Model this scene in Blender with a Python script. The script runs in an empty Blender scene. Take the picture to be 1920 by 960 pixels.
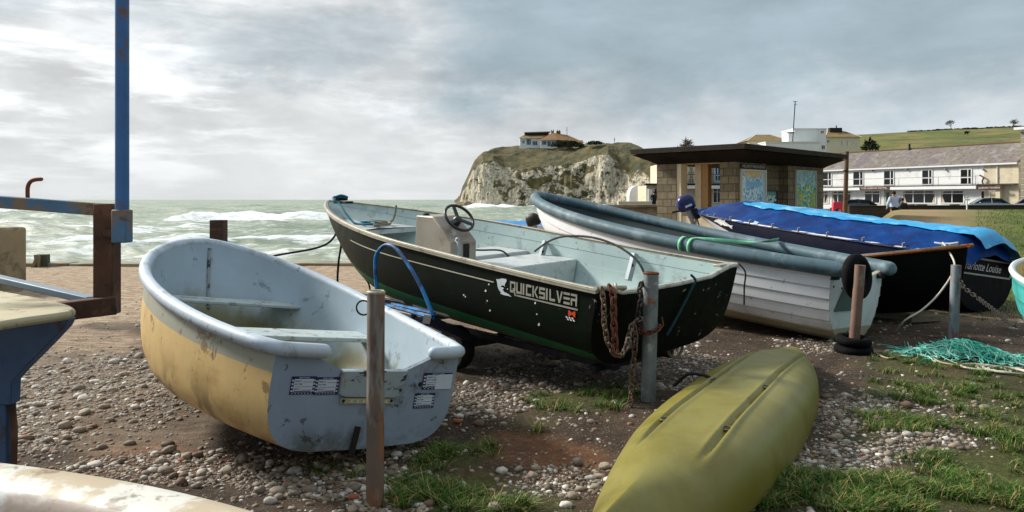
EXPO = 0.6; SUN_E = 3.5
import bpy, bmesh, math, random
import numpy as np
from mathutils import Vector, Matrix, noise
random.seed(7)
RNG = np.random.default_rng(11)
PI = math.pi
S = bpy.context.scene
COL = S.collection
F, CX, HY, H = 1440.0, 960.0, 374.0, 1.5      # focal length in photo pixels, centre column, horizon row, eye height

def at(px, py, Y):
    return Vector(((px - CX) / F * Y, Y, H - (py - HY) / F * Y))
def gr(px, py, z=0.0):
    Y = F * (H - z) / (py - HY)
    return Vector(((px - CX) / F * Y, Y, z))
def lerp(a, b, t): return a + (b - a) * t
def sstep(a, b, x):
    t = np.clip((x - a) / (b - a), 0, 1); return t * t * (3 - 2 * t)
def fbm(x, y, z=0.0, o=4):
    return noise.fractal(Vector((x, y, z)), 1.0, 2.0, o)

# ------------------------------------------------------------------ materials
def lin(c):
    r = []
    for v in c[:3]:
        v = v / 255.0
        r.append(v / 12.92 if v <= 0.04045 else ((v + 0.055) / 1.055) ** 2.4)
    return (r[0], r[1], r[2], 1.0)

class NT:
    def __init__(self, m):
        self.t = m.node_tree; self.n = self.t.nodes; self.l = self.t.links
    def new(self, typ, **kw):
        n = self.n.new(typ)
        for k, v in kw.items():
            if k.startswith('i_'):
                n.inputs[k[2:].replace('_', ' ')].default_value = v
            else: setattr(n, k, v)
        return n
    def link(self, a, b): self.l.new(a, b)
    def noise(self, vec, scale, detail=4, rough=.6, dist=0.0):
        n = self.new('ShaderNodeTexNoise'); self.link(vec, n.inputs['Vector'])
        n.inputs['Scale'].default_value = scale; n.inputs['Detail'].default_value = detail
        n.inputs['Roughness'].default_value = rough; n.inputs['Distortion'].default_value = dist
        return n.outputs['Fac']
    def remap(self, v, a, b, c=0.0, d=1.0, smooth=True):
        n = self.new('ShaderNodeMapRange'); n.interpolation_type = 'SMOOTHSTEP' if smooth else 'LINEAR'
        self.link(v, n.inputs[0])
        for i, x in zip((1, 2, 3, 4), (a, b, c, d)): n.inputs[i].default_value = x
        return n.outputs[0]
    def math(self, op, a, b=None, c=None):
        n = self.new('ShaderNodeMath'); n.operation = op
        for i, x in enumerate((a, b, c)):
            if x is None: continue
            if isinstance(x, (int, float)): n.inputs[i].default_value = x
            else: self.link(x, n.inputs[i])
        return n.outputs[0]
    def mix(self, fac, a, b, blend='MIX'):
        n = self.new('ShaderNodeMix'); n.data_type = 'RGBA'; n.blend_type = blend
        if isinstance(fac, (int, float)): n.inputs[0].default_value = fac
        else: self.link(fac, n.inputs[0])
        for i, x in ((6, a), (7, b)):
            if isinstance(x, (tuple, list)): n.inputs[i].default_value = x
            else: self.link(x, n.inputs[i])
        return n.outputs[2]
    def mapping(self, vec, scale=(1, 1, 1), rot=(0, 0, 0), loc=(0, 0, 0)):
        n = self.new('ShaderNodeMapping'); self.link(vec, n.inputs[0])
        n.inputs['Scale'].default_value = scale; n.inputs['Rotation'].default_value = rot
        n.inputs['Location'].default_value = loc
        return n.outputs[0]
    def sep(self, vec):
        n = self.new('ShaderNodeSeparateXYZ'); self.link(vec, n.inputs[0]); return n.outputs

MATS = {}
def mat(name, col, rough=.6, var=.12, vs=6.0, layers=(), bump=None, metal=0.0, spec=.4, bands=(), coat=0.0, finish=None):
    """layers: (colour, noise scale or (x,y,z), lo, hi, strength[, rough]); bands on UV.y: (lo, hi, colour)"""
    if name in MATS: return MATS[name]
    m = bpy.data.materials.new(name); m.use_nodes = True; MATS[name] = m
    N = NT(m); b = m.node_tree.nodes['Principled BSDF']
    tc = N.new('ShaderNodeTexCoord'); obj = tc.outputs['Object']; uv = tc.outputs['UV']
    c = lin(col)
    f = N.noise(obj, vs, 5, .65)
    f = N.remap(f, .25, .75, 0, 1, False)
    lo = tuple(max(0, x * (1 - var * 1.4)) for x in c[:3]) + (1,)
    hi = tuple(min(1, x * (1 + var)) for x in c[:3]) + (1,)
    cur = N.mix(f, lo, hi)
    if bands:
        v = N.sep(uv)[1]
        wob = N.math('MULTIPLY', N.math('SUBTRACT', N.noise(obj, 9, 3), .5), .012)
        v = N.math('ADD', v, wob)
        for lo_, hi_, bc in bands:
            bc = lin(bc)
            k = N.math('MULTIPLY', N.math('GREATER_THAN', v, lo_), N.math('LESS_THAN', v, hi_))
            b2 = N.mix(f, tuple(x * (1 - var * 1.4) for x in bc[:3]) + (1,), tuple(min(1, x * (1 + var)) for x in bc[:3]) + (1,))
            cur = N.mix(k, cur, b2)
    rv = None
    for i, L in enumerate(layers):
        lc, sc, a, bb, st = L[:5]; a = .5 + (a - .5) * .68; bb = max(a + .03, .5 + (bb - .5) * .68)
        vec = obj
        if isinstance(sc, tuple):
            vec = N.mapping(obj, sc, loc=(i * 3.1, i * 1.7, i * 2.3)); scale = 1.0
        else:
            vec = N.mapping(obj, (1, 1, 1), loc=(i * 3.1 + 1, i * 1.7, i * 2.3)); scale = sc
        k = N.remap(N.noise(vec, scale, 6, .68, .3), a, bb, 0, st)
        if len(L) > 5 and L[5]:      # limit to UV.y range
            v = N.sep(uv)[1]; k = N.math('MULTIPLY', k, N.remap(v, L[5][0], L[5][1], 1, 0))
        cur = N.mix(k, cur, lin(lc))
    if finish: cur = finish(N, cur, obj, uv)
    N.link(cur, b.inputs['Base Color'])
    rr = N.remap(N.noise(obj, vs * 2.3, 4), .2, .8, max(.04, rough - .12), min(1, rough + .12), False)
    N.link(rr, b.inputs['Roughness'])
    b.inputs['Metallic'].default_value = metal
    b.inputs['Specular IOR Level'].default_value = spec
    if coat: b.inputs['Coat Weight'].default_value = coat; b.inputs['Coat Roughness'].default_value = .15
    if bump:
        bn = N.new('ShaderNodeBump'); bn.inputs['Strength'].default_value = bump[1]
        bn.inputs['Distance'].default_value = bump[2] if len(bump) > 2 else .01
        N.link(N.noise(obj, bump[0], 6, .7), bn.inputs['Height']); N.link(bn.outputs[0], b.inputs['Normal'])
    return m

# ------------------------------------------------------------------ mesh builder
class MB:
    def __init__(self): self.v = []; self.f = []; self.m = []; self.uv = []
    def add(self, verts, faces, mi=0, uvs=None):
        o = len(self.v)
        self.v += [tuple(p) for p in verts]
        for k, f in enumerate(faces):
            self.f.append([o + i for i in f]); self.m.append(mi)
            self.uv.append(uvs[k] if uvs else [(0, 0)] * len(f))
        return self
    def box(self, c, size, rz=0.0, mi=0, R=None, taper=1.0):
        c = Vector(c); hx, hy, hz = size[0] / 2, size[1] / 2, size[2] / 2
        R = R or Matrix.Rotation(rz, 3, 'Z')
        q = [(-hx, -hy, -hz), (hx, -hy, -hz), (hx, hy, -hz), (-hx, hy, -hz)]
        q += [(x * taper, y * taper, hz) for x, y, _ in q]
        fs = [(3, 2, 1, 0), (4, 5, 6, 7), (0, 1, 5, 4), (1, 2, 6, 5), (2, 3, 7, 6), (3, 0, 4, 7)]
        us = []
        for k, f in enumerate(fs):
            if k < 2: us.append([(q[i][0], q[i][1]) for i in f])
            elif k in (2, 4): us.append([(q[i][0], q[i][2]) for i in f])
            else: us.append([(q[i][1], q[i][2]) for i in f])
        return self.add([c + R @ Vector(p) for p in q], fs, mi, us)
    def bar(self, a, b, w, h=None, mi=0, up=(0, 0, 1)):
        a = Vector(a); b = Vector(b); h = h or w
        d = (b - a); L = d.length; d.normalize(); up = Vector(up)
        if abs(d.dot(up)) > .98: up = Vector((0, 1, 0))
        s = d.cross(up).normalized(); u = s.cross(d)
        R = Matrix((d, s, u)).transposed()
        return self.box((a + b) / 2, (L, w, h), mi=mi, R=R)
    def tube(self, pts, r, n=10, mi=0, caps=True, closed=False, round_end=False):
        pts = [Vector(p) for p in pts]; K = len(pts)
        rs = list(r) if isinstance(r, (list, tuple, np.ndarray)) else [r] * K
        if round_end and not closed:
            d0 = (pts[0] - pts[1]).normalized(); d1 = (pts[-1] - pts[-2]).normalized()
            a = [pts[0] + d0 * rs[0] * k for k in (.95, .8, .45)]; b = [pts[-1] + d1 * rs[-1] * k for k in (.45, .8, .95)]
            pts = a + pts + b; rs = [rs[0] * k for k in (.3, .62, .9)] + rs + [rs[-1] * k for k in (.9, .62, .3)]; K = len(pts)
        T = []
        for i in range(K):
            if closed: t = pts[(i + 1) % K] - pts[i - 1]
            else: t = pts[min(i + 1, K - 1)] - pts[max(i - 1, 0)]
            T.append(t.normalized() if t.length > 1e-9 else Vector((0, 0, 1)))
        nrm = T[0].orthogonal().normalized()
        if abs(T[0].z) < .9: nrm = (Vector((0, 0, 1)) - T[0] * T[0].z).normalized()
        vs = []; us = []; acc = 0
        for i in range(K):
            if i: acc += (pts[i] - pts[i - 1]).length
            nrm = (nrm - T[i] * nrm.dot(T[i]))
            nrm = nrm.normalized() if nrm.length > 1e-6 else T[i].orthogonal().normalized()
            bi = T[i].cross(nrm)
            for j in range(n):
                a = 2 * PI * j / n
                vs.append(pts[i] + (nrm * math.cos(a) + bi * math.sin(a)) * rs[i]); us.append((j / n, acc))
        fs = []; uv = []
        for i in range(K if closed else K - 1):
            for j in range(n):
                q = (i * n + j, i * n + (j + 1) % n, ((i + 1) % K) * n + (j + 1) % n, ((i + 1) % K) * n + j)
                fs.append(q); uv.append([us[k] for k in q])
        if caps and not closed:
            fs.append(tuple(range(n))[::-1]); uv.append([(0, 0)] * n)
            fs.append(tuple(range((K - 1) * n, K * n))); uv.append([(0, 0)] * n)
        return self.add(vs, fs, mi, uv)
    def cyl(self, a, b, r, n=16, mi=0, r2=None): return self.tube([a, b], [r, r2 if r2 is not None else r], n, mi)
    def torus(self, c, R, r, axis=(0, 0, 1), n=28, k=10, mi=0, sq=(1, 1)):
        c = Vector(c); ax = Vector(axis).normalized(); a = ax.orthogonal().normalized()
        if abs(ax.z) < .95: a = Vector((0, 0, 1)).cross(ax).normalized()
        b = ax.cross(a)
        return self.tube([c + (a * math.cos(2 * PI * i / n) * sq[0] + b * math.sin(2 * PI * i / n) * sq[1]) * R for i in range(n)], r, k, mi, closed=True)
    def ball(self, c, r, n=12, k=8, mi=0):
        c = Vector(c); r = Vector(r) if not isinstance(r, (int, float)) else Vector((r, r, r))
        rows = []
        for i in range(k + 1):
            t = PI * i / k
            rows.append([c + Vector((r.x * math.sin(t) * math.cos(2 * PI * j / n), r.y * math.sin(t) * math.sin(2 * PI * j / n), r.z * math.cos(t))) for j in range(n)])
        return self.grid(rows, mi, wrap=True)
    def grid(self, rows, mi=0, wrap=False, uvrows=None, flip=False):
        nr = len(rows); nc = len(rows[0]); vs = [p for r in rows for p in r]; fs = []; us = []
        for i in range(nr - 1):
            for j in range(nc if wrap else nc - 1):
                q = [i * nc + j, i * nc + (j + 1) % nc, (i + 1) * nc + (j + 1) % nc, (i + 1) * nc + j]
                if flip: q = q[::-1]
                fs.append(q)
                if uvrows: us.append([uvrows[k // nc][k % nc] for k in q])
                else: us.append([(k % nc / max(1, nc - 1), k // nc / max(1, nr - 1)) for k in q])
        return self.add(vs, fs, mi, us)
    def poly(self, pts, mi=0, uv=None):
        return self.add(pts, [list(range(len(pts)))], mi, [uv] if uv else None)
    def prism(self, pts, off, mi=0):
        n = len(pts); off = Vector(off); a = [Vector(p) for p in pts]; b = [p + off for p in a]
        fs = [list(range(n))[::-1], list(range(n, 2 * n))] + [(i, (i + 1) % n, n + (i + 1) % n, n + i) for i in range(n)]
        return self.add(a + b, fs, mi)
    def lathe(self, prof, c, axis=(0, 0, 1), n=20, mi=0):
        c = Vector(c); ax = Vector(axis).normalized(); a = ax.orthogonal().normalized(); b = ax.cross(a)
        rows = [[c + ax * h + (a * math.cos(2 * PI * j / n) + b * math.sin(2 * PI * j / n)) * r for j in range(n)] for r, h in prof]
        return self.grid(rows, mi, wrap=True)
    def build(self, name, mats, parent=None, smooth=40, bevel=0.0, base=None):
        if not isinstance(mats, (list, tuple)): mats = [mats]
        if parent is not None:
            r = parent
            while r.parent: r = r.parent
            o0 = Vector(r.location)
        elif base is not None: o0 = Vector(base)
        else:
            A = np.array(self.v); o0 = Vector(((A[:, 0].min() + A[:, 0].max()) / 2, (A[:, 1].min() + A[:, 1].max()) / 2, A[:, 2].min()))
        me = bpy.data.meshes.new(name)
        me.from_pydata([tuple(Vector(p) - o0) for p in self.v], [], self.f)
        me.polygons.foreach_set('material_index', self.m)
        ul = me.uv_layers.new(name='UVMap')
        flat = [c for f in self.uv for p in f for c in p]
        ul.data.foreach_set('uv', flat)
        for m in mats: me.materials.append(m)
        bm = bmesh.new(); bm.from_mesh(me); bmesh.ops.recalc_face_normals(bm, faces=bm.faces); bm.to_mesh(me); bm.free()
        if smooth:
            me.polygons.foreach_set('use_smooth', [True] * len(me.polygons))
            me.set_sharp_from_angle(angle=math.radians(smooth))
        me.update()
        o = bpy.data.objects.new(name, me); COL.objects.link(o)
        if parent is not None: o.parent = parent
        else: o.location = o0
        if bevel:
            bv = o.modifiers.new('bevel', 'BEVEL'); bv.width = bevel; bv.segments = 2; bv.limit_method = 'ANGLE'; bv.angle_limit = math.radians(40)
        return o

def tag(o, label, cat, group=None, kind=None):
    if label: o['label'] = label
    if cat: o['category'] = cat
    if group: o['group'] = group
    if kind: o['kind'] = kind
    return o
def thing(name, label, cat, loc, group=None):
    o = bpy.data.objects.new(name, None); COL.objects.link(o); o.location = loc; o.empty_display_size = .2
    return tag(o, label, cat, group)
def copy_tree(o, parent=None):
    c = o.copy(); COL.objects.link(c)
    if parent is not None: c.parent = parent
    for ch in list(o.children): copy_tree(ch, c)
    return c

def text_mb(body, size=1.0, shear=0.0, bold=0.0, spacing=1.0, extrude=0.0):
    """vertices and faces of a line of lettering in its own x/y plane"""
    cu = bpy.data.curves.new('lettering', 'FONT'); cu.body = body; cu.size = size; cu.shear = shear
    cu.offset = bold; cu.space_character = spacing; cu.extrude = extrude; cu.resolution_u = 3
    o = bpy.data.objects.new('lettering', cu); COL.objects.link(o)
    dg = bpy.context.evaluated_depsgraph_get(); me = bpy.data.meshes.new_from_object(o.evaluated_get(dg))
    vs = [tuple(v.co) for v in me.vertices]; fs = [list(p.vertices) for p in me.polygons]
    bpy.data.objects.remove(o); bpy.data.curves.remove(cu); bpy.data.meshes.remove(me)
    return vs, fs

def catmull(pts, n=8):
    P = [Vector(p) for p in pts]; out = []
    for i in range(len(P) - 1):
        a = P[max(i - 1, 0)]; b = P[i]; c = P[i + 1]; d = P[min(i + 2, len(P) - 1)]
        for k in range(n):
            t = k / n
            out.append(.5 * ((2 * b) + (c - a) * t + (2 * a - 5 * b + 4 * c - d) * t * t + (3 * b - a - 3 * c + d) * t ** 3))
    out.append(P[-1]); return out
def sag(a, b, s, n=14):
    a = Vector(a); b = Vector(b)
    return [a.lerp(b, i / n) - Vector((0, 0, s * 4 * (i / n) * (1 - i / n))) for i in range(n + 1)]
def chain_mb(mb, pts, link=.05, w=.006, mi=0):
    P = [Vector(p) for p in pts]; d = [0]
    for i in range(1, len(P)): d.append(d[-1] + (P[i] - P[i - 1]).length)
    def pos(s):
        for i in range(1, len(P)):
            if s <= d[i]: return P[i - 1].lerp(P[i], (s - d[i - 1]) / max(1e-9, d[i] - d[i - 1]))
        return P[-1]
    step = link * .72; k = int(d[-1] / step)
    for i in range(k):
        c = pos((i + .5) * step); t = (pos((i + 1) * step) - pos(i * step))
        t = t.normalized() if t.length > 1e-6 else Vector((0, 0, 1))
        s = t.orthogonal().normalized(); u = t.cross(s)
        if i % 2: s = u
        h = link / 2 - link * .25; r = link * .27
        loop = []
        for j in range(6): a = -PI / 2 + PI * j / 5; loop.append(c + t * (h + r * math.cos(a)) + s * (r * math.sin(a)))
        for j in range(6): a = PI / 2 + PI * j / 5; loop.append(c + t * (-h + r * math.cos(a)) + s * (r * math.sin(a)))
        mb.tube(loop, w, 6, mi, closed=True)
    return mb

# ------------------------------------------------------------------ boats
class Boat:
    def __init__(self, d, ks=3.4, kb=1.5, zk0=0.0, belly=0.0, fore=.25, forestart=.55, rake=.3, trake=0.0, th=.03, tumble=0.0):
        self.d = d; self.L = d['L']; self.ks = ks; self.kb = kb; self.zk0 = zk0; self.belly = belly
        self.fore = fore; self.fs = forestart; self.rake = rake; self.tr = trake; self.th = th
        cy, sy = math.cos(d['yaw']), math.sin(d['yaw']); cp, sp = math.cos(d['pitch']), math.sin(d['pitch']); cr, sr = math.cos(d['roll']), math.sin(d['roll'])
        self.R = Matrix(((cy, -sy, 0), (sy, cy, 0), (0, 0, 1))) @ Matrix(((cp, 0, -sp), (0, 1, 0), (sp, 0, cp))) @ Matrix(((1, 0, 0), (0, cr, -sr), (0, sr, cr)))
        self.T = Vector((d['tx'], d['ty'], d['tz']))
    def W(self, x, y, z): return self.T + self.R @ Vector((x, y, z))
    def half(self, s):
        d = self.d; m = d.get('m', .45)
        if s < m: return d['bm'] - (d['bm'] - d['bs']) * ((m - s) / m) ** 2
        u = min(1, (s - m) / (1 - m)); return d['bm'] * max(0, 1 - u ** d['p']) ** d['q']
    def zt(self, s): return self.d['zs'] + (self.d['zb'] - self.d['zs']) * max(0, s) ** self.d['e']
    def zk(self, s):
        return self.zk0 - self.belly * math.sin(PI * min(1, max(0, s))) + self.fore * max(0, (s - self.fs) / (1 - self.fs)) ** 2.2
    def k(self, s): return lerp(self.ks, self.kb, float(sstep(.35, 1.0, s)))
    def loc(self, s, f, side=1, off=0.0, th=0.0):
        """s along, f height fraction 0..1 -> boat coords"""
        b = max(0.0, self.half(s) - th); zk = self.zk(s) + th; zt = self.zt(s); k = self.k(s)
        f = min(1, max(0, f))
        ca = (1 - f) ** (k / 2); sa = math.sqrt(max(0, 1 - ca * ca)); fy = sa ** (2 / k)
        x = s * self.L - self.rake * s ** 6 * (1 - f) ** 1.3 + self.tr * (1 - s) ** 6 * (1 - f)
        p = Vector((x, side * b * fy, zk + (zt - zk) * f))
        return p
    def loc_in(self, s, f, side=1):
        p = self.loc(s, f, side); th = self.th; zt = self.zt(s)
        return Vector((.01 + p.x * (1 - (.01 + 1.3 * th) / self.L), p.y * (1 - th / self.d['bm']), min(p.z + th * (1 - f), zt)))
    def P(self, s, f, side=1, off=0.0):
        p = self.W(*self.loc(s, f, side))
        if off:
            e = 1e-3
            a = self.W(*self.loc(min(1, s + e), f, side)) - self.W(*self.loc(max(0, s - e), f, side))
            b = self.W(*self.loc(s, min(1, f + e), side)) - self.W(*self.loc(s, max(0, f - e), side))
            n = a.cross(b).normalized()
            out = self.R @ Vector((0, side, -.2))
            if n.dot(out) < 0: n = -n
            p = p + n * off
        return p
    def yat(self, x, z, th=None):
        th = self.th if th is None else th
        s = min(1, max(0, x / self.L)); zk = self.zk(s) + th; f = min(1, max(0, (z - zk) / max(1e-6, self.zt(s) - zk))); k = self.k(s)
        ca = (1 - f) ** (k / 2); sa = math.sqrt(max(0, 1 - ca * ca)); return max(0, self.half(s) - th) * sa ** (2 / k)
    def fgrid(self, n=22):
        return [(i / n) ** 1.5 for i in range(n + 1)]
    def hull(self, mb, mi_out=0, mi_in=1, ns=46, lap=0, lapd=.008):
        th = self.th; fg = self.fgrid(); ss = [1 - (1 - i / ns) ** 1.6 for i in range(ns + 1)]
        for side in (1, -1):
            rows = []; uvr = []
            for s in ss:
                row = []; ur = []
                for f in fg:
                    if lap:
                        ph = (f * lap) % 1.0
                        row.append(self.P(s, f, side, lapd * (1 - ph) * (1 if s < .995 else 0)))
                    else: row.append(self.P(s, f, side))
                    ur.append((s, f))
                rows.append(row); uvr.append(ur)
            mb.grid(rows, mi_out, uvrows=uvr)
            rin = []; uin = []
            for s in ss:
                rin.append([self.W(*self.loc_in(s, f, side)) for f in fg]); uin.append([(s, f) for f in fg])
            mb.grid(rin, mi_in, uvrows=uin)
            mb.grid([[r[-1] for r in rows], [r[-1] for r in rin]], mi_out, uvrows=[[(0, 1)] * len(rows)] * 2)
    def transom(self, mb, cut=None, th=.03, mi=0, mi_in=None, x0=0.0, shrink=0.0):
        """plate across the stern; cut: list of (y,z) along the top edge from port to starboard"""
        fg = self.fgrid(16)
        port = [self.loc(0, f, 1) for f in fg]; star = [self.loc(0, f, -1) for f in fg][1:]
        sh = lambda p: Vector((p.x, p.y * (1 - shrink), p.z))
        out = [sh(p) for p in port]
        if cut: out += [Vector((self.tr * (1 - (z - self.zk(0)) / (self.zt(0) - self.zk(0))), y, z)) for y, z in cut]
        out += [sh(p) for p in star[::-1]]
        a = [self.W(p.x - x0, p.y, p.z) for p in out]; b = [self.W(p.x - x0 + th, p.y, p.z) for p in out]
        n = len(a); uv = [(p.y, (p.z - self.zk(0)) / (self.zt(0) - self.zk(0))) for p in out]
        mb.add(a, [list(range(n))], mi, [uv]); mb.add(b, [list(range(n))[::-1]], mi if mi_in is None else mi_in, [uv[::-1]])
        mb.add(a + b, [(i, (i + 1) % n, n + (i + 1) % n, n + i) for i in range(n)], mi)
    def rail(self, side=1, s0=0.0, s1=1.0, n=40, dz=0.0, dy=0.0):
        pts = []
        for i in range(n + 1):
            s = s0 + (s1 - s0) * (1 - (1 - i / n) ** 1.7)
            p = self.loc(s, 1, side); pts.append(self.W(p.x, p.y + side * dy, p.z + dz))
        return pts
    def seat(self, mb, x0, x1, z, t=.03, mi=0, gap=.0, th=None):
        rows = []
        for x in (x0, x1):
            y = self.yat(x, z, th) - gap
            rows.append((x, y))
        (xa, ya), (xb, yb) = rows
        q = [(xa, -ya), (xb, -yb), (xb, yb), (xa, ya)]
        mb.prism([self.W(x, y, z - t) for x, y in q], self.R @ Vector((0, 0, t)), mi)
    def box(self, mb, x0, x1, y0, y1, z0, z1, mi=0):
        mb.prism([self.W(x, y, z0) for x, y in ((x0, y0), (x1, y0), (x1, y1), (x0, y1))], self.R @ Vector((0, 0, z1 - z0)), mi)
# ------------------------------------------------------------------ camera, light, sky
cam = bpy.data.cameras.new('camera'); cam.sensor_width = 36; cam.lens = F / 1920 * 36
cam.shift_y = -(480 - HY) / 1920; cam.clip_start = .05; cam.clip_end = 20000
co = bpy.data.objects.new('camera', cam); COL.objects.link(co); co.location = (0, 0, H); co.rotation_euler = (PI / 2, 0, 0)
S.camera = co
S.view_settings.view_transform = 'Standard'; S.view_settings.look = 'None'; S.view_settings.exposure = EXPO; S.view_settings.gamma = 1.0
S.cycles.use_denoising = True
S.cycles.max_bounces = 6; S.cycles.diffuse_bounces = 3; S.cycles.glossy_bounces = 3; S.cycles.transmission_bounces = 4
SUN_AZ, SUN_EL = math.radians(-62), math.radians(34)      # azimuth from straight ahead, negative to the left
sd = Vector((math.sin(SUN_AZ) * math.cos(SUN_EL), math.cos(SUN_AZ) * math.cos(SUN_EL), math.sin(SUN_EL)))
sl = bpy.data.lights.new('sun', 'SUN'); sl.energy = SUN_E; sl.angle = math.radians(10); sl.color = (1.0, .95, .87)
so = bpy.data.objects.new('sun', sl); COL.objects.link(so); so.rotation_euler = sd.to_track_quat('Z', 'Y').to_euler()

w = bpy.data.worlds.new('World'); S.world = w; w.use_nodes = True
N = NT(w); bg = w.node_tree.nodes['Background']; bg.inputs[1].default_value = .1
sky = N.new('ShaderNodeTexSky'); sky.sky_type = 'NISHITA'; sky.sun_disc = False; sky.sun_elevation = SUN_EL; sky.sun_rotation = SUN_AZ
d = N.new('ShaderNodeTexCoord').outputs['Generated']
x, y, z = N.sep(d)
az = N.math('MULTIPLY', N.math('ARCTAN2', x, y), 57.2958)
el = N.math('MULTIPLY', N.math('ARCSINE', z), 57.2958)
zz = N.math('ADD', N.math('MAXIMUM', z, 0.0), .09)
cv = N.new('ShaderNodeCombineXYZ'); N.link(N.math('DIVIDE', x, zz), cv.inputs[0]); N.link(N.math('DIVIDE', y, zz), cv.inputs[1])
plane = cv.outputs[0]
big = N.noise(N.mapping(d, (4, 4, 11), loc=(3.2, 1.1, 0)), 1.0, 8, .58, .2)        # heaps
streak = N.noise(N.mapping(d, (5, 5, 30), loc=(1.3, 5.0, 2)), 1.0, 8, .6, .15)
fine = N.noise(N.mapping(d, (9, 9, 24), loc=(.4, 2, 1)), 1.0, 10, .6, .25)
warp = N.math('MULTIPLY', N.math('SUBTRACT', N.noise(N.mapping(d, (7, 7, 15)), 1.0, 9, .6, .15), .5), 17.0)
azw = N.math('ADD', az, N.math('MULTIPLY', warp, 1.3)); elw = N.math('ADD', el, N.math('MULTIPLY', warp, .62))
# thick grey bank over the right of the view
bank = N.math('MULTIPLY', N.remap(azw, -15, 1), N.remap(elw, 2.5, 10.5))
back = N.remap(N.math('ABSOLUTE', az), 60, 120)
bank = N.math('MAXIMUM', bank, N.math('MULTIPLY', back, N.remap(elw, -6, 2)))
# the separate grey cloud left of centre
da = N.math('DIVIDE', N.math('SUBTRACT', azw, -15.5), 7.5); de = N.math('DIVIDE', N.math('SUBTRACT', elw, 10.6), 2.9)
rr = N.math('SQRT', N.math('ADD', N.math('MULTIPLY', da, da), N.math('MULTIPLY', de, de)))
puff = N.math('MULTIPLY', N.remap(rr, 1.5, .35), .62)
da2 = N.math('DIVIDE', N.math('SUBTRACT', azw, -27), 14); de2 = N.math('DIVIDE', N.math('SUBTRACT', elw, 12.6), 1.9)
rr2 = N.math('SQRT', N.math('ADD', N.math('MULTIPLY', da2, da2), N.math('MULTIPLY', de2, de2)))
puff = N.math('MAXIMUM', puff, N.math('MULTIPLY', N.remap(rr2, 1.4, .3), .42))
grey = N.math('MAXIMUM', bank, puff)
lightv = N.math('ADD', N.remap(big, .34, .66, .44, .55), N.math('MULTIPLY', N.remap(fine, .48, .70), .11))
lightv = N.math('SUBTRACT', lightv, N.math('MULTIPLY', N.remap(fine, .5, .32), .05))
glow = N.math('MULTIPLY', N.remap(az, 14, -34), N.remap(el, 26, 3))
lightv = N.math('ADD', lightv, N.math('MULTIPLY', N.math('MULTIPLY', glow, N.remap(streak, .46, .66)), .30))
hz = N.remap(el, 7.5, .3)                                                                # pale band along the horizon
lightv = N.mix(N.math('MULTIPLY', hz, .65), lightv, (.52, .52, .52, 1))
white = N.mix(1.0, lightv, (9.75, 10.0, 10.15, 1), 'MULTIPLY')
dk = N.math('ADD', N.remap(big, .3, .72, .88, 1.1), N.math('MULTIPLY', N.math('SUBTRACT', fine, .5), .28))
dark = N.mix(1.0, dk, (2.35, 3.05, 3.5, 1), 'MULTIPLY')
lowright = N.mix(N.remap(el, 1.0, 9.0), (4.3, 4.95, 5.4, 1), white)
white2 = N.mix(N.remap(az, 3, 22), white, lowright)
cl = N.mix(N.math('MULTIPLY', grey, .92), white2, dark)
zen = N.remap(el, 22, 50)
cl = N.mix(N.math('MULTIPLY', zen, .8), cl, (5.2, 5.6, 6.0, 1))
cl = N.mix(N.math('MULTIPLY', back, N.remap(el, 50, 20)), cl, (1.9, 2.2, 2.5, 1))
hole = N.math('MULTIPLY', N.remap(big, .62, .8), .2)
N.link(N.mix(hole, cl, sky.outputs[0]), bg.inputs[0])

# ------------------------------------------------------------------ ground
def pxof(X, Y, Z=0.0):
    return CX + F * X / np.maximum(Y, .05), HY - F * (Z - H) / np.maximum(Y, .05)
GRASS = [(850, 862, 75, 26, .75), (820, 925, 120, 45, .8), (905, 905, 60, 26, .8), (1075, 770, 110, 34, .9), (1010, 945, 70, 26, .7), (1000, 800, 60, 20, .3),
         (1560, 930, 200, 40, 1), (1330, 985, 300, 26, .9), (1700, 690, 90, 26, .7), (1760, 735, 160, 34, .85), (1890, 770, 130, 75, .7), (1690, 800, 110, 26, .9),
         (1620, 822, 60, 22, .9), (1850, 872, 160, 34, 1), (1740, 930, 230, 40, .95), (1900, 940, 160, 40, .8), (640, 880, 60, 20, .35)]
STONES = [(190, 730, 200, 70, .9), (430, 880, 300, 34, .7), (620, 905, 220, 35, .8), (880, 760, 150, 40, .8), (1060, 700, 190, 60, .55), (1270, 700, 110, 40, .9),
          (1545, 650, 90, 16, 1.2), (1625, 790, 120, 60, .95), (1600, 860, 120, 30, .7), (1760, 760, 160, 40, .3), (1720, 830, 130, 34, .5), (745, 835, 60, 26, .9),
          (720, 945, 80, 20, 1), (1040, 900, 120, 30, .5), (1100, 650, 260, 30, .3), (1750, 600, 200, 40, .18), (60, 800, 120, 60, .8)]
SAND = [(180, 560, 260, 62, 1.0), (640, 520, 260, 55, 1.0), (930, 640, 120, 30, .8), (380, 690, 70, 60, .4), (150, 640, 130, 34, .7), (110, 740, 230, 120, .5), (330, 800, 120, 60, .3)]
RED = [(1050, 870, 90, 34, 1.0), (640, 880, 110, 22, .5), (300, 870, 140, 40, .8), (890, 905, 60, 30, .6), (380, 640, 60, 40, .5), (1760, 690, 60, 20, .25), (980, 850, 80, 30, .7), (200, 640, 180, 24, .35)]
def zone(lst, X, Y, nz):
    px, py = pxof(X, Y); r = np.zeros_like(px)
    for cx, cy, rx, ry, s in lst:
        q = np.sqrt(((px - cx) / rx) ** 2 + ((py - cy) / ry) ** 2)
        r = np.maximum(r, s * sstep(1.25, .55, q + nz * .55))
    return r
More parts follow.
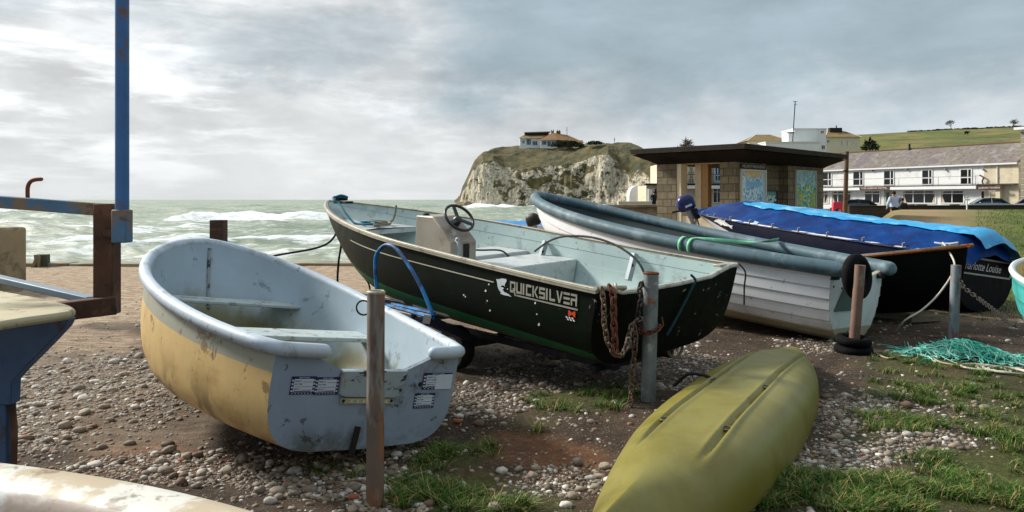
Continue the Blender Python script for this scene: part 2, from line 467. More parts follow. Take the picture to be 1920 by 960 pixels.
def gbase(X, Y):
    X = np.asarray(X, float); Y = np.asarray(Y, float)
    z = .10 * np.exp(-(((X - 1.0) / 1.1) ** 2 + ((Y - 5.35) / .9) ** 2)) + .05 * np.exp(-(((X + 2.1) / .9) ** 2 + ((Y - 6.2) / 1.0) ** 2))
    q = X / np.maximum(Y, .1)
    wx = sstep(.452, .50, q)
    z = z + 1.06 * sstep(11, 31, Y) * wx * sstep(40, 33, Y) + .35 * sstep(9, 13, Y) * wx * sstep(15, 12, Y) * 0
    z = z + .18 * sstep(30, 60, Y) * sstep(.1, .2, q)
    land = np.where(Y < 17.6, 1.0, sstep(.082, .092, q))
    z = z - 4.5 * (1 - land)
    z = z + sstep(115, 190, Y) * 4 * land * sstep(.2, .3, q)
    return z
def gz(x, y):
    return float(gbase(x, y)) + .018 * fbm(x * .9, y * .9, 3, 3) + (.006 * fbm(x * 5, y * 5, 1, 2) if y < 14 else 0)
xs = np.concatenate([-np.geomspace(7, 420, 60)[::-1], np.linspace(-6.95, 9, 300), np.geomspace(9.1, 420, 70)])
ys = np.concatenate([np.linspace(-6, .5, 10), np.linspace(.6, 13, 250), np.linspace(13.1, 17.55, 24), [17.62, 17.7], np.geomspace(18, 420, 110)])
GX, GY = np.meshgrid(xs, ys)
GZ = gbase(GX, GY); NZ = np.zeros_like(GX)
for i in range(GX.shape[0]):
    for j in range(GX.shape[1]):
        a, b = GX[i, j], GY[i, j]
        if b > 20: continue
        GZ[i, j] += .018 * fbm(a * .9, b * .9, 3, 3) + .006 * fbm(a * 5, b * 5, 1, 2)
        NZ[i, j] = fbm(a * 1.6, b * 1.6, 7, 4)
me = bpy.data.meshes.new('ground'); nr, nc = GX.shape
V = np.stack([GX, GY, GZ], -1).reshape(-1, 3)
I = np.arange(nr * nc).reshape(nr, nc); Q = np.stack([I[:-1, :-1], I[:-1, 1:], I[1:, 1:], I[1:, :-1]], -1).reshape(-1, 4)
def mesh_np(me, V, Q, smooth=True):
    k = Q.shape[1]
    me.vertices.add(len(V)); me.vertices.foreach_set('co', np.ascontiguousarray(V, dtype=np.float32).ravel())
    me.loops.add(Q.size); me.loops.foreach_set('vertex_index', np.ascontiguousarray(Q, dtype=np.int32).ravel())
    me.polygons.add(len(Q)); me.polygons.foreach_set('loop_start', np.arange(0, Q.size, k, dtype=np.int32))
    me.polygons.foreach_set('use_smooth', np.full(len(Q), smooth)); me.update(calc_edges=True); me.validate()
mesh_np(me, V, Q)
def attr(me, name, rgba):
    a = me.attributes.new(name, 'FLOAT_COLOR', 'POINT'); a.data.foreach_set('color', np.ascontiguousarray(rgba, dtype=np.float32).ravel())
pq = GX / np.maximum(GY, .1)
farg = sstep(.455, .49, pq) * sstep(9, 12, GY)
zg = np.maximum(zone(GRASS, GX, GY, NZ) * (GY < 14), 0); zs_ = zone(STONES, GX, GY, NZ) * (GY < 14); zsa = np.maximum(zone(SAND, GX, GY, NZ), sstep(8.5, 10.5, GY) * (1 - farg)); zr = zone(RED, GX, GY, NZ) * (GY < 14)
attr(me, 'zone', np.stack([zg, zs_, zsa, zr], -1).reshape(-1, 4))
tan = np.exp(-((pxof(GX, GY, GZ)[0] - 1740) / 95) ** 2) * sstep(17, 24, GY)
attr(me, 'zone2', np.stack([farg, tan, sstep(44, 48, GY), np.ones_like(tan)], -1).reshape(-1, 4))
m = bpy.data.materials.new('ground'); m.use_nodes = True; N = NT(m); b = m.node_tree.nodes['Principled BSDF']
obj = N.new('ShaderNodeTexCoord').outputs['Object']
a1 = N.new('ShaderNodeAttribute'); a1.attribute_name = 'zone'; g_, s_, sa_ = N.sep(a1.outputs['Vector']); r_ = a1.outputs['Alpha']
a2 = N.new('ShaderNodeAttribute'); a2.attribute_name = 'zone2'; fg_, tn_, rd_ = N.sep(a2.outputs['Vector'])
n1 = N.noise(obj, 3.0, 8, .68); n2 = N.noise(obj, 22, 6, .7); n3 = N.noise(obj, 110, 4, .7); n4 = N.noise(obj, .35, 5, .6)
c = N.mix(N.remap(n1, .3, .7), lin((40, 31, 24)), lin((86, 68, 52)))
c = N.mix(N.math('MULTIPLY', r_, N.remap(n2, .3, .6, .3, 1)), c, lin((140, 92, 60)))
sandc = N.mix(N.remap(N.noise(N.mapping(obj, (1, 2.6, 1)), 4.5, 9, .74), .34, .66), lin((132, 104, 78)), lin((222, 200, 170)))
c = N.mix(N.math('MULTIPLY', sa_, .92), c, sandc)
vor = N.new('ShaderNodeTexVoronoi'); vor.inputs['Scale'].default_value = 34; vor.inputs['Randomness'].default_value = 1; N.link(obj, vor.inputs['Vector'])
vor2 = N.new('ShaderNodeTexVoronoi'); vor2.inputs['Scale'].default_value = 75; N.link(obj, vor2.inputs['Vector'])
sv = N.sep(vor.outputs['Color'])[0]; sv2 = N.sep(vor2.outputs['Color'])[1]
stonec = N.mix(sv, lin((92, 84, 76)), lin((186, 178, 166)))
stonec2 = N.mix(sv2, lin((84, 74, 64)), lin((190, 176, 156)))
k1 = N.math('MULTIPLY', N.remap(vor.outputs['Distance'], .5, .34), N.remap(N.math('ADD', s_, N.math('MULTIPLY', n1, .5)), .35, .8))
k2 = N.math('MULTIPLY', N.remap(vor2.outputs['Distance'], .5, .3), N.math('MULTIPLY', N.remap(n2, .42, .6), .75))
c = N.mix(k2, c, stonec2); c = N.mix(k1, c, stonec)
gc = N.mix(N.remap(n2, .3, .7), lin((50, 58, 22)), lin((98, 104, 44)))
c = N.mix(N.math('MULTIPLY', g_, N.remap(n1, .3, .55, .35, .9)), c, gc)
fgc = N.mix(N.remap(n4, .35, .65), lin((72, 92, 30)), lin((104, 120, 48))); fgc = N.mix(N.remap(n1, .45, .75, 0, .7), fgc, lin((140, 128, 84)))
fgc = N.mix(N.math('MULTIPLY', tn_, N.remap(n1, .25, .55, .5, 1)), fgc, N.mix(N.remap(n2, .3, .7), lin((150, 124, 88)), lin((186, 160, 122))))
c = N.mix(fg_, c, fgc)
c = N.mix(rd_, c, lin((96, 94, 92)))
c = N.mix(N.remap(n3, .35, .7, 0, .45), c, lin((44, 36, 28)))
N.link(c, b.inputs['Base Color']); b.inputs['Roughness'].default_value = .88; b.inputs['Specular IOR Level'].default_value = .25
hgt = N.math('ADD', N.math('MULTIPLY', n2, .5), N.math('ADD', N.math('MULTIPLY', n3, .25), N.math('ADD', N.math('MULTIPLY', k1, .7), N.math('MULTIPLY', k2, .35))))
bn = N.new('ShaderNodeBump'); bn.inputs['Strength'].default_value = .9; bn.inputs['Distance'].default_value = .03
N.link(hgt, bn.inputs['Height']); N.link(bn.outputs[0], b.inputs['Normal'])
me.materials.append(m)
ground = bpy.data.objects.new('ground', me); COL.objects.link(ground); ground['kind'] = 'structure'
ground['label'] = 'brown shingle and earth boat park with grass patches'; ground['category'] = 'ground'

# ------------------------------------------------------------------ shingle and cobbles
def stone_shapes(n=14):
    bm = bmesh.new(); bmesh.ops.create_icosphere(bm, subdivisions=2, radius=1.0)
    base = np.array([v.co[:] for v in bm.verts]); faces = np.array([[v.index for v in f.verts] for f in bm.faces]); bm.free()
    out = []
    for k in range(n):
        q = np.array([b_ * (1 + .22 * noise.noise(Vector(b_) * 1.1 + Vector((k * 7.3, 0, 0))) + .1 * noise.noise(Vector(b_) * 2.6 + Vector((0, k * 5.1, 0)))) for b_ in base])
        q *= np.array([1, RNG.uniform(.62, .95), RNG.uniform(.38, .68)]); out.append(q)
    return out, faces
SH, SF = stone_shapes()
def stone_tint(n):
    t = RNG.random(n); base = np.where(t[:, None] < .58, np.array(lin((152, 138, 120))[:3]), np.where(t[:, None] < .82, np.array(lin((214, 208, 196))[:3]), np.where(t[:, None] < .985, np.array(lin((128, 104, 82))[:3]), np.array(lin((160, 102, 70))[:3]))))
    return base * RNG.uniform(.5, 1.25, (n, 1))
PTS = []; 
def nz_at(x, y): return fbm(x * 1.6, y * 1.6, 7, 4)
tries = 0
cand_px = RNG.uniform(-60, 1980, 150000); cand_py = 480 + (RNG.random(150000) ** .8) * 520
cY = F * H / (cand_py - HY); cX = (cand_px - CX) / F * cY
nzv = np.array([nz_at(a, b_) for a, b_ in zip(cX, cY)])
dens = zone(STONES, cX, cY, nzv) * .95 + .045 + .08 * (nzv > .25)
dens *= np.where(zone(SAND, cX, cY, nzv) > .5, .8, 1) * np.where(zone(GRASS, cX, cY, nzv) > .6, .35, 1)
dens *= np.clip((5.5 / cY) ** .3, .4, 1.4)
keep = (RNG.random(150000) < dens * .56) & (cY < 13.5)
cX, cY = cX[keep], cY[keep]
size = np.clip(np.exp(RNG.normal(math.log(.0092), .55, len(cX))), .0045, .046) * np.clip((cY / 4.5) ** .35, .8, 1.4)
n = len(cX); order = np.argsort(-size / cY)
mstone = bpy.data.materials.new('pebble'); mstone.use_nodes = True; N = NT(mstone); b = mstone.node_tree.nodes['Principled BSDF']
at_ = N.new('ShaderNodeAttribute'); at_.attribute_name = 'tint'; obj = N.new('ShaderNodeTexCoord').outputs['Object']
N.link(N.mix(N.remap(N.noise(obj, 45, 5, .7), .35, .7, 0, .55), at_.outputs['Color'], lin((84, 74, 62))), b.inputs['Base Color']); b.inputs['Roughness'].default_value = .75
def stone_verts(i, X, Y, sz):
    q = SH[RNG.integers(len(SH))] * sz; a = RNG.uniform(0, 2 * PI); t = RNG.normal(0, .22)
    c_, s_n = math.cos(a), math.sin(a); ct, st = math.cos(t), math.sin(t)
    q = q @ np.array([[1, 0, 0], [0, ct, st], [0, -st, ct]]) @ np.array([[c_, s_n, 0], [-s_n, c_, 0], [0, 0, 1]])
    return q + np.array([X, Y, gz(X, Y) + sz * .05])
tints = stone_tint(n); VV = []; TT = []; big_ids = order[:300]; rest = order[300:]
for i in rest:
    VV.append(stone_verts(i, cX[i], cY[i], size[i])); TT.append(np.tile(np.append(tints[i], 1), (len(SH[0]), 1)))
me = bpy.data.meshes.new('shingle'); nv = len(SH[0])
QQ = (SF[None] + (np.arange(len(rest)) * nv)[:, None, None]).reshape(-1, 3)
mesh_np(me, np.concatenate(VV), QQ); attr(me, 'tint', np.concatenate(TT)); me.materials.append(mstone)
o = bpy.data.objects.new('shingle', me); COL.objects.link(o); tag(o, 'grey and white pebbles spread over the brown earth', 'shingle', kind='stuff')
STONE_N = n
for i in big_ids:
    v = stone_verts(i, 0, 0, size[i]) ; v[:, 2] -= v[:, 2].min()
    me = bpy.data.meshes.new('beach_stone'); mesh_np(me, v, SF); attr(me, 'tint', np.tile(np.append(tints[i], 1), (nv, 1))); me.materials.append(mstone)
    o = bpy.data.objects.new('beach_stone', me); COL.objects.link(o); o.location = (cX[i], cY[i], gz(cX[i], cY[i]) - size[i] * .30)
    tag(o, 'smooth rounded beach stone lying loose among the shingle', 'stone', 'larger loose stones among the shingle')

# ------------------------------------------------------------------ grass
def blades(n, Xs, Ys, Zs, hmin, hmax, wdt, lean=.5):
    h = RNG.uniform(hmin, hmax, n); a = RNG.uniform(0, 2 * PI, n); l = RNG.uniform(.15, lean, n) * h * 1.6
    wv = wdt * RNG.uniform(.6, 1.3, n); dx, dy = np.cos(a), np.sin(a); sx, sy = -dy, dx
    P = []
    for f, ww in ((0, 1), (.45, .85), (.8, .55)):
        cx = Xs + dx * l * f ** 2; cy = Ys + dy * l * f ** 2; cz = Zs + h * f * (1 - .22 * f)
        P += [np.stack([cx - sx * wv * ww, cy - sy * wv * ww, cz], -1), np.stack([cx + sx * wv * ww, cy + sy * wv * ww, cz], -1)]
    P.append(np.stack([Xs + dx * l, Ys + dy * l, Zs + h * .78], -1))
    V = np.stack(P, 1); idx = np.arange(n)[:, None, None] * 7
    T = np.array([[0, 1, 3], [0, 3, 2], [2, 3, 5], [2, 5, 4], [4, 5, 6]])
    return V.reshape(-1, 3), (idx + T[None]).reshape(-1, 3)
TX = []; TY = []; TH = []
tpx = RNG.uniform(480, 2000, 7000); tpy = 640 + RNG.random(7000) * 380; tY = F * H / (tpy - HY); tX = (tpx - CX) / F * tY
tn = np.array([nz_at(a, b_) for a, b_ in zip(tX, tY)]); td = zone(GRASS, tX, tY, tn); tcl = np.array([noise.noise(Vector((a * 2.1, b_ * 2.1, 14))) for a, b_ in zip(tX, tY)]); tk = RNG.random(7000) < td ** 1.3 * .95 * sstep(-.34, .16, tcl)
for a, b_, dd in zip(tX[tk], tY[tk], td[tk]):
    q = int(RNG.integers(18, 70)); r_ = np.abs(RNG.normal(0, .035, q)); an = RNG.uniform(0, 6.283, q); TX.append(a + r_ * np.cos(an)); TY.append(b_ + r_ * np.sin(an)); TH.append(np.full(q, RNG.uniform(.55, 1.25)))
gX = np.concatenate(TX); gY = np.concatenate(TY); gH = np.concatenate(TH)
gZ = np.array([gz(a, b_) for a, b_ in zip(gX, gY)]) - .004
n = len(gX); V1, Q1 = blades(n, gX, gY, gZ, .025, .085, .0023, 1.1)
V1 = V1.reshape(n, 7, 3); V1[:, :, 2] = gZ[:, None] + (V1[:, :, 2] - gZ[:, None]) * gH[:, None]; V1 = V1.reshape(-1, 3)
# the far bank
K2 = 12000; bY = RNG.uniform(9.5, 31, K2); bq = RNG.uniform(.46, .74, K2); bX = bq * bY
bn_ = np.array([noise.noise(Vector((a * .8, b_ * .8, 9))) for a, b_ in zip(bX, bY)]); kp = (bn_ > -.15) & (np.abs(pxof(bX, bY, gbase(bX, bY))[0] - 1745) > 85)
bX, bY = bX[kp], bY[kp]; bZ = gbase(bX, bY) - .005; V2, Q2 = blades(len(bX), bX, bY, bZ, .03, .10, .006, .8)
me = bpy.data.meshes.new('grass'); mesh_np(me, np.concatenate([V1, V2]), np.concatenate([Q1, Q2 + len(V1)]))
g1 = np.array(lin((38, 74, 20))[:3]); g2 = np.array(lin((84, 118, 34))[:3]); g3 = np.array(lin((160, 142, 92))[:3])
def gcol(n, dry): 
    t = RNG.random((n, 1)); c = g1 * (1 - t) + g2 * t; u = RNG.random((n, 1)); return np.where(u < dry, g3 * RNG.uniform(.7, 1.1, (n, 1)), c * RNG.uniform(.7, 1.2, (n, 1)))
cc = np.concatenate([gcol(n, .22), gcol(len(bX), .12)]); attr(me, 'tint', np.repeat(np.concatenate([cc, np.ones((len(cc), 1))], 1), 7, 0))
mg = bpy.data.materials.new('grass'); mg.use_nodes = True; N = NT(mg); b = mg.node_tree.nodes['Principled BSDF']
t_ = N.new('ShaderNodeAttribute'); t_.attribute_name = 'tint'; N.link(t_.outputs['Color'], b.inputs['Base Color']); b.inputs['Roughness'].default_value = .6
b.inputs['Specular IOR Level'].default_value = .2
me.materials.append(mg); o = bpy.data.objects.new('grass', me); COL.objects.link(o); tag(o, 'short green grass growing in tufts through the shingle', 'grass', kind='stuff')

# ------------------------------------------------------------------ sea
ZS = -1.35
sy = np.concatenate([np.linspace(17, 60, 220), np.geomspace(60.3, 300, 230), np.geomspace(303, 9000, 70)])
su = np.linspace(-1.05, 1.05, 520)
U, SY = np.meshgrid(su, sy); SX = U * SY
SZ = np.zeros_like(SX); rs = np.random.default_rng(5)
for k in range(26):
    lam = 2.2 * 1.18 ** k * .5 + .8; a = rs.normal(1.35, .5); amp = .0100 * lam ** .85 * rs.uniform(.6, 1.1)
    ph = rs.uniform(0, 6.28); kx, ky = math.cos(a) / lam * 6.283, math.sin(a) / lam * 6.283
    fade = sstep(lam * .06, lam * .25, 1 / np.maximum(SY / 480, .02) * lam * .2) if False else np.clip(lam * 150 / SY, 0, 1)
    s = np.sin(SX * kx + SY * ky + ph + .6 * np.sin(SX * .05 * (1 + k % 3) + k)); SZ += amp * fade * (1 - np.abs(s)) * 1.5 - amp * fade * .5
nzs = np.array([[fbm(a * .06, b_ * .16, 2, 4) for a, b_ in zip(ra[::4], rb[::4])] for ra, rb in zip(SX, SY)])
nzs = np.repeat(nzs, 4, 1)[:, :SX.shape[1]]
# breaker rolling in from the left
def breaker(cY, x0, x1, h, wf, wb, seed):
    xx = SX; along = sstep(x0, x0 + 6, xx) * sstep(x1, x1 - 14, xx); cy = cY + 2.5 * np.sin(xx * .11 + seed) + 1.2 * np.sin(xx * .31 + seed * 2)
    dd = SY - cy; prof = np.where(dd < 0, np.exp(-(dd / wf) ** 2), np.exp(-(dd / wb) ** 2)); hh = h * (1 + .15 * np.sin(xx * .23 + seed) * np.sin(xx * .57))
    return prof * hh * along, along * np.where(dd < 0, np.exp(-(dd / (wf * 1.7)) ** 2), np.exp(-(dd / (wb * .45)) ** 2))
foam = np.zeros_like(SX)
chop = np.array([[fbm(a * .5, b_ * .7, 6, 3) for a, b_ in zip(ra[::2], rb[::2])] for ra, rb in zip(SX, SY)]); chop = np.repeat(chop, 2, 1)[:, :SX.shape[1]]
for args in ((104, -50, -12, 1.15, 2.6, 7, .5), (150, -190, -88, 1.0, 2.6, 5, 2.1), (70, -34, -16, .45, 1.6, 3, 1.1), (46, -30, 2, .35, 1.2, 2.4, 3.3), (215, -16, 40, 1.3, 4, 9, 4.0), (33, -24, 1.5, .22, .9, 1.8, 2.7)):
    dz, ff = breaker(*args); SZ += dz * (1 + .28 * chop); foam = np.maximum(foam, ff * min(1, args[3] * .8 + .3))
foam = np.maximum(foam, sstep(.1, .5, nzs) * .55 * sstep(130, 60, SY)); foam = np.maximum(foam, sstep(.22, .6, nzs) * .3)
foam = np.maximum(foam, sstep(222, 244, SY) * sstep(-30, -12, SX) * sstep(300, 262, SY) * .85)
SZ += ZS
me = bpy.data.meshes.new('sea'); nr, nc = SX.shape; I = np.arange(nr * nc).reshape(nr, nc); Q = np.stack([I[:-1, :-1], I[:-1, 1:], I[1:, 1:], I[1:, :-1]], -1).reshape(-1, 4)
mesh_np(me, np.stack([SX, SY, SZ], -1).reshape(-1, 3), Q); attr(me, 'foam', np.stack([foam] * 3 + [np.ones_like(foam)], -1).reshape(-1, 4))
m = bpy.data.materials.new('sea'); m.use_nodes = True; N = NT(m); b = m.node_tree.nodes['Principled BSDF']
obj = N.new('ShaderNodeTexCoord').outputs['Object']; fa = N.new('ShaderNodeAttribute'); fa.attribute_name = 'foam'; fo = N.sep(fa.outputs['Vector'])[0]
na = N.noise(N.mapping(obj, (.30, 1.25, 1)), 1.0, 10, .70, .35); nb = N.noise(N.mapping(obj, (1.3, 3.6, 1)), 1.0, 8, .72, .3); nf = N.noise(N.mapping(obj, (.03, .09, 1)), 1.0, 4)
wc = N.mix(N.remap(nf, .35, .65), lin((112, 130, 110)), lin((148, 157, 134)))
fk = N.math('MULTIPLY', N.remap(N.math('ADD', fo, N.math('MULTIPLY', N.math('SUBTRACT', na, .5), 2.2)), .34, .60), N.remap(nb, .28, .52, .35, 1))
n5 = N.noise(N.mapping(obj, (.22, .75, 1), loc=(4, 2, 0)), 1.0, 9, .66, .5); n6 = N.noise(N.mapping(obj, (.8, 2.4, 1), loc=(1, 7, 0)), 1.0, 9, .7, .4)
ln = N.math('MULTIPLY', N.remap(N.math('ABSOLUTE', N.math('SUBTRACT', n5, .5)), .03, .004), N.remap(n6, .40, .58))
fk = N.math('MAXIMUM', fk, N.math('MULTIPLY', ln, .6))
fk = N.math('MULTIPLY', fk, N.remap(n6, .30, .50, .45, 1))
fk = N.math('MAXIMUM', fk, N.math('MULTIPLY', N.remap(na, .60, .70), .4))
N.link(N.mix(fk, wc, lin((232, 236, 238))), b.inputs['Base Color']); N.link(N.remap(fk, 0, 1, .38, .95), b.inputs['Roughness'])
b.inputs['Specular IOR Level'].default_value = .35
bn = N.new('ShaderNodeBump'); bn.inputs['Strength'].default_value = .55; bn.inputs['Distance'].default_value = .25
N.link(N.math('ADD', na, N.math('MULTIPLY', n6, .8)), bn.inputs['Height']); N.link(bn.outputs[0], b.inputs['Normal'])
me.materials.append(m); o = bpy.data.objects.new('sea', me); COL.objects.link(o); o['kind'] = 'structure'; o['label'] = 'choppy grey green sea with white breakers'; o['category'] = 'sea'

# ------------------------------------------------------------------ chalk headland
cols = []   # photo column, base Y, brow row, skyline row, setback
K_ = [(852, 300, 381, 377, 2), (862, 286, 378, 366, 3), (870, 278, 356, 346, 4), (880, 273, 336, 322, 6), (890, 270, 316, 303, 9), (905, 267, 303, 287, 13), (925, 265, 302, 278, 18), (945, 264, 314, 275, 24), (975, 262, 318, 273.5, 30), (1010, 260, 313, 273.5, 32),
      (1050, 258, 309, 272.5, 32), (1090, 255, 304, 270.5, 30), (1115, 252, 293, 270.5, 26), (1140, 249, 290, 268.5, 22), (1160, 246, 318, 267, 24), (1180, 242, 330, 266.5, 24), (1200, 238, 322, 275, 22), (1225, 232, 338, 288, 20), (1255, 226, 342, 300, 18), (1300, 218, 345, 312, 18), (1380, 208, 350, 322, 18), (1480, 200, 354, 332, 18)]
kp_ = np.array(K_, float)
tt = np.linspace(0, 1, 260); arc = np.linspace(0, 1, len(K_))
ci = [np.interp(tt, arc, kp_[:, k]) for k in range(5)]
rows = []; NR1, NR2, NR3 = 46, 20, 4
for j in range(NR1 + NR2 + NR3 + 1):
    row = []
    for i in range(len(tt)):
        px, Yb, br, sk, sb = [c_[i] for c_ in ci]
        base = Vector(((px - CX) / F * Yb, Yb, -2.2)); fb = at(px, br, Yb + min(5, sb * .4)); top = at(px, sk, Yb + sb + 6)
        nx = px * .05
        if j <= NR1:
            t = j / NR1; p = base.lerp(fb, t); n1_ = fbm(p.x * .09, p.z * .05, 1, 5); n2_ = fbm(p.x * .45, p.z * .12, 5, 4)
            dpt = (3.4 * n1_ + 1.0 * n2_) * math.sin(PI * min(.97, t * .94 + .06)) ** .5 + 1.2 * (1 - t) ** 3 * -1
            sidefade = float(sstep(0, .12, tt[i])); p.y += dpt * (.3 + .7 * sidefade); p.x += .8 * n2_ * sidefade
        elif j <= NR1 + NR2:
            t = (j - NR1) / NR2; p = fb.lerp(top, t); p.z += .9 * math.sin(PI * t) * float(sstep(0, .2, tt[i])) + 1.1 * fbm(p.x * .12, p.y * .12, 8, 4) * math.sin(PI * t) + .35 * fbm(p.x * .35, p.y * .35, 2, 3) * (1 if t < 1 else 1)
        else:
            t = (j - NR1 - NR2) / NR3; p = top + Vector((t * 6 * (1 if i < 40 else 0), 40 * t, -1.5 * t - 6 * t * t)); p.z += .35 * fbm(p.x * .35, p.y * .35, 2, 3)
        row.append(p)
    rows.append(row)
cl = MB().grid(rows)
m = bpy.data.materials.new('chalk_cliff'); m.use_nodes = True; N = NT(m); b = m.node_tree.nodes['Principled BSDF']
tc = N.new('ShaderNodeTexCoord'); obj = tc.outputs['Object']; ge = N.new('ShaderNodeNewGeometry'); nzv_ = N.sep(ge.outputs['Normal'])[2]
uvx, uvy, _ = N.sep(tc.outputs['UV'])
ck = N.mix(N.remap(N.noise(N.mapping(obj, (.9, .9, .16)), 1.0, 8, .7, .3), .3, .68), lin((146, 134, 108)), lin((240, 232, 208)))
ck = N.mix(N.remap(N.noise(N.mapping(obj, (.5, .5, 2.2)), 1.0, 5, .65), .5, .75, 0, .45), ck, lin((120, 112, 96)))
crk = N.remap(N.math('ABSOLUTE', N.math('SUBTRACT', N.noise(N.mapping(obj, (1.1, 1.1, .14), loc=(5, 1, 3)), 1.0, 7, .7, .6), .5)), .035, .006)
ck = N.mix(N.math('MULTIPLY', crk, .6), ck, lin((92, 84, 66)))
ck = N.mix(N.remap(uvx, .74, .95, 0, .75), ck, N.mix(N.noise(obj, .3, 5), lin((190, 160, 116)), lin((168, 108, 64))))
vg = N.mix(N.remap(N.noise(obj, .22, 7, .65), .35, .65), lin((56, 62, 30)), lin((112, 98, 58)))
vg = N.mix(N.remap(N.noise(obj, .55, 5, .65), .5, .7, 0, .6), vg, lin((40, 46, 24)))
speck = N.noise(N.mapping(obj, (.24, .24, .34)), 1.0, 7, .66, .4)
mid = N.math('MULTIPLY', N.remap(uvx, .22, .4), N.remap(uvx, .66, .5))
thr = N.math('SUBTRACT', .60, N.math('MULTIPLY', mid, .10))
patch = N.math('MAXIMUM', N.remap(N.math('SUBTRACT', speck, thr), 0, .035), N.remap(N.noise(N.mapping(obj, (.8, .8, .9), loc=(3, 1, 2)), 1.0, 6, .6), .60, .635))
br_ = N.remap(N.math('ADD', uvy, N.math('MULTIPLY', N.math('SUBTRACT', speck, .5), .55)), .60, .68)
veg = N.math('MAXIMUM', N.math('MAXIMUM', patch, br_), N.remap(nzv_, .62, .8))
N.link(N.mix(veg, ck, vg), b.inputs['Base Color']); b.inputs['Roughness'].default_value = .9
bn = N.new('ShaderNodeBump'); bn.inputs['Strength'].default_value = .9; bn.inputs['Distance'].default_value = 1.2
N.link(N.math('ADD', N.noise(N.mapping(obj, (.8, .8, .2)), 1.0, 8, .7), N.math('MULTIPLY', veg, .3)), bn.inputs['Height']); N.link(bn.outputs[0], b.inputs['Normal'])
o = cl.build('headland', m, smooth=180); o['kind'] = 'structure'; o['label'] = 'white chalk headland with scrub growing over its top'; o['category'] = 'cliff'
mrock = mat('wet_rock', (150, 132, 104), .8, .3, .8, layers=[((70, 60, 44), .6, .45, .65, .8)], bump=(1.5, .8, .4))
rk = MB()
for k in range(3):
    q = SH[k + 2]; c = at(864 + k * 6, 387 - k * 2, 276 - k * 2); rk.add([c + Vector(p) * (2.2 - k * .4) * 1.3 for p in q], [list(map(int, f)) for f in SF])
tag(rk.build('rock_outcrop', mrock, smooth=60), 'brown wave worn rocks at the seaward foot of the chalk cliff', 'rocks')

# ------------------------------------------------------------------ green down behind the hotel
rows = []; hx = np.concatenate([np.linspace(1380, 2350, 90), np.linspace(2380, 4400, 50)])
for t in np.linspace(0, 1.25, 46):
    row = []
    for px in hx:
        sk = np.interp(px, [1380, 1450, 1600, 1700, 1800, 1920, 2100, 2350, 3200, 4400], [300, 285, 252, 247, 242.5, 237, 228, 226, 270, 330])
        Yb, Yt = 128, 330
        if t <= 1: Y = lerp(Yb, Yt, t); zt_ = at(px, sk, Yt).z; zz = lerp(.0, zt_, t ** .92) ; 
        else: Y = Yt + (t - 1) * 500; zz = at(px, sk, Yt).z - (t - 1) * 40
        X = (px - CX) / F * Y
        row.append(Vector((X, Y, zz + (.7 * fbm(X * .03, Y * .03, 3, 4) if t <= 1 else 0))))
    rows.append(row)
hl = MB().grid(rows)
mh = mat('down_turf', (98, 104, 44), .9, .35, .06, layers=[((132, 116, 70), .05, .45, .7, .75), ((60, 62, 30), .18, .56, .7, .7), ((48, 44, 26), .5, .66, .74, .6)], bump=(.6, .5, .4))
o = hl.build('hill', mh, smooth=180); o['kind'] = 'structure'; o['label'] = 'grassy down rising behind the hotel'; o['category'] = 'hill'
# ------------------------------------------------------------------ boat helpers
def bray(B, px, py, x=None, y=None, z=None):
    """point of a boat's own plane seen at a photo position (used to size fittings), in boat coords"""
    Rt = B.R.transposed(); o = Rt @ (Vector((0, 0, H)) - B.T); v = Rt @ Vector(((px - CX) / F, 1, -(py - HY) / F))
    t = (x - o.x) / v.x if x is not None else (y - o.y) / v.y if y is not None else (z - o.z) / v.z
    return o + v * t
def on_hull(B, x, z, side=1, off=.004):
    s = min(.999, max(0, x / B.L))
    for _ in range(3):
        f = (z - B.zk(s)) / (B.zt(s) - B.zk(s)); dx = B.loc(s, f, side).x - x; s = min(.999, max(0, s - dx / B.L))
    return B.P(s, min(.995, max(.01, (z - B.zk(s)) / (B.zt(s) - B.zk(s)))), side, off)
def decal_px(B, mb, pts, yg, mi=0, off=.004, side=1, sub=1):
    out = []
    for k, (px, py) in enumerate(pts):
        p = bray(B, px, py, y=yg * side)
        for _ in range(4):
            s = min(.999, max(0, p.x / B.L)); f = min(.99, max(.02, (p.z - B.zk(s)) / (B.zt(s) - B.zk(s)))); p = bray(B, px, py, y=B.loc(s, f, side).y)
        out.append(on_hull(B, p.x, p.z, side, off))
    mb.poly(out, mi)
def strip_on(B, mb, s0, s1, f0, w, side=1, mi=0, off=.005, n=24, f1=None):
    rows = [[], []]
    for i in range(n + 1):
        s = lerp(s0, s1, i / n); f = f0 if f1 is None else lerp(f0, f1, i / n); dw = w / (B.zt(s) - B.zk(s)) / 2
        rows[0].append(B.P(s, f - dw, side, off)); rows[1].append(B.P(s, f + dw, side, off))
    mb.grid(rows, mi)
def hull_text(B, mb, body, x0, x1, z0, z1, side=1, mi=0, off=.006, **kw):
    vs, fs = text_mb(body, 1.0, **kw); A = np.array(vs); mx, my = A[:, 0].min(), max(0, A[:, 1].min()); wx = A[:, 0].max() - mx; wy = A[:, 1].max() - my
    mb.add([on_hull(B, lerp(x0, x1, (v[0] - mx) / wx), lerp(z0, z1, (v[1] - my) / wy), side, off) for v in vs], fs, mi)
def flat_text(mb, fn, body, u0, u1, v0, v1, mi=0, **kw):
    vs, fs = text_mb(body, 1.0, **kw); A = np.array(vs); mx, my = A[:, 0].min(), A[:, 1].min(); wx = A[:, 0].max() - mx; wy = A[:, 1].max() - my
    mb.add([fn(lerp(u0, u1, (v[0] - mx) / wx), lerp(v0, v1, (v[1] - my) / wy)) for v in vs], fs, mi)

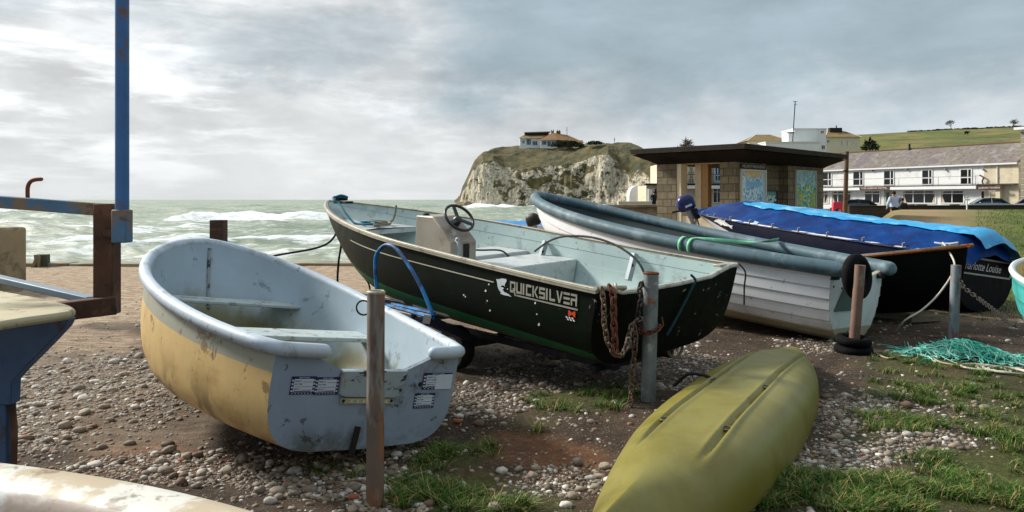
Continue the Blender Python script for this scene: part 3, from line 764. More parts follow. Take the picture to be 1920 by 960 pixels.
M_ = mat
grime = (70, 62, 48)
m_dingyel = M_('yellow_topside', (220, 188, 126), .45, .1, 3, layers=[((176, 128, 60), 2.2, .5, .72, .6), ((120, 92, 58), 5, .62, .7, .7), ((96, 88, 76), (9, 9, 3), .66, .73, .8), ((150, 128, 92), 3.1, .55, .75, .55, (.05, .45)), ((92, 82, 62), 6, .5, .72, .75, (.02, .30)), ((110, 92, 62), (3.2, 3.2, 1.3), .50, .64, .75, (.10, .70))],
               bands=[(.78, 1.1, (168, 168, 150))], spec=.5, bump=(14, .15, .01))
m_dingin = M_('blue_grey_paint', (172, 190, 202), .5, .08, 3, layers=[((140, 134, 92), 2.2, .38, .62, .8, (.28, .62)), ((112, 104, 60), 1.6, .30, .55, .95, (.03, .22)), ((84, 90, 88), 6, .62, .74, .5)], spec=.4, finish=lambda N, cur, obj, uv: N.mix(N.math('MULTIPLY', N.math('MULTIPLY', N.remap(N.math('ADD', N.sep(uv)[1], N.math('MULTIPLY', N.math('SUBTRACT', N.noise(obj, 3, 5), .5), .5)), .50, .18), N.math('GREATER_THAN', N.sep(uv)[1], .0005)), .85), cur, lin((118, 112, 62))))
m_dingtr = M_('grey_blue_transom', (142, 158, 178), .5, .08, 4, layers=[((96, 100, 98), 3.5, .52, .72, .5), ((72, 74, 62), 2.6, .45, .7, .8, (.02, .34)), ((60, 54, 44), 9, .66, .72, .8)], spec=.4)
m_tube = M_('pale_rubbing_tube', (186, 200, 212), .5, .07, 4, layers=[((140, 140, 128), 5, .52, .74, .55), ((90, 86, 78), 14, .66, .74, .6)], bump=(9, .2, .01))
m_thwart = M_('weathered_thwart', (178, 190, 190), .55, .1, 5, layers=[((110, 104, 84), 7, .58, .72, .7), ((60, 52, 40), 12, .66, .72, .8)])
m_black = M_('black_rubber', (22, 22, 23), .75, .2, 8, layers=[((60, 58, 54), 6, .58, .75, .5)])
m_dark = M_('dark_stain', (34, 30, 26), .8, .3, 20)
m_board = M_('peeling_board', (150, 164, 170), .6, .1, 8, layers=[((26, 22, 18), (5, 5, 16), .52, .60, .95), ((146, 92, 46), 6, .6, .75, .6)])
m_cream = M_('cream_plate', (176, 170, 142), .5, .1, 8, layers=[((110, 96, 66), 9, .55, .75, .5)])
m_navy = M_('navy_print', (24, 34, 84), .5, .05, 8)
m_paper = M_('pale_print', (196, 208, 222), .5, .05, 8)
m_ink = M_('dark_print', (40, 46, 70), .6, .05, 8)
m_alu = M_('dull_aluminium', (176, 170, 152), .42, .14, 6, layers=[((112, 104, 88), 7, .55, .75, .6)], metal=.25)

GLY = {'Q': [(0, .0, .22, 1), (.22, .8, .78, 1), (.78, .18, 1, 1), (.22, 0, .6, .2), [(.46, .40), (.72, .40), (1.16, -.26), (.86, -.26)]], 'U': [(0, 0, .24, 1), (.24, 0, .76, .22), (.76, 0, 1, 1)], 'I': [(.0, 0, .28, 1)],
  'C': [(0, 0, .24, 1), (.24, .78, .95, 1), (.24, 0, .95, .22)], 'K': [(0, 0, .24, 1), [(.27, .46), (.70, 1), (1.0, 1), (.5, .46)], [(.27, .5), (.5, .5), (1.02, 0), (.72, 0)]], 'S': [(0, .78, 1, 1), (0, .56, .2, .78), (0, .40, 1, .60), (.78, .2, 1, .4), (0, 0, 1, .2)],
  'L': [(0, 0, .24, 1), (.24, 0, .95, .22)], 'V': [[(0, 1), (.26, 1), (.54, .1), (.42, 0), (.36, 0)], [(.42, 0), (.62, 0), (1.04, 1), (.78, 1)]], 'E': [(0, .8, 1, 1), (0, .4, 1, .6), (0, 0, 1, .2)], 'R': [(.0, .8, 1, 1), (.78, .42, 1, .8), (.0, .40, .78, .60), (0, 0, .24, .40), (.74, 0, .98, .42)]}
def block_letters(B, mb, word, x0, x1, z0, z1, mi=0):
    wd = [(.42 if c == 'I' else 1.0) for c in word]; gap = .16; tot = sum(wd) + gap * (len(word) - 1); u = 0
    for c, w_ in zip(word, wd):
        sc = 1.0
        for g in GLY[c]:
            q = [(g[0], g[1]), (g[2], g[1]), (g[2], g[3]), (g[0], g[3])] if isinstance(g, tuple) else g
            out = []
            for a, v in q: t = (u + a * sc) / tot; out.append(on_hull(B, lerp(x0, x1, t), lerp(z0, z1, v), 1, .006))
            mb.poly(out, mi)
        u += w_ + gap
# ------------------------------------------------------------------ yellow dinghy
D = dict(tx=-.8469, ty=4.2804, tz=.1092, yaw=2.3046, pitch=.075, roll=.1483, L=2.6502, bm=.7818, bs=.6016, p=2.241, q=.6243, zs=.55, zb=.8414, e=2.1568)
DB = Boat(D, ks=4.7, kb=2.3, belly=.045, fore=.16, forestart=.5, rake=.28, th=.028)
din = thing('rowing_dinghy', 'weathered yellow dinghy with pale blue grey inside and stickers on its stern', 'boat', (DB.T.x, DB.T.y, 0))
mb = MB(); DB.hull(mb); mb.build('hull', [m_dingyel, m_dingin], din, smooth=50)
mb = MB(); DB.transom(mb, cut=[(.40, .535), (.335, .50), (.19, .44), (-.23, .44), (-.385, .505), (-.44, .535)], th=.035, mi=0, mi_in=1); tr = mb.build('transom', [m_dingtr, m_dingin], din, smooth=0)
def aft(y, z, off=.003, B=DB):
    return B.W(B.tr * (1 - (z - B.zk(0)) / (B.zt(0) - B.zk(0))) - off, y, z)
for side, yi in ((1, .335), (-1, -.40)):
    rp = DB.rail(side, 0, 1.0, 34, dz=.005, dy=.012)
    ye = side * DB.half(0)
    pts = [DB.W(-.012, yi, .545), DB.W(-.012, lerp(yi, ye, .5), .55), DB.W(-.012, ye - side * .05, .553), DB.W(-.002, ye - side * .008, .556)] + rp[1:]
    mb = MB(); mb.tube(pts, .039, 14, round_end=True); mb.build('rubbing_tube', m_tube, din, smooth=60)
mb = MB(); DB.seat(mb, 2.02, 2.22, .47, .025); mb.build('thwart', m_thwart, din, bevel=.006)
mb = MB(); DB.seat(mb, 1.12, 1.40, .40, .03); mb.build('thwart', m_thwart, din, bevel=.006)
mb = MB()
mb.prism([aft(y, z, .002) for y, z in ((.205, .44), (.20, .315), (.18, .30), (-.17, .285), (-.20, .30), (-.23, .44))], DB.R @ Vector((-.018, 0, 0))); mb.build('motor_pad', m_board, din, bevel=.004)
mb = MB(); mb.prism([aft(y, z, .002) for y, z in ((.185, .292), (.185, .262), (-.165, .25), (-.165, .280))], DB.R @ Vector((-.007, 0, 0)))
pl = mb.build('name_plate', m_cream, din)
mb = MB()
flat_text(mb, lambda u, v: aft(u, v - .012 * (.14 - u) / .3 * .9, .011), 'TITAN', .14, -.12, .267, .284, bold=.01); mb.build('raised_letters', M_('pale_letters', (214, 212, 196), .5), pl, smooth=0)
for y, z in ((.165, .276), (-.15, .268)): mb = MB(); mb.cyl(aft(y, z, .008), aft(y, z, .013), .009, 10); mb.build('screw', m_dark, pl)
mb = MB(); mb.cyl(aft(-.315, .365, .0), aft(-.315, .365, .03), .022, 14); mb.cyl(aft(-.318, .365, .03), aft(-.318, .365, .034), .014, 12, 1); mb.build('drain_plug', [m_dingtr, m_dark], din)
mb = MB(); mb.bar(aft(.045, .13, .012), aft(.06, -.02, .012), .018, .03); mb.build('skeg', m_dark, din)
# black mould streak down the inside of the stem, on its timber
mb = MB(); pts = []
for i in range(12):
    f = .95 - .7 * i / 11; q = DB.loc_in(1, f, 1); pts.append(DB.W(q.x - .006, 0, q.z))
mb.tube(pts, .014, 6); mb.build('stem_strip', M_('mouldy_strip', (150, 160, 160), .7, .2, 9, layers=[((26, 24, 20), 9, .42, .52, .95)]), din)
def permit(y0, y1, z0, z1, half=False):
    mb = MB(); R_ = lambda a, b_, c, d_, mi, o: mb.poly([aft(a, c, o), aft(b_, c, o), aft(b_, d_, o), aft(a, d_, o)], mi)
    w_ = y0 - y1; h_ = z1 - z0; U = lambda u: y0 - w_ * u; Vv = lambda v: z0 + h_ * v
    R_(y0, y1, z0, z1, 0, .0025); R_(U(.12), U(.88), Vv(.13), Vv(.86), 1, .0032)
    for k in range(4):
        for u in (.03, .90): R_(U(u), U(u + .07), Vv(.16 + .19 * k), Vv(.25 + .19 * k), 1, .0032)
    for k in range(7): R_(U(.08 + .125 * k), U(.13 + .125 * k), Vv(.045), Vv(.08), 1, .0032)
    flat_text(mb, lambda u, v: aft(u, v, .0034), 'BOAT PARK', U(.3), U(.72), Vv(.895), Vv(.965), 1, bold=.02)
    for tx, v, u1, ln in (('PERMIT No', .70, .42, (.48, .86)), ('BOAT NAME', .54, .45, None), ('BERTH No', .26, .40, (.46, .86))):
        flat_text(mb, lambda u, v_: aft(u, v_, .0038), tx, U(.15), U(u1), Vv(v), Vv(v + .08), 2, bold=.02)
        if ln: R_(U(ln[0]), U(ln[1]), Vv(v - .02), Vv(v), 2, .0038)
    R_(U(.15), U(.86), Vv(.42), Vv(.44), 2, .0038); R_(U(.15), U(.84), Vv(.15), Vv(.20), 2, .0038)
    if half: mb.poly([aft(U(.46), Vv(.88), .005), aft(U(1.0), Vv(.93), .005), aft(U(1.0), Vv(.02), .005), aft(U(.43), Vv(.02), .005)], 1)
    return mb
for a in ((.49, .345, .315, .41), (.35, .205, .31, .405), (-.315, -.465, .215, .305)): permit(*a).build('permit_sticker', [m_navy, m_paper, m_ink], din, smooth=0)
st = permit(-.355, -.575, .325, .425, True).build('permit_sticker', [m_navy, m_paper, m_ink], din, smooth=0); st['label'] = 'permit sticker half hidden by blank white paper'

# ------------------------------------------------------------------ green aluminium boat
Q = dict(tx=1.2089, ty=5.7814, tz=.3164, yaw=2.3197, pitch=.0598, roll=-.0354, L=5.1, bm=.8726, bs=.8768, p=1.853, q=.8339, zs=.6016, zb=.8545, e=1.4042)
QB = Boat(Q, ks=4.2, kb=1.6, belly=.0, fore=.62, forestart=.50, rake=.42, trake=.12, th=.022)
def green_fin(N, cur, obj, uv):
    s, f, _ = N.sep(uv)
    k = N.math('MULTIPLY', N.math('GREATER_THAN', f, N.math('ADD', .12, N.math('MULTIPLY', s, .20))), N.math('LESS_THAN', f, N.math('ADD', .235, N.math('MULTIPLY', s, .25))))
    cur = N.mix(k, cur, N.mix(N.noise(obj, 5, 4), lin((20, 84, 50)), lin((40, 112, 74))))
    return N.mix(N.math('LESS_THAN', f, N.math('ADD', .12, N.math('MULTIPLY', s, .20))), cur, N.mix(N.noise(obj, 9, 4), lin((52, 46, 34)), lin((104, 98, 78))))
m_qout = M_('dark_green_hull', (9, 20, 11), .5, .15, 4, layers=[((22, 40, 24), 1.4, .5, .75, .4), ((150, 144, 130), 26, .78, .80, .7)], spec=.12, bump=(20, .1, .004), finish=green_fin)
m_qin = M_('aqua_interior', (184, 204, 202), .5, .07, 3, layers=[((128, 138, 140), 3, .55, .75, .5), ((104, 96, 80), 12, .66, .74, .6), ((118, 112, 84), 2, .45, .7, .6, (.1, .4))],
            bands=[(.40, .412, (196, 206, 204)), (.62, .632, (202, 212, 210)), (.83, .842, (126, 146, 148))])
m_qtr = M_('black_transom', (10, 12, 11), .55, .2, 6, layers=[((168, 164, 150), 7, .70, .715, .8), ((36, 58, 44), 5, .66, .74, .5)], spec=.12)
m_seat = M_('pale_bench', (186, 192, 192), .5, .08, 4, layers=[((126, 120, 104), 5, .55, .75, .55), ((80, 72, 58), 14, .66, .74, .5)])
qu = thing('motor_boat', 'dark green open motorboat with steering wheel console and pale inside on trailer', 'boat', (QB.T.x, QB.T.y, QB.T.z))
mb = MB(); QB.hull(mb); mb.build('hull', [m_qout, m_qin], qu, smooth=50)
mb = MB(); QB.transom(mb, cut=[(.80, .60), (.70, .575), (.60, .545), (.42, .535), (-.07, .53), (-.52, .54), (-.66, .575), (-.78, .60)], th=.05, mi=0, mi_in=1)
mb.build('transom', [m_qtr, m_qin], qu, smooth=0)
mb = MB()
mb.tube([aft(y, z + .006, -.02, QB) for y, z in ((.86, .605), (.80, .603), (.70, .578), (.60, .548), (.42, .538), (-.07, .533), (-.52, .543), (-.66, .578), (-.78, .603), (-.86, .605))], .022, 8); mb.build('transom_cap', M_('pale_capping', (196, 196, 186), .5, .1, 6, layers=[((120, 112, 96), 9, .55, .7, .6)]), qu)
for sd_ in (1, -1):
    mb = MB(); P = QB.rail(sd_, 0, 1, 44, dz=.004, dy=.006); mb.tube(P, .021, 8)
    Pi = QB.rail(sd_, 0, .985, 44, dz=.018, dy=-.02); Po = QB.rail(sd_, 0, .985, 44, dz=.018, dy=.024)
    mb.grid([Pi, Po, [p - QB.R @ Vector((0, 0, .035)) for p in Po]]); mb.build('gunwale', m_alu, qu, smooth=50)
mb = MB(); strip_on(QB, mb, .66, .205, .80, .010, n=40, f1=.82); strip_on(QB, mb, .70, .62, .36, .006); mb.build('pinstripe', M_('cream_line', (184, 182, 158), .5), qu, smooth=0)
mb = MB(); block_letters(QB, mb, 'QUICKSILVER', .862, .180, .468, .552); mb.build('boat_name', M_('silver_letters', (158, 156, 142), .45, .12, 20), qu, smooth=0)
mb = MB(); n_ = 16
mb.grid([[on_hull(QB, lerp(.80, .175, i / n_), lerp(.446, .440, i / n_)) for i in range(n_ + 1)], [on_hull(QB, lerp(.80, .175, i / n_), lerp(.457, .452, i / n_)) for i in range(n_ + 1)]]); mb.build('name_underline', MATS['silver_letters'], qu, smooth=0)
z8 = lambda L: [(900 + a / 8, 500 + b_ / 8) for a, b_ in L]
mb = MB(); decal_px(QB, mb, z8([(248, 185), (290, 188), (330, 175), (400, 185), (405, 215), (385, 250), (375, 272), (382, 300), (360, 280), (330, 282), (315, 302), (350, 310), (365, 322), (345, 345), (365, 375), (430, 408), (480, 452), (430, 437), (370, 427), (308, 402), (322, 388), (290, 350), (270, 300), (262, 235)]), .87)
mb.build('leaping_fish_emblem', M_('pale_emblem', (206, 216, 218), .5), qu, smooth=0)
mb = MB(); hull_text(QB, mb, 'M', .262, .195, .392, .430, bold=.03); mb.build('red_letter', M_('orange_red', (222, 74, 36), .5), qu, smooth=0)
mb = MB()
for a in range(3):
    for r_ in range(2):
        x_ = .285 - .028 * a - .012 * r_; z_ = .372 - .014 * r_
        mb.poly([on_hull(QB, x_, z_), on_hull(QB, x_ - .016, z_), on_hull(QB, x_ - .010, z_ + .011), on_hull(QB, x_ + .006, z_ + .011)])
mb.build('chequer_mark', M_('white_mark', (226, 228, 226), .5), qu, smooth=0)
mb = MB()
for px, py, r_ in ((917, 533, 1.3), (911, 545, 1.8), (914, 564, 1.2), (919, 582, 1.7), (952, 542, 1), (1004, 568, 1.6), (1007, 589, 1.2), (1011, 608, 2.2), (870, 553, 1.4), (873, 556, 1.2)):
    decal_px(QB, mb, [(px + r_ * math.cos(t) * (1 + .3 * math.sin(3 * t + px)), py + 1.4 * r_ * math.sin(t)) for t in np.linspace(0, 5.4, 7)], .85, off=.003)
mb.build('chipped_paint', MATS['white_mark'], qu, smooth=0)
# benches, foredeck, floor
def bench(x0, x1, z, zb=.08):
    mb = MB(); y0, y1 = QB.yat(x0, z), QB.yat(x1, z); yb0, yb1 = QB.yat(x0, zb + .06), QB.yat(x1, zb + .06)
    top = [QB.W(x0, -y0, z), QB.W(x1, -y1, z), QB.W(x1, y1, z), QB.W(x0, y0, z)]; bot = [QB.W(x0, -yb0, zb), QB.W(x1, -yb1, zb), QB.W(x1, yb1, zb), QB.W(x0, yb0, zb)]
    mb.add(top + bot, [(0, 1, 2, 3), (7, 6, 5, 4), (0, 4, 5, 1), (1, 5, 6, 2), (2, 6, 7, 3), (3, 7, 4, 0)]); mb.build('bench', m_seat, qu, bevel=.012)
bench(1.75, 2.29, .46, .1); bench(2.44, 2.93, .47, .1)
mb = MB(); QB.seat(mb, .17, .55, .33, .04); mb.build('stern_seat', m_seat, qu, bevel=.008)
mb = MB(); rows = []
for x_ in np.linspace(3.95, 4.72, 8):
    y_ = QB.yat(x_, .62) ; rows.append([QB.W(x_, y_, .61 + .05 * (x_ - 3.95)), QB.W(x_, 0, .63 + .05 * (x_ - 3.95)), QB.W(x_, -y_, .61 + .05 * (x_ - 3.95))])
mb.grid(rows); mb.grid([[QB.W(3.95, y_, .61) for y_ in (QB.yat(3.95, .61), 0, -QB.yat(3.95, .61))], [QB.W(3.95, y_, .56) for y_ in (QB.yat(3.95, .56), 0, -QB.yat(3.95, .56))]]); mb.build('bow_seat', m_seat, qu, smooth=30)
mb = MB(); QB.seat(mb, .24, 3.9, .09, .01); mb.build('floor', m_qin, qu)
# splash well plate and struts on the inside of the far side
mb = MB(); QB.box(mb, .16, .22, -.42, .22, .16, .50); mb.build('motor_board', m_seat, qu, bevel=.01)
for x_ in (2.17, 1.02):
    mb = MB(); y_ = -QB.yat(x_, .5) + .02; mb.bar(QB.W(x_, y_ + .10, .36), QB.W(x_, -QB.yat(x_, .6) + .03, .60), .05, .05); mb.cyl(QB.W(x_ - .03, y_ + .08, .50), QB.W(x_ - .036, y_ + .08, .50), .015, 10, 1)
    mb.build('oar_bracket', [M_('grey_bracket', (150, 158, 164), .45, .12, 8, metal=.3), m_dark], qu, bevel=.006)
# steering console
mcon = M_('stained_console', (162, 152, 138), .42, .12, 4, layers=[((118, 100, 84), 3, .45, .7, .6), ((206, 204, 196), 3.6, .60, .68, .6)], metal=.2)
prof = [(2.12, .30), (2.12, .68), (2.40, .90), (2.67, .89), (2.69, .30)]
ya, yb_ = .45, .15
mb = MB(); mb.prism([QB.W(x_, ya, z_) for x_, z_ in prof], QB.R @ Vector((0, yb_ - ya, 0))); con = mb.build('console', mcon, qu, bevel=.012)
mb = MB(); mb.prism([QB.W(2.118, .31, .52), QB.W(2.118, .24, .52), QB.W(2.118, .24, .66), QB.W(2.118, .31, .66)], QB.R @ Vector((-.004, 0, 0))); mb.build('slot', m_dark, con)
mb = MB(); mb.tube([QB.W(2.11, .40, .70), QB.W(2.07, .41, .68), QB.W(2.05, .41, .62), QB.W(2.08, .41, .55)], .014, 8, round_end=True); mb.ball(QB.W(2.09, .40, .71), .022); mb.build('throttle_lever', MATS['grey_bracket'], con)
hubc = QB.W(2.28, .26, .855); ax = (QB.R @ Vector((-.72, 0, .66))).normalized()
m_whl = M_('black_wheel', (24, 25, 26), .4, .1, 9, spec=.5)
whl_c = hubc + ax * .05
mb = MB(); mb.torus(whl_c, .148, .014, ax, 36, 10); sw = mb.build('steering_wheel', m_whl, con)
mb = MB(); a_ = Vector((0, 0, 1)).cross(ax).normalized(); b_ = ax.cross(a_)
for an in (90, 205, 325):
    dd = a_ * math.cos(math.radians(an)) + b_ * math.sin(math.radians(an)); mb.bar(hubc + ax * .03, whl_c + dd * .145, .034, .012, up=ax)
mb.lathe([(0, .05), (.03, .046), (.042, .03), (.045, .0), (.038, -.09), (0, -.09)], hubc, ax, 18); mb.build('wheel_hub', m_whl, con)
mb = MB(); mb.ball(QB.W(2.60, .38, .90), (.035, .035, .015)); mb.build('deck_knob', m_black, con)
# cables and ropes inside that are fixed to the boat
mb = MB(); mb.tube(catmull([bray(QB, *p, y=-.3) and QB.W(*bray(QB, *p, y=yy)) for p, yy in (((1003, 471), -.62), ((1030, 452), -.52), ((1061, 443), -.4), ((1110, 445), -.3), ((1155, 460), -.25), ((1192, 486), -.2), ((1209, 516), -.15), ((1213, 545), -.12))], 6), .010, 8); mb.build('control_cable', m_black, qu)
mb = MB(); mb.tube(catmull([QB.W(2.6, .12, .55), QB.W(2.5, -.2, .52), QB.W(2.43, -.45, .50), QB.W(2.36, -.52, .40)], 6), .009, 8); mb.tube([QB.W(2.39, -.50, .45), QB.W(2.33, -.53, .36)], .018, 8); mb.build('fuel_line', M_('dark_teal_line', (30, 52, 54), .5), qu)
mb = MB(); P = QB.rail(1, .975, 1, 4); mb.box(QB.W(4.78, 0, .865), (.30, .10, .03), Q['yaw']); mb.cyl(QB.W(4.82, -.08, .90), QB.W(4.82, .08, .90), .018, 10); mb.build('bow_fitting', m_black, qu, bevel=.005)
mb = MB(); mb.tube([QB.W(.0, .90, .625), QB.W(-.03, .62, .60), QB.W(-.02, .66, .59)], .016, 8); mb.torus(QB.W(-.02, .72, .605), .03, .012, (1, 0, 0), 14, 6); mb.build('corner_shackle', m_alu, qu)
mb = MB(); mb.bar(QB.W(.06, -.93, .615), QB.W(.06, -.66, .62), .07, .02); mb.build('corner_plate', m_alu, qu, bevel=.004)

# ------------------------------------------------------------------ its trailer
m_tblue = M_('trailer_blue', (34, 126, 190), .45, .12, 6, layers=[((24, 44, 84), 4, .45, .6, .85), ((80, 60, 44), 11, .64, .74, .7)])
m_tdark = M_('trailer_steel', (30, 36, 52), .6, .2, 6, layers=[((92, 62, 42), 5, .55, .7, .7)])
trl = thing('boat_trailer', 'low boat trailer with bright blue hoop and black tyres under the green boat', 'trailer', (QB.W(1.9, 0, 0).x, QB.W(1.9, 0, 0).y, 0))
def qw(x, y, z): p = QB.W(x, y, 0); return Vector((p.x, p.y, z))
mb = MB()
for y in (.34, -.34): mb.bar(qw(.25, y, .255), qw(3.3, y * .8, .30), .07, .06); mb.bar(qw(3.3, y * .8, .30), qw(4.5, 0, .36), .07, .06)
for x in (.4, 1.9, 3.2): mb.bar(qw(x, -.45, .23), qw(x, .45, .23), .06, .05)
mb.bar(qw(4.3, 0, .36), qw(5.6, .1, .42), .08, .07); mb.build('chassis', m_tdark, trl, bevel=.005)
mb = MB(); mb.bar(qw(1.9, -.56, .20), qw(1.9, .56, .20), .05); mb.build('axle', m_tdark, trl)
for y in (.56, -.56):
    ax_ = (QB.R @ Vector((0, 1, 0))); ax_.z = 0; ax_.normalize(); c = qw(1.9, y, .195)
    mb = MB(); mb.lathe([(.10, -.06), (.175, -.068), (.192, -.045), (.195, 0), (.192, .045), (.175, .068), (.10, .06)], c, ax_, 28); wh = mb.build('tyre', m_black, trl, smooth=50)
    mb = MB(); mb.lathe([(.0, .035), (.04, .05), (.05, .03), (.085, .03), (.105, .058), (.105, -.058), (.085, -.03), (0, -.03)], c, ax_, 24); mb.build('rim', M_('white_rim', (198, 196, 186), .5, .1, 8, layers=[((96, 72, 50), 9, .55, .7, .7)]), wh, smooth=40)
for x in (.5, 1.6, 2.9):
    for y in (.30, -.30):
        mb = MB(); mb.cyl(qw(x, y, .25), qw(x, y, QB.W(x, y, .03).z + .03), .03, 8); mb.build('keel_support', m_tdark, trl)
mb = MB(); hp = [QB.W(*bray(QB, px, py, y=1.05)) for px, py in ((712, 610), (708, 560), (704, 510), (706, 478), (722, 460), (742, 466), (768, 500), (793, 545), (812, 592))]
hp[0].z = .28; mb.tube(catmull(hp, 7), .017, 10); mb.build('guide_hoop', m_tblue, trl)
mb = MB(); e1 = QB.W(*bray(QB, 812, 592, y=1.05)); mb.tube([QB.W(*bray(QB, 690, 562, y=1.0)), e1 + Vector((0, 0, -.02))], .016, 8); mb.tube([QB.W(*bray(QB, 735, 570, y=.8)), QB.W(*bray(QB, 815, 588, y=.9))], .016, 8)
mb.build('side_rail', m_tblue, trl); mb = MB(); mb.bar(e1 + Vector((-.05, 0, -.03)), qw(1.75, .5, .27), .08, .07); mb.build('outrigger', m_tdark, trl)
jc = at(1266, 650, 6.15); 
mb = MB(); mb.torus(jc, .085, .012, (.55, -.8, 0), 26, 8); jw = mb.build('launching_wheel', M_('rusty_rim', (150, 140, 116), .6, .2, 9), trl)
mb = MB(); ax_ = Vector((.55, -.8, 0)).normalized(); a_ = Vector((0, 0, 1)).cross(ax_).normalized()
for k in range(6): an = k * PI / 3; mb.tube([jc, jc + (a_ * math.cos(an) + Vector((0, 0, 1)) * math.sin(an)) * .08], .005, 6)
mb.cyl(jc - ax_ * .03, jc + ax_ * .03, .016, 10); mb.build('spoke', MATS['rusty_rim'], jw)
mb = MB(); mb.tube([jc + Vector((-.02, 0, 0)), qw(.4, .30, .24)], .012, 8); mb.build('wheel_strut', m_tdark, trl)

# ------------------------------------------------------------------ white clinker boat with grey tubes
Wd = dict(tx=3.6221, ty=8.2254, tz=-.0167, yaw=2.2381, pitch=.0916, roll=.0468, L=5.321, bm=.892, bs=.5389, p=2.3001, q=.702, zs=.7606, zb=1.0544, e=2.4359)
WB = Boat(Wd, ks=2.7, kb=1.5, belly=.02, fore=.5, forestart=.55, rake=.35, th=.03)
m_wout = M_('white_gelcoat', (230, 233, 236), .35, .05, 3, layers=[((170, 160, 138), 2.5, .5, .75, .5, (.1, .5)), ((120, 112, 98), 12, .68, .76, .5)], bands=[(-.1, .20, (178, 166, 142))], spec=.5)
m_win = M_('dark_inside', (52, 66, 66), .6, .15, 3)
m_gtube = M_('grey_foam_tube', (76, 102, 112), .6, .08, 4, layers=[((142, 158, 166), 3, .5, .75, .5), ((50, 62, 66), 6, .6, .75, .5)], bump=(24, .15, .006))
wb = thing('clinker_boat', 'white clinker boat with long grey foam tubes along both gunwales', 'boat', (WB.T.x, WB.T.y, 0))
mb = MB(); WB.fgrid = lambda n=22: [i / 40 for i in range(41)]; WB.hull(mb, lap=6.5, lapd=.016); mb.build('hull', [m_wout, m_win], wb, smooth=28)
WB.fgrid = lambda n=22: [(i / 22) ** 1.5 for i in range(23)]
mb = MB(); WB.transom(mb, cut=[(.30, .70), (.18, .60), (-.18, .60), (-.30, .70)], th=.05, mi=0, mi_in=1); mb.build('transom', [m_wout, m_win], wb, smooth=0, bevel=.01)
mb = MB(); mb.prism([aft(y, z, .002, WB) for y, z in ((.26, .60), (.42, .34), (-.05, .34), (-.05, .60))], WB.R @ Vector((-.02, 0, 0))); mb.build('motor_pad', M_('green_grey_pad', (92, 104, 100), .6), wb, bevel=.004)
mb = MB()
for y in (.10, .03, -.05): mb.prism([aft(y - .012, .12, .002, WB), aft(y + .010, .085, .002, WB), aft(y + .004, .06, .002, WB), aft(y - .02, .10, .002, WB)], WB.R @ Vector((-.003, 0, 0)))
for y, z in ((.47, .60), (.30, .58)): mb.cyl(aft(y, z, 0, WB), aft(y, z, .006, WB), .012, 8)
mb.build('drain_slot', m_dark, wb)
pp = WB.rail(1, 0, 1, 40, dz=.03, dy=.02); ps = WB.rail(-1, 0, 1, 40, dz=.03, dy=.02)
dv = (pp[0] - pp[1]).normalized(); pa = [pp[0] + dv * .12, pp[0] + dv * .06]
dv2 = (ps[0] - ps[1]).normalized(); pb = [ps[0] + dv2 * .07, ps[0] + dv2 * .04]
bt = WB.W(WB.L + .03, 0, WB.zt(1) + .03)
for P in (pa + pp[:-1] + [bt], pb + ps[:-1] + [bt]):
    mb = MB(); mb.tube(P, .080, 16, round_end=True); mb.build('foam_tube', m_gtube, wb, smooth=60)
mb = MB(); WB.seat(mb, 1.0, 1.3, .45); WB.seat(mb, 2.6, 2.9, .5); mb.build('thwart', m_win, wb)
for y in (.50, -.46):
    mb = MB(); mb.box(WB.W(-.02, y, .70), (.06, .09, .05), Wd['yaw']); mb.build('tube_clamp', m_dark, wb, bevel=.004)
# green ratchet strap over the tubes: lies on the boat, loose
m_strap = M_('green_webbing', (112, 196, 150), .5, .12, 9, layers=[((190, 222, 206), 5, .5, .7, .6)])
mb = MB()
def ring_pts(x, side, a0, a1, r=.096, n=9):
    s = x / WB.L; p = WB.loc(s, 1, side); out = []
    for i in range(n + 1):
        a = lerp(a0, a1, i / n); out.append(WB.W(x, p.y + side * (.02 + r * math.cos(a)), p.z + .03 + r * math.sin(a)))
    return out
for x in (1.64, 1.52):
    A = ring_pts(x - .02, 1, -1.0, PI * .75); B_ = ring_pts(x + .02, 1, -1.0, PI * .75); mb.grid([A, B_])
L_ = [WB.W(1.55, WB.loc(1.55 / WB.L, 1, 1).y - .04, WB.zt(.3) + .12), WB.W(1.5, .3, WB.zt(.3) + .10), WB.W(1.5, -.1, WB.zt(.3) + .085), WB.W(1.5, -.5, WB.zt(.3) + .10), WB.W(1.5, -WB.loc(1.5 / WB.L, 1, 1).y + .02, WB.zt(.3) + .13)]
C_ = catmull(L_, 6); rows = [[], []]
for i, p in enumerate(C_):
    tw = 1.2 * math.sin(i / len(C_) * PI * 1.6); off = WB.R @ Vector((.026 * math.cos(tw), 0, .026 * math.sin(tw))); rows[0].append(p - off); rows[1].append(p + off)
mb.grid(rows); st = mb.build('ratchet_strap', m_strap, base=L_[0]); sm = st.modifiers.new('solid', 'SOLIDIFY'); sm.thickness = .003
tag(st, 'pale green webbing strap looped over grey tubes of white boat', 'strap')

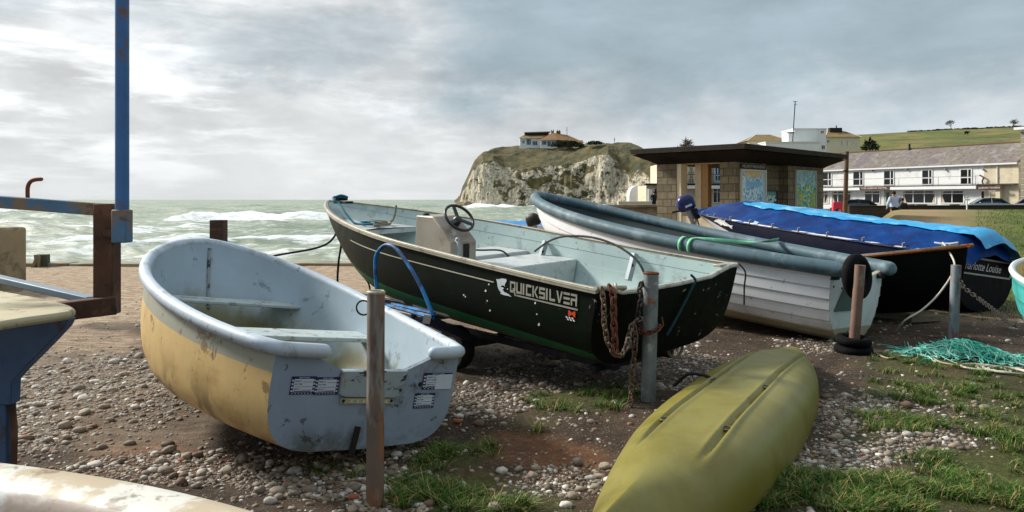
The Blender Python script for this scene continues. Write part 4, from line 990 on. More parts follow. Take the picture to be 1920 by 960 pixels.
# ------------------------------------------------------------------ black boat, bow towards the viewer
Kd = dict(tx=3.36, ty=11.42, tz=-.03, yaw=-.977, pitch=.05, roll=0, L=3.3, bm=.76, bs=.6, p=2.2, q=.78, zs=.62, zb=.86, e=1.8)
KB = Boat(Kd, ks=2.8, kb=1.6, fore=.18, forestart=.6, rake=.16, th=.025)
m_kout = M_('black_green_hull', (10, 13, 11), .6, .15, 3, layers=[((24, 30, 24), 2, .55, .75, .4)], spec=.12)
kb = thing('wooden_tender', 'black hulled boat with orange brown wooden rubbing rail, bow towards the viewer', 'boat', (KB.W(1.6, 0, 0).x, KB.W(1.6, 0, 0).y, 0))
mb = MB(); KB.hull(mb); mb.build('hull', [m_kout, m_win], kb, smooth=50)
mb = MB(); KB.transom(mb); mb.build('transom', m_kout, kb, smooth=0)
m_wood = M_('orange_wood', (166, 96, 44), .5, .2, 6, layers=[((96, 52, 26), (4, 4, 18), .5, .65, .7)])
for sd_ in (1, -1):
    mb = MB(); P = KB.rail(sd_, 0, 1, 30, dz=-.02, dy=.012); e_ = P[-1] + (P[-1] - P[-2]).normalized() * .07; mb.tube(P + [e_], .022, 8); mb.build('rubbing_rail', m_wood, kb)
    mb = MB(); P = KB.rail(sd_, 0, 1, 30, dz=.008, dy=.0); Pi = KB.rail(sd_, 0, .985, 30, dz=.008, dy=-.05); Po = KB.rail(sd_, 0, .985, 30, dz=.008, dy=.03); mb.grid([Pi, Po, [p - Vector((0, 0, .02)) for p in Po]]); mb.build('gunwale_cap', M_('white_cap', (206, 206, 200), .5, .1, 6, layers=[((120, 110, 96), 8, .55, .7, .5)]), kb)
mb = MB()
for i in range(9):
    p = KB.P(.55 + .045 * i, .965, -1, .034); q = KB.P(.55 + .045 * i, .965, 1, .034); mb.ball(p, .007, 6, 4); mb.ball(q, .007, 6, 4)
mb.build('rail_nail', m_dark, kb)
mb = MB(); c = KB.W(3.06, 0, KB.zt(.93) + .035); fw = KB.R @ Vector((1, 0, 0)); mb.tube([c - fw * .13 + Vector((0, 0, .012)), c - fw * .05, c + fw * .05, c + fw * .13 + Vector((0, 0, .012))], .011, 8, round_end=True); mb.cyl(c - fw * .04, c - fw * .04 - Vector((0, 0, .04)), .012); mb.cyl(c + fw * .04, c + fw * .04 - Vector((0, 0, .04)), .012); mb.build('cleat', MATS['grey_bracket'], kb)
mb = MB(); mb.grid([[KB.W(x_, KB.yat(x_, .8), KB.zt(x_ / KB.L) + .001) for x_ in np.linspace(2.6, 3.2, 6)], [KB.W(x_, -KB.yat(x_, .8), KB.zt(x_ / KB.L) + .001) for x_ in np.linspace(2.6, 3.2, 6)]]); mb.build('foredeck', MATS['white_cap'], kb)

# ------------------------------------------------------------------ navy boat under a blue cover
Bd = dict(tx=6.2404, ty=10.215, tz=-.0003, yaw=2.0877, pitch=.0553, roll=.1285, L=5.6208, bm=.9525, bs=.7008, p=2.2011, q=.7986, zs=.7209, zb=.9661, e=1.6833)
BB = Boat(Bd, ks=2.6, kb=.85, fore=.45, forestart=.5, rake=1.8, th=.03)
def navy_fin(N, cur, obj, uv):
    s, f, _ = N.sep(uv)
    lim = N.math('ADD', .66, N.math('MULTIPLY', N.math('SUBTRACT', s, .65), 1.056))
    k = N.math('MULTIPLY', N.math('GREATER_THAN', s, .645), N.math('LESS_THAN', f, lim))
    blk = N.math('MULTIPLY', N.math('LESS_THAN', f, .66), N.math('LESS_THAN', s, .65))
    cur = N.mix(blk, cur, lin((8, 10, 14)))
    return N.mix(k, cur, lin((206, 210, 216)))
m_bout = M_('navy_hull', (10, 16, 40), .5, .12, 3, spec=.15, finish=navy_fin)
m_wline = M_('white_line', (212, 214, 214), .5, .06, 6)
m_btr = M_('navy_stern', (10, 12, 24), .55, .12, 4, spec=.12)
bb = thing('covered_boat', 'navy blue boat with white bow flash and dolphin under a blue cover', 'boat', (BB.T.x, BB.T.y, 0))
mb = MB(); BB.hull(mb); mb.build('hull', [m_bout, m_win], bb, smooth=50)
mb = MB(); BB.transom(mb, th=.04); mb.build('transom', m_btr, bb, smooth=0)
for sd_ in (1, -1):
    mb = MB(); P = BB.rail(sd_, 0, 1, 40, dz=-.012, dy=.012); mb.tube(P, .017, 8); mb.build('rubbing_strake', m_wline, bb)
    mb = MB(); strip_on(BB, mb, 0, .65, .665, .016, sd_, off=.012, n=40); mb.build('spray_rail', m_wline, bb, smooth=0)
mb = MB(); A_ = lambda y, z, o=.006: aft(y, z, o, BB)
hb = BB.half(0)
for a, b_ in (((hb - .02, .70), (-hb + .02, .70)), ((-hb + .03, .70), (-hb + .14, .49)), ((hb - .10, .49), (-hb + .14, .49))): mb.bar(A_(*a), A_(*b_), .012, .022)
mb.build('stern_border', M_('grey_green_trim', (170, 184, 178), .5), bb)
mb = MB(); flat_text(mb, lambda u, v: A_(u, v, .006), 'Charlotte Louise', .60, -.34, .545, .655, shear=.35, bold=.008); mb.build('boat_name', m_wline, bb, smooth=0)
z9 = lambda L: [(1240 + a / 8, 370 + b_ / 8) for a, b_ in L]
mb = MB(); decal_px(BB, mb, z9([(790, 355), (815, 335), (860, 325), (900, 330), (935, 350), (967, 335), (962, 365), (1000, 392), (1040, 418), (1085, 423), (1060, 442), (1078, 470), (1045, 458), (1020, 432), (960, 425), (918, 405), (905, 420), (880, 400), (840, 372)]), .7, off=.014); mb.build('dolphin_emblem', m_wline, bb, smooth=0)
mb = MB()
for s in (.93, .86, .77, .68, .59, .50, .41, .32, .22, .12): p = BB.P(s, .99, 1, .03); mb.tube([p, p + Vector((0, 0, .05)), p + Vector((.03, 0, .055))], .009, 6)
for y in (.58, -.5): p = A_(y, .72, .01); mb.tube([p, p + Vector((0, 0, .05)), p + Vector((.03, 0, .055))], .009, 6)
mb.build('cover_hook', m_alu, bb)
# cover: draped sheet with folds
def cover_sec(s, t):
    """t -1..1 port to starboard"""
    b_ = BB.half(s) + .035; zt_ = BB.zt(s); hh = .25 * float(sstep(1.0, .72, s)) + .04; 
    prof = [(-1.0, -.10), (-.985, .0), (-.80, .42), (-.62, .88), (-.54, 1.0), (-.05, 1.30), (.45, 1.08), (.98, .1), (1.0, -.10)]
    u = (t + 1) / 2 * (len(prof) - 1); i = min(len(prof) - 2, int(u)); fr = u - i
    y = -lerp(prof[i][0], prof[i + 1][0], fr) * b_; z = lerp(prof[i][1], prof[i + 1][1], fr)
    z = zt_ + .004 + (hh * z if z > 0 else z * .22)
    n1_ = fbm(s * 9, t * 2.2, 4, 3); n2_ = fbm(s * 26 + t * 3, t * 4, 9, 2)
    edge = .04 * max(0, abs(t) - .8) * 5 * fbm(s * 7, 3, side_seed(t), 2)
    return Vector((s * BB.L * 1.004, y * (1 + .012 * n2_), z + (.020 * n1_ + .014 * n2_) * (1 - abs(t) ** 8) - .022 * abs(fbm(s * 14 + t * 2.5, t * 3.0 - s * 5, 12, 3)) * (1 - abs(t) ** 8) + edge * .5))
def side_seed(t): return 1 if t < 0 else 5
rows = []
for s in np.linspace(1.0, .035, 80): rows.append([BB.W(*cover_sec(s, t)) for t in np.linspace(-1, 1, 49)])
last = [cover_sec(.035, t) for t in np.linspace(-1, 1, 49)]
for k, (dx, dz) in enumerate(((-.10, -.05), (-.22, -.17), (-.30, -.33))): rows.append([BB.W(p.x + dx * (1 if p.z > BB.zt(0) + .1 else .55), p.y, max(BB.zt(0) - .09 + .03 * math.sin(p.y * 9), p.z + dz)) for p in last])
m_cover = M_('royal_blue_tarp', (0, 58, 124), .55, .12, 3, layers=[((3, 28, 80), 1.8, .45, .6, .6)], spec=.15, bump=(4, .35, .02))
mb = MB(); mb.grid(rows); o = mb.build('boat_cover', m_cover, base=BB.W(2.8, 0, .7), smooth=70); tag(o, 'royal blue tarpaulin cover draped over the navy boat', 'cover')
mb = MB(); p = [BB.W(*(cover_sec(.555, t) + Vector((0, .012 * -1 * -1, .006)))) for t in (-.97, -.9, -.8, -.7)]; q = [BB.W(*(cover_sec(.572, t) + Vector((0, .012, .006)))) for t in (-.97, -.9, -.8, -.7)]
mb.grid([p, q]); mb.build('patch_tape', M_('pale_tape', (164, 184, 204), .5, .15, 14), o)
m_tarp = M_('sky_blue_tarp', (40, 160, 216), .4, .12, 4, layers=[((150, 212, 236), 3, .55, .72, .7), ((30, 110, 180), 2.2, .55, .72, .6)], spec=.5, bump=(5, .5, .02))
rows = []
for s in np.linspace(.70, .02, 60):
    row = []
    for t in np.linspace(-.09, .80, 22): p = cover_sec(s, t + .006 * fbm(s * 9, 1, 4, 2)); row.append(BB.W(p.x, p.y, p.z + .02 + .012 * fbm(s * 20, t * 6, 2, 3)))
    rows.append(row)
last = [cover_sec(.02, t) for t in np.linspace(-.05, .80, 22)]
for dx, dz in ((-.10, -.02), (-.20, -.09), (-.27, -.19)): rows.append([BB.W(p.x + dx, p.y - .04, p.z + dz + .03) for p in last])
mb = MB(); mb.grid(rows); o2 = mb.build('top_tarpaulin', m_tarp, base=BB.W(2.8, 0, 1.1), smooth=70); tag(o2, 'sky blue tarpaulin sheet laid along the top of the darker boat cover', 'tarpaulin')

# ------------------------------------------------------------------ turquoise boat at the right edge
Td = dict(tx=4.52, ty=4.6, tz=.06, yaw=1.30, pitch=.03, roll=0, L=3.0, bm=.76, bs=.62, p=2.3, q=.62, zs=.68, zb=.80, e=1.8)
TB = Boat(Td, ks=2.6, kb=1.9, fore=.14, forestart=.55, rake=.2, th=.03)
tq = thing('turquoise_boat', 'turquoise clinker dinghy with cream inside, cut off by the right edge', 'boat', (TB.W(1.5, 0, 0).x, TB.W(1.5, 0, 0).y, 0))
m_tq = M_('turquoise_paint', (70, 176, 168), .45, .1, 4, layers=[((40, 120, 118), 2, .5, .7, .5), ((120, 110, 90), 6, .6, .74, .6, (.1, .4))])
m_tin = M_('cream_inside', (196, 178, 130), .55, .1, 4, layers=[((140, 112, 70), 4, .5, .7, .6)])
TB.fgrid = lambda n=22: [i / 32 for i in range(33)]
mb = MB(); TB.hull(mb, lap=5.5, lapd=.012); mb.build('hull', [m_tq, m_tin], tq, smooth=28)
mb = MB(); TB.transom(mb); mb.build('transom', m_tq, tq, smooth=0)
for sd_ in (1, -1): mb = MB(); mb.tube(TB.rail(sd_, 0, 1, 30), .026, 8); mb.build('gunwale', m_wline, tq)
mb = MB(); TB.seat(mb, 1.5, 1.75, .48); TB.seat(mb, .5, .8, .48); mb.build('thwart', m_tin, tq)
p = TB.P(.34, .80, 1, .07)
mb = MB(); mb.lathe([(.0, .15), (.03, .145), (.058, .10), (.064, .05), (.064, -.05), (.058, -.10), (.03, -.145), (0, -.15)], p, (.15, .1, 1), 16); mb.build('fender', M_('blue_fender', (24, 66, 150), .4, .1, 6), base=p); tag(COL.objects[-1] if False else bpy.data.objects['fender'], 'blue sausage fender hanging on the turquoise boat side', 'fender')

# ------------------------------------------------------------------ small boat under bright blue cover, far behind
Sd = dict(tx=2.3, ty=14.9, tz=.10, yaw=3.05, pitch=-.02, roll=0, L=2.75, bm=.62, bs=.5, p=2.2, q=.75, zs=.92, zb=.98, e=2)
SB = Boat(Sd, ks=2.6, kb=1.6, fore=.25, th=.03)
sb = thing('small_covered_boat', 'small boat under a bright blue cover half hidden behind the green boat', 'boat', (SB.W(1.3, 0, 0).x, SB.W(1.3, 0, 0).y, 0))
mb = MB(); SB.hull(mb); mb.build('hull', [m_wout, m_win], sb, smooth=50)
mb = MB(); SB.transom(mb); mb.build('transom', m_wout, sb, smooth=0)
rows = []
for s in np.linspace(1.0, .0, 30):
    b_ = SB.half(s) + .03
    rows.append([SB.W(s * SB.L, b_ * y, SB.zt(s) - .12 + (.18 + .03 * fbm(s * 8, y * 3, 2, 3)) * (1 - abs(y) ** 3)) for y in np.linspace(-1, 1, 17)])
mb = MB(); mb.grid(rows); mb.build('cover', M_('bright_blue_cover', (60, 140, 206), .45, .12, 4), sb, smooth=70)

# ------------------------------------------------------------------ pale boat cut off at the lower left
Fd = dict(tx=-3.28, ty=1.32, tz=.06, yaw=-.10, pitch=0, roll=0, L=3.2, bm=.6, bs=.5, p=2.2, q=.65, zs=.86, zb=.85, e=2)
FB = Boat(Fd, ks=3.2, kb=2.2, fore=.2, th=.03)
fb_ = thing('fibreglass_tender', 'stained white fibreglass boat edge cut off by the lower left corner', 'boat', (FB.W(1.6, 0, 0).x, FB.W(1.6, 0, 0).y, 0))
m_fout = M_('yellowed_gelcoat', (208, 206, 196), .5, .1, 5, layers=[((164, 134, 76), 6, .50, .62, .6), ((96, 70, 40), 9, .6, .72, .7)], bump=(18, .2, .006))
m_fin = M_('stained_white', (206, 208, 204), .45, .08, 4, layers=[((150, 124, 104), 2.4, .46, .62, .75), ((110, 84, 60), 7, .58, .70, .6), ((70, 60, 50), (4, 4, 14), .66, .72, .7)], bump=(16, .15, .006))
mb = MB(); FB.hull(mb, mi_out=0, mi_in=1); mb.build('hull', [m_fout, m_fin], fb_, smooth=50)
mb = MB(); FB.transom(mb); mb.build('transom', m_fout, fb_, smooth=0)
for sd_ in (1, -1):
    mb = MB(); P = []; q = np.array([(-.105, -.10), (-.09, -.03), (-.07, -.006), (-.045, .004), (.0, .008), (.032, .004), (.046, -.015), (.05, -.05)])
    for dy, dz in q: P.append(FB.rail(sd_, 0, .992, 40, dz=dz, dy=dy))
    o0 = len(mb.f); mb.grid(P); k = 40
    for i in range(len(mb.m)): mb.m[i] = 1 if i // k < 2 else 0
    mb.build('gunwale_flange', [m_fout, m_fin], fb_, smooth=70)

# ------------------------------------------------------------------ upturned kayak
ka = Vector((.22, 2.70, 0)); kb2 = Vector((2.60, 6.95, 0)); KL = (kb2 - ka).length; kd = (kb2 - ka).normalized(); kn = Vector((-kd.y, kd.x, 0))
def kay(u, v):
    """u 0 near tip..1 far tip; v -1..1 left edge to right edge over the upturned bottom"""
    w_ = .405 * max(0.0, 1 - abs((u - .5) / .5) ** (2.2 if u < .5 else 2.5)) ** (.80 if u < .5 else 1.12)
    zt_ = np.interp(u, [0, .06, .18, .35, .6, .8, .93, 1], [.27, .30, .33, .345, .335, .295, .225, .12]); k = np.interp(u, [0, .12, .3, .7, .9, 1], [1.15, 1.4, 3.2, 3.6, 2.6, 1.7])
    zb_ = np.interp(u, [0, .1, .3, .8, 1], [.16, .07, .02, .02, .08])
    a = v * PI / 2; sy = math.copysign(abs(math.sin(a)) ** (2 / k), a); cz = abs(math.cos(a)) ** (2 / k)
    y = -sy * w_; z = zb_ + (zt_ - zb_) * cz
    gsh = float(sstep(.20, .28, u) * sstep(.95, .84, u))
    for yy in (.165, -.165):
        z -= gsh * (.024 * math.exp(-((y - yy) / .012) ** 2) - .010 * math.exp(-((y - yy - .026) / .012) ** 2) - .010 * math.exp(-((y - yy + .028) / .014) ** 2)) * (1 if cz > .3 else 0)
    z += .006 * fbm(u * 6, y * 5, 3, 2)
    return ka + kd * (KL * u) + kn * y + Vector((0, 0, z))
uu = np.concatenate([np.linspace(0, .12, 16), np.linspace(.13, .9, 70), np.linspace(.905, 1, 18)]); vv = [math.copysign(abs(t) ** .9, t) for t in np.linspace(-1, 1, 150)]
m_kay = M_('olive_plastic', (122, 113, 42), .42, .05, 2.5, layers=[((142, 136, 76), 1.3, .46, .66, .4), ((168, 160, 100), (38, 38, 3), .70, .74, .4), ((108, 98, 32), 2.4, .52, .70, .35), ((62, 54, 28), 24, .74, .78, .7)], spec=.4, bump=(60, .06, .004))
kk = thing('kayak', 'olive green plastic kayak lying upside down on the grass', 'kayak', ka.lerp(kb2, .5))
mb = MB(); mb.grid([[kay(u, v) for v in vv] for u in uu]); mb.build('hull', m_kay, kk, smooth=70)
for u, y in ((.31, .165), (.31, -.165), (.515, .165), (.515, -.165)):
    # find v with this y
    v = min(np.linspace(-.9, .9, 400), key=lambda v: abs((kay(u, v) - ka).dot(kn) - y)); p = kay(u, v) + Vector((0, 0, .014))
    mb = MB(); mb.lathe([(.034, .004), (.031, .010), (.026, .006), (.024, -.03), (0, -.03)], p, (0, 0, 1), 16); mb.cyl(p + Vector((0, 0, -.004)), p + Vector((0, 0, .0095)), .027, 14, 1); mb.build('scupper_hole', [m_kay, m_black], kk)
p0 = kay(.53, min(np.linspace(-.9, .9, 400), key=lambda v: abs((kay(.53, v) - ka).dot(kn) - .175)))
mb = MB(); P = catmull([p0, p0 + kn * .08 + Vector((0, 0, .02)), p0 + kn * .18 + Vector((0, 0, .012)), p0 + kn * .27 + Vector((0, 0, -.07))], 8); mb.tube(P, .011, 8, round_end=True); mb.build('carry_handle', m_black, kk)
# ------------------------------------------------------------------ posts, tyres, chains, ropes
def post(name, base, top, r, m, label, cap=None, group=None):
    mb = MB(); base = Vector(base); top = Vector(top); n = 9
    pts = [base - Vector((0, 0, .25))] + [base.lerp(top, i / n) for i in range(n + 1)]
    mb.tube(pts, r, 20); 
    o = mb.build(name, m, base=base, smooth=50)
    if cap:
        c = MB(); ax = (top - base).normalized(); c.lathe([(r * .80, -.004), (r * 1.05, -.004), (r * 1.07, .006), (r * .9, .012), (r * .78, .010), (r * .76, -.06), (0, -.06)], top, ax, 20); c.build('rim', cap, o)
    return tag(o, label, 'post', group)
m_rustp = M_('rusty_painted_pipe', (120, 104, 94), .6, .15, 4, layers=[((150, 92, 50), (7, 7, 1.6), .46, .62, .85), ((84, 62, 56), (9, 9, 2.4), .55, .7, .7), ((146, 150, 146), (5, 5, 1.2), .60, .72, .6)], bump=(30, .25, .004))
m_galv = M_('galvanised_pipe', (130, 138, 140), .45, .2, 9, layers=[((84, 96, 100), (10, 10, 5), .5, .65, .6), ((176, 182, 180), 14, .6, .72, .7), ((150, 84, 40), (5, 5, 8), .66, .74, .8)], metal=.35, bump=(40, .2, .003))
m_rustrim = M_('rust', (118, 66, 36), .8, .25, 12, layers=[((60, 40, 30), 10, .5, .7, .7)], bump=(30, .4, .004))
m_redp = M_('red_rust_pipe', (124, 96, 84), .65, .2, 6, layers=[((140, 60, 48), (5, 5, 2), .5, .62, .8), ((160, 150, 136), (4, 4, 1.5), .6, .72, .7)], bump=(30, .25, .004))
m_mixp = M_('flaking_pipe', (132, 142, 148), .6, .2, 6, layers=[((136, 74, 60), (5, 5, 1.3), .46, .58, .85), ((88, 74, 62), (6, 6, 2), .56, .68, .7)], bump=(30, .3, .004))
b0 = gr(703, 944); post('steel_post', (b0.x, b0.y, gz(b0.x, b0.y)), at(705, 549, b0.y), .0435, m_rustp, 'rust streaked steel post standing in front of the yellow dinghy stern', m_cream)
post('steel_post', at(1215, 760, 5.36), at(1221, 513, 5.36), .052, m_galv, 'galvanised grey steel post wrapped with rusty chain beside the green boat', m_rustrim)
post('steel_post', at(1600, 660, 7.55), at(1613, 497, 7.55), .050, m_redp, 'reddish brown steel post with black tyres behind the olive kayak', None)
post('steel_post', at(1787, 637, 8.2), at(1793, 497, 8.2), .050, m_mixp, 'flaking white and rust steel post by the black boat bow', None)
m_tyre = M_('tyre_rubber', (9, 9, 10), .85, .25, 14, layers=[((20, 19, 18), 7, .54, .66, .5)], spec=.15, bump=(30, .3, .004))
mb = MB(); c = at(1607, 519, 7.74); mb.torus(c, .175, .062, (.62, -.78, .08), 40, 14, sq=(1, 1)); tag(mb.build('tyre', m_tyre, base=c), 'black tyre hung behind the post against the white boat stern', 'tyre')
for k, (dz, r_) in enumerate(((.04, .135), (.125, .125))):
    c = at(1600, 672, 7.5); c.z = dz; mb = MB(); mb.torus(c, r_, .045, (.06 * k, -.08, 1), 36, 12)
    tag(mb.build('tyre', m_tyre, base=c), ['black tyre flat on the ground round the foot of a post', 'black tyre stacked on another round the foot of a post'][k], 'tyre')

m_chain = M_('rusty_chain', (96, 78, 62), .6, .3, 30, layers=[((150, 138, 120), 40, .5, .65, .7), ((120, 62, 34), 18, .55, .7, .7)], metal=.3)
m_chr = M_('red_rust_chain', (104, 56, 36), .75, .3, 30, layers=[((66, 44, 32), 24, .5, .7, .6)])
def chain(pts, label, link, w_, m=m_chain):
    mb = MB(); chain_mb(mb, pts, link, w_); o = mb.build('chain', m); return tag(o, label, 'chain')
chain([at(*p) for p in ((1128, 540, 5.10), (1132, 565, 5.06), (1133, 605, 5.04), (1139, 640, 5.03), (1152, 664, 5.02), (1164, 668, 5.02), (1174, 652, 5.05), (1180, 625, 5.12), (1186, 606, 5.2), (1203, 596, 5.27))], 'pale rusty chain looping down from the green boat corner and up to the post', .058, .0062)
chain([at(*p) for p in ((1143, 536, 5.10), (1150, 555, 5.05), (1151, 600, 5.03), (1154, 655, 5.02), (1160, 668, 5.02))], 'red rusted chain hanging straight down from the green boat corner', .07, .0085, m_chr)
chain([at(*p) for p in ((1190, 612, 5.22), (1192, 640, 5.2), (1186, 690, 5.2), (1184, 730, 5.2), (1180, 775, 5.18))], 'chain hanging beside the galvanised post down to the grass', .062, .006)
chain([at(*p) for p in ((1206, 527, 5.4), (1198, 540, 5.3), (1203, 560, 5.28), (1197, 580, 5.26), (1195, 600, 5.25), (1204, 612, 5.28))], 'dark chain coming over the boat stern behind the galvanised post', .058, .0065, M_('dark_chain', (52, 46, 42), .6, .3, 30, metal=.3))
pc = at(1218, 617, 5.36); mb = MB(); chain_mb(mb, [pc + Vector((.064 * math.cos(t), .064 * math.sin(t), .02 * math.sin(t + 1))) for t in np.linspace(-.3, 6.2, 26)], .05, .0065); mb.tube([pc + Vector((.045, -.05, -.01)), pc + Vector((.09, -.03, .03)), pc + Vector((.085, 0, .085))], .006, 6)
tag(mb.build('chain', m_chr), 'rusty chain wrapped once round the galvanised post', 'chain')
mb = MB(); c = at(1178, 647, 5.08); mb.box(c, (.052, .022, .05), .4); pdl = mb.build('padlock', M_('padlock_steel', (84, 84, 82), .4, .2, 20, metal=.5), bevel=.004); tag(pdl, 'grey steel padlock joining the chains beside the galvanised post', 'padlock')
mb = MB(); mb.tube([c + Vector((.016 * math.cos(t), .007 * math.cos(t), .024 + .028 * math.sin(t))) for t in np.linspace(0, PI, 9)], .0045, 6); mb.build('shackle', m_alu, pdl)
m_blackrope = M_('black_rope', (22, 24, 26), .8, .3, 40, bump=(120, .5, .003))
m_teal = M_('teal_rope', (24, 110, 128), .7, .25, 30, bump=(120, .5, .003))
m_white = M_('white_rope', (204, 198, 180), .75, .15, 30, bump=(120, .5, .003))
def rope(pts, r, m, label, n=6, cat='rope', name='rope'):
    P = catmull(pts, n); mb = MB(); mb.tube(P, r, 7, round_end=True); return tag(mb.build(name, m), label, cat)
e0 = QB.W(QB.L - .30, .012, .62)
rope([e0 + Vector((.0, -.03, 0)), at(610, 459, 9.05), at(512, 480, 9.1), at(420, 500, 9.2), at(330, 512, 9.3), gr(250, 620) * 1.0 if False else Vector((-4.1, 9.4, gz(-4.1, 9.4) + .02))], .013, m_blackrope, 'black mooring rope stretched from the green boat bow behind the dinghy')
rope([e0 + Vector((.0, -.04, 0)), at(640, 455, 8.95), at(635, 490, 8.95), at(633, 530, 8.95), at(640, 560, 8.9), Vector((-1.9, 8.4, gz(-1.9, 8.4) + .02))], .013, m_blackrope, 'black rope end hanging down below the green boat bow')
rope([at(679, 500, 8.3), at(684, 520, 8.25), at(694, 545, 8.2), Vector((-1.45, 7.9, gz(-1.45, 7.9) + .02))], .010, m_blackrope, 'thin dark cord hanging under the bow of the green boat')
bp = QB.W(4.80, .0, .90)
mb = MB()
P = [QB.W(4.86, .10, .91), QB.W(4.80, .02, .95), QB.W(4.76, -.05, .92), QB.W(4.84, .08, .93), QB.W(4.78, .12, .90), QB.W(4.70, .10, .86), QB.W(4.55, .12, .78), QB.W(4.40, .12, .69), QB.W(4.30, .10, .65), QB.W(4.2, .0, .65), QB.W(4.3, -.12, .66), QB.W(4.25, .08, .67), QB.W(4.12, .1, .66), QB.W(4.1, -.05, .66), QB.W(4.26, -.02, .68), QB.W(4.05, .02, .67)]
mb.tube(catmull(P, 6), .013, 7); tag(mb.build('rope', m_teal), 'teal rope knotted over the green boat bow and coiled on its foredeck', 'rope')
rope([QB.W(4.25, -.40, .84), QB.W(4.22, -.36, .74), QB.W(4.2, -.3, .67), QB.W(4.1, -.1, .66), QB.W(4.0, .06, .66), QB.W(3.97, -.12, .665), QB.W(4.14, -.2, .67), QB.W(4.2, 0, .69), QB.W(4.0, -.05, .68)], .014, M_('grey_rope', (126, 122, 108), .8, .3, 40), 'grey twisted rope hanging from the far rail onto the foredeck coil')
mb = MB(); c = at(683, 577, 4.6)
c0 = at(686, 577, b0.y + .055); mb.torus(c0 + Vector((-.012, 0, 0)), .036, .0045, (.1, 1, 0), 20, 6); tag(mb.build('cord', m_blackrope), 'black cord loop fixed to the side of the rust streaked post', 'cord')
rope([aft(-.2, .60, .01, QB), aft(-.24, .555, .03, QB), aft(-.22, .48, .02, QB), aft(-.12, .30, .02, QB), aft(-.02, .15, .02, QB)], .010, M_('dark_teal_rope', (20, 66, 78), .7, .2, 30), 'dark teal cord hung over the stern of the green boat', cat='cord', name='cord')
rope([QB.W(.02, -.92, .62), QB.W(-.03, -.95, .55), QB.W(-.02, -.96, .42), QB.W(-.03, -.95, .28)], .007, M_('mossy_cord', (52, 54, 40), .8, .3, 40), 'thin dark frayed cord hanging from far stern corner of the green boat', cat='cord', name='cord')
cl0 = KB.W(3.02, 0, KB.zt(.92) + .05)
rope([cl0, cl0 + Vector((-.02, -.12, -.06)), at(1790, 500, 8.45), at(1765, 545, 8.4), at(1730, 580, 8.3), at(1698, 600, 8.3), gr(1680, 622, .02)], .010, m_white, 'white rope hanging in a curve from the black boat bow cleat')
chain([KB.W(3.0, -.3, .3) if False else at(1797, 520, 8.2), at(1808, 540, 8.0), at(1835, 560, 7.8), at(1862, 580, 7.4), at(1890, 605, 6.9), at(1903, 612, 6.5)], 'dark chain slung from the flaking post to the turquoise boat', .06, .006, MATS['dark_chain'])

# fishing net heap and white rope
mb = MB(); r_ = np.random.default_rng(3); nc_ = gr(1800, 668)
for k in range(300):
    t0 = r_.uniform(-1, 1); cx = nc_.x + .42 * t0; cy = nc_.y + r_.normal(0, .10) - .10 * t0; hh = .17 * (1 - .75 * abs(t0 + .15) ** 1.5); P = []
    p = Vector((cx, cy, max(.01, r_.uniform(.1, 1) * hh))); dr = Vector((r_.normal(1, .8), r_.normal(0, .7), 0)).normalized()
    for i in range(9):
        P.append(Vector((p.x, p.y, p.z + gz(p.x, p.y)))); dr = (dr + Vector((r_.normal(0, .7), r_.normal(0, .7), 0))).normalized(); p = p + dr * .045; hz_ = .17 * max(.15, 1 - .9 * abs((p.x - nc_.x) / .48) ** 1.6) * math.exp(-((p.y - nc_.y) / .22) ** 2); p.z = max(.006, min(hz_, p.z + r_.normal(0, .02)))
    mb.tube(catmull(P, 3), r_.uniform(.003, .0055), 5, mi=int(r_.random() < .5))
o = mb.build('fishing_net', [M_('aqua_net', (84, 204, 182), .6, .15, 20), M_('pale_aqua_net', (176, 230, 216), .6, .15, 20)]); tag(o, 'tangled heap of aqua green net and twine on the grass', 'net')
P = []
for i in range(60):
    t = i / 59; a = t * 24; c = gr(lerp(1900, 1835, t), lerp(700, 693, t)); q = c + Vector((.13 * math.cos(a) * (1 + .3 * math.sin(a * .37)), .14 * math.sin(a), 0)); P.append(Vector((q.x, q.y, gz(q.x, q.y) + .012 + .01 * abs(math.sin(a * .5)))))
P = [Vector((q.x, q.y, gz(q.x, q.y) + .012)) for q in (gr(1985, 700), gr(1940, 690))] + P
rope(P, .009, m_white, 'loose white rope lying in loops beside the aqua net', 2)
P = [Vector((q.x, q.y, gz(q.x, q.y) + .014)) for q in (gr(1640, 664), gr(1665, 676), gr(1700, 668), gr(1742, 672), gr(1765, 683), gr(1800, 690))]
rope(P, .008, M_('tan_rope', (170, 160, 124), .8, .2, 30), 'thin pale cord lying along the grass before the net')

# timber under the boats, sticks, brick bits
m_plank = M_('weathered_plank', (136, 124, 104), .7, .2, (3, 3, 9)[0], layers=[((80, 70, 56), (3, 3, 14), .5, .7, .6)])
for a, b_, lab in ((gr(1640, 597), gr(1706, 600), 'grey timber chock on the ground under the black boat'), (gr(1704, 606), gr(1762, 603), 'pale wooden plank lying beside the timber chock')):
    mb = MB(); up = Vector((0, 0, .05)); mb.bar(a + up, b_ + up, .09, .075); tag(mb.build('timber_plank', m_plank, bevel=.006), lab, 'plank')
for (p, q, r__, lab) in (((1632, 733), (1664, 750), .006, 'pale stick lying in the grass right of the kayak'), ((752, 905), (806, 892), .006, 'thin white stick lying in the grass right of the rusty post'), ((690, 905), (628, 914), .005, 'thin dry twig lying left of the rusty post foot')):
    a = gr(*p); b_ = gr(*q); a.z = gz(a.x, a.y) + .02; b_.z = gz(b_.x, b_.y) + .035; mb = MB(); mb.tube([a, a.lerp(b_, .4) + Vector((.004, .008, .006)), b_], [r__, r__ * .9, r__ * .6], 7); tag(mb.build('stick', m_plank), lab, 'stick')
m_brick = M_('brick_red', (158, 92, 62), .8, .2, 20, layers=[((196, 170, 144), 14, .55, .7, .7)])
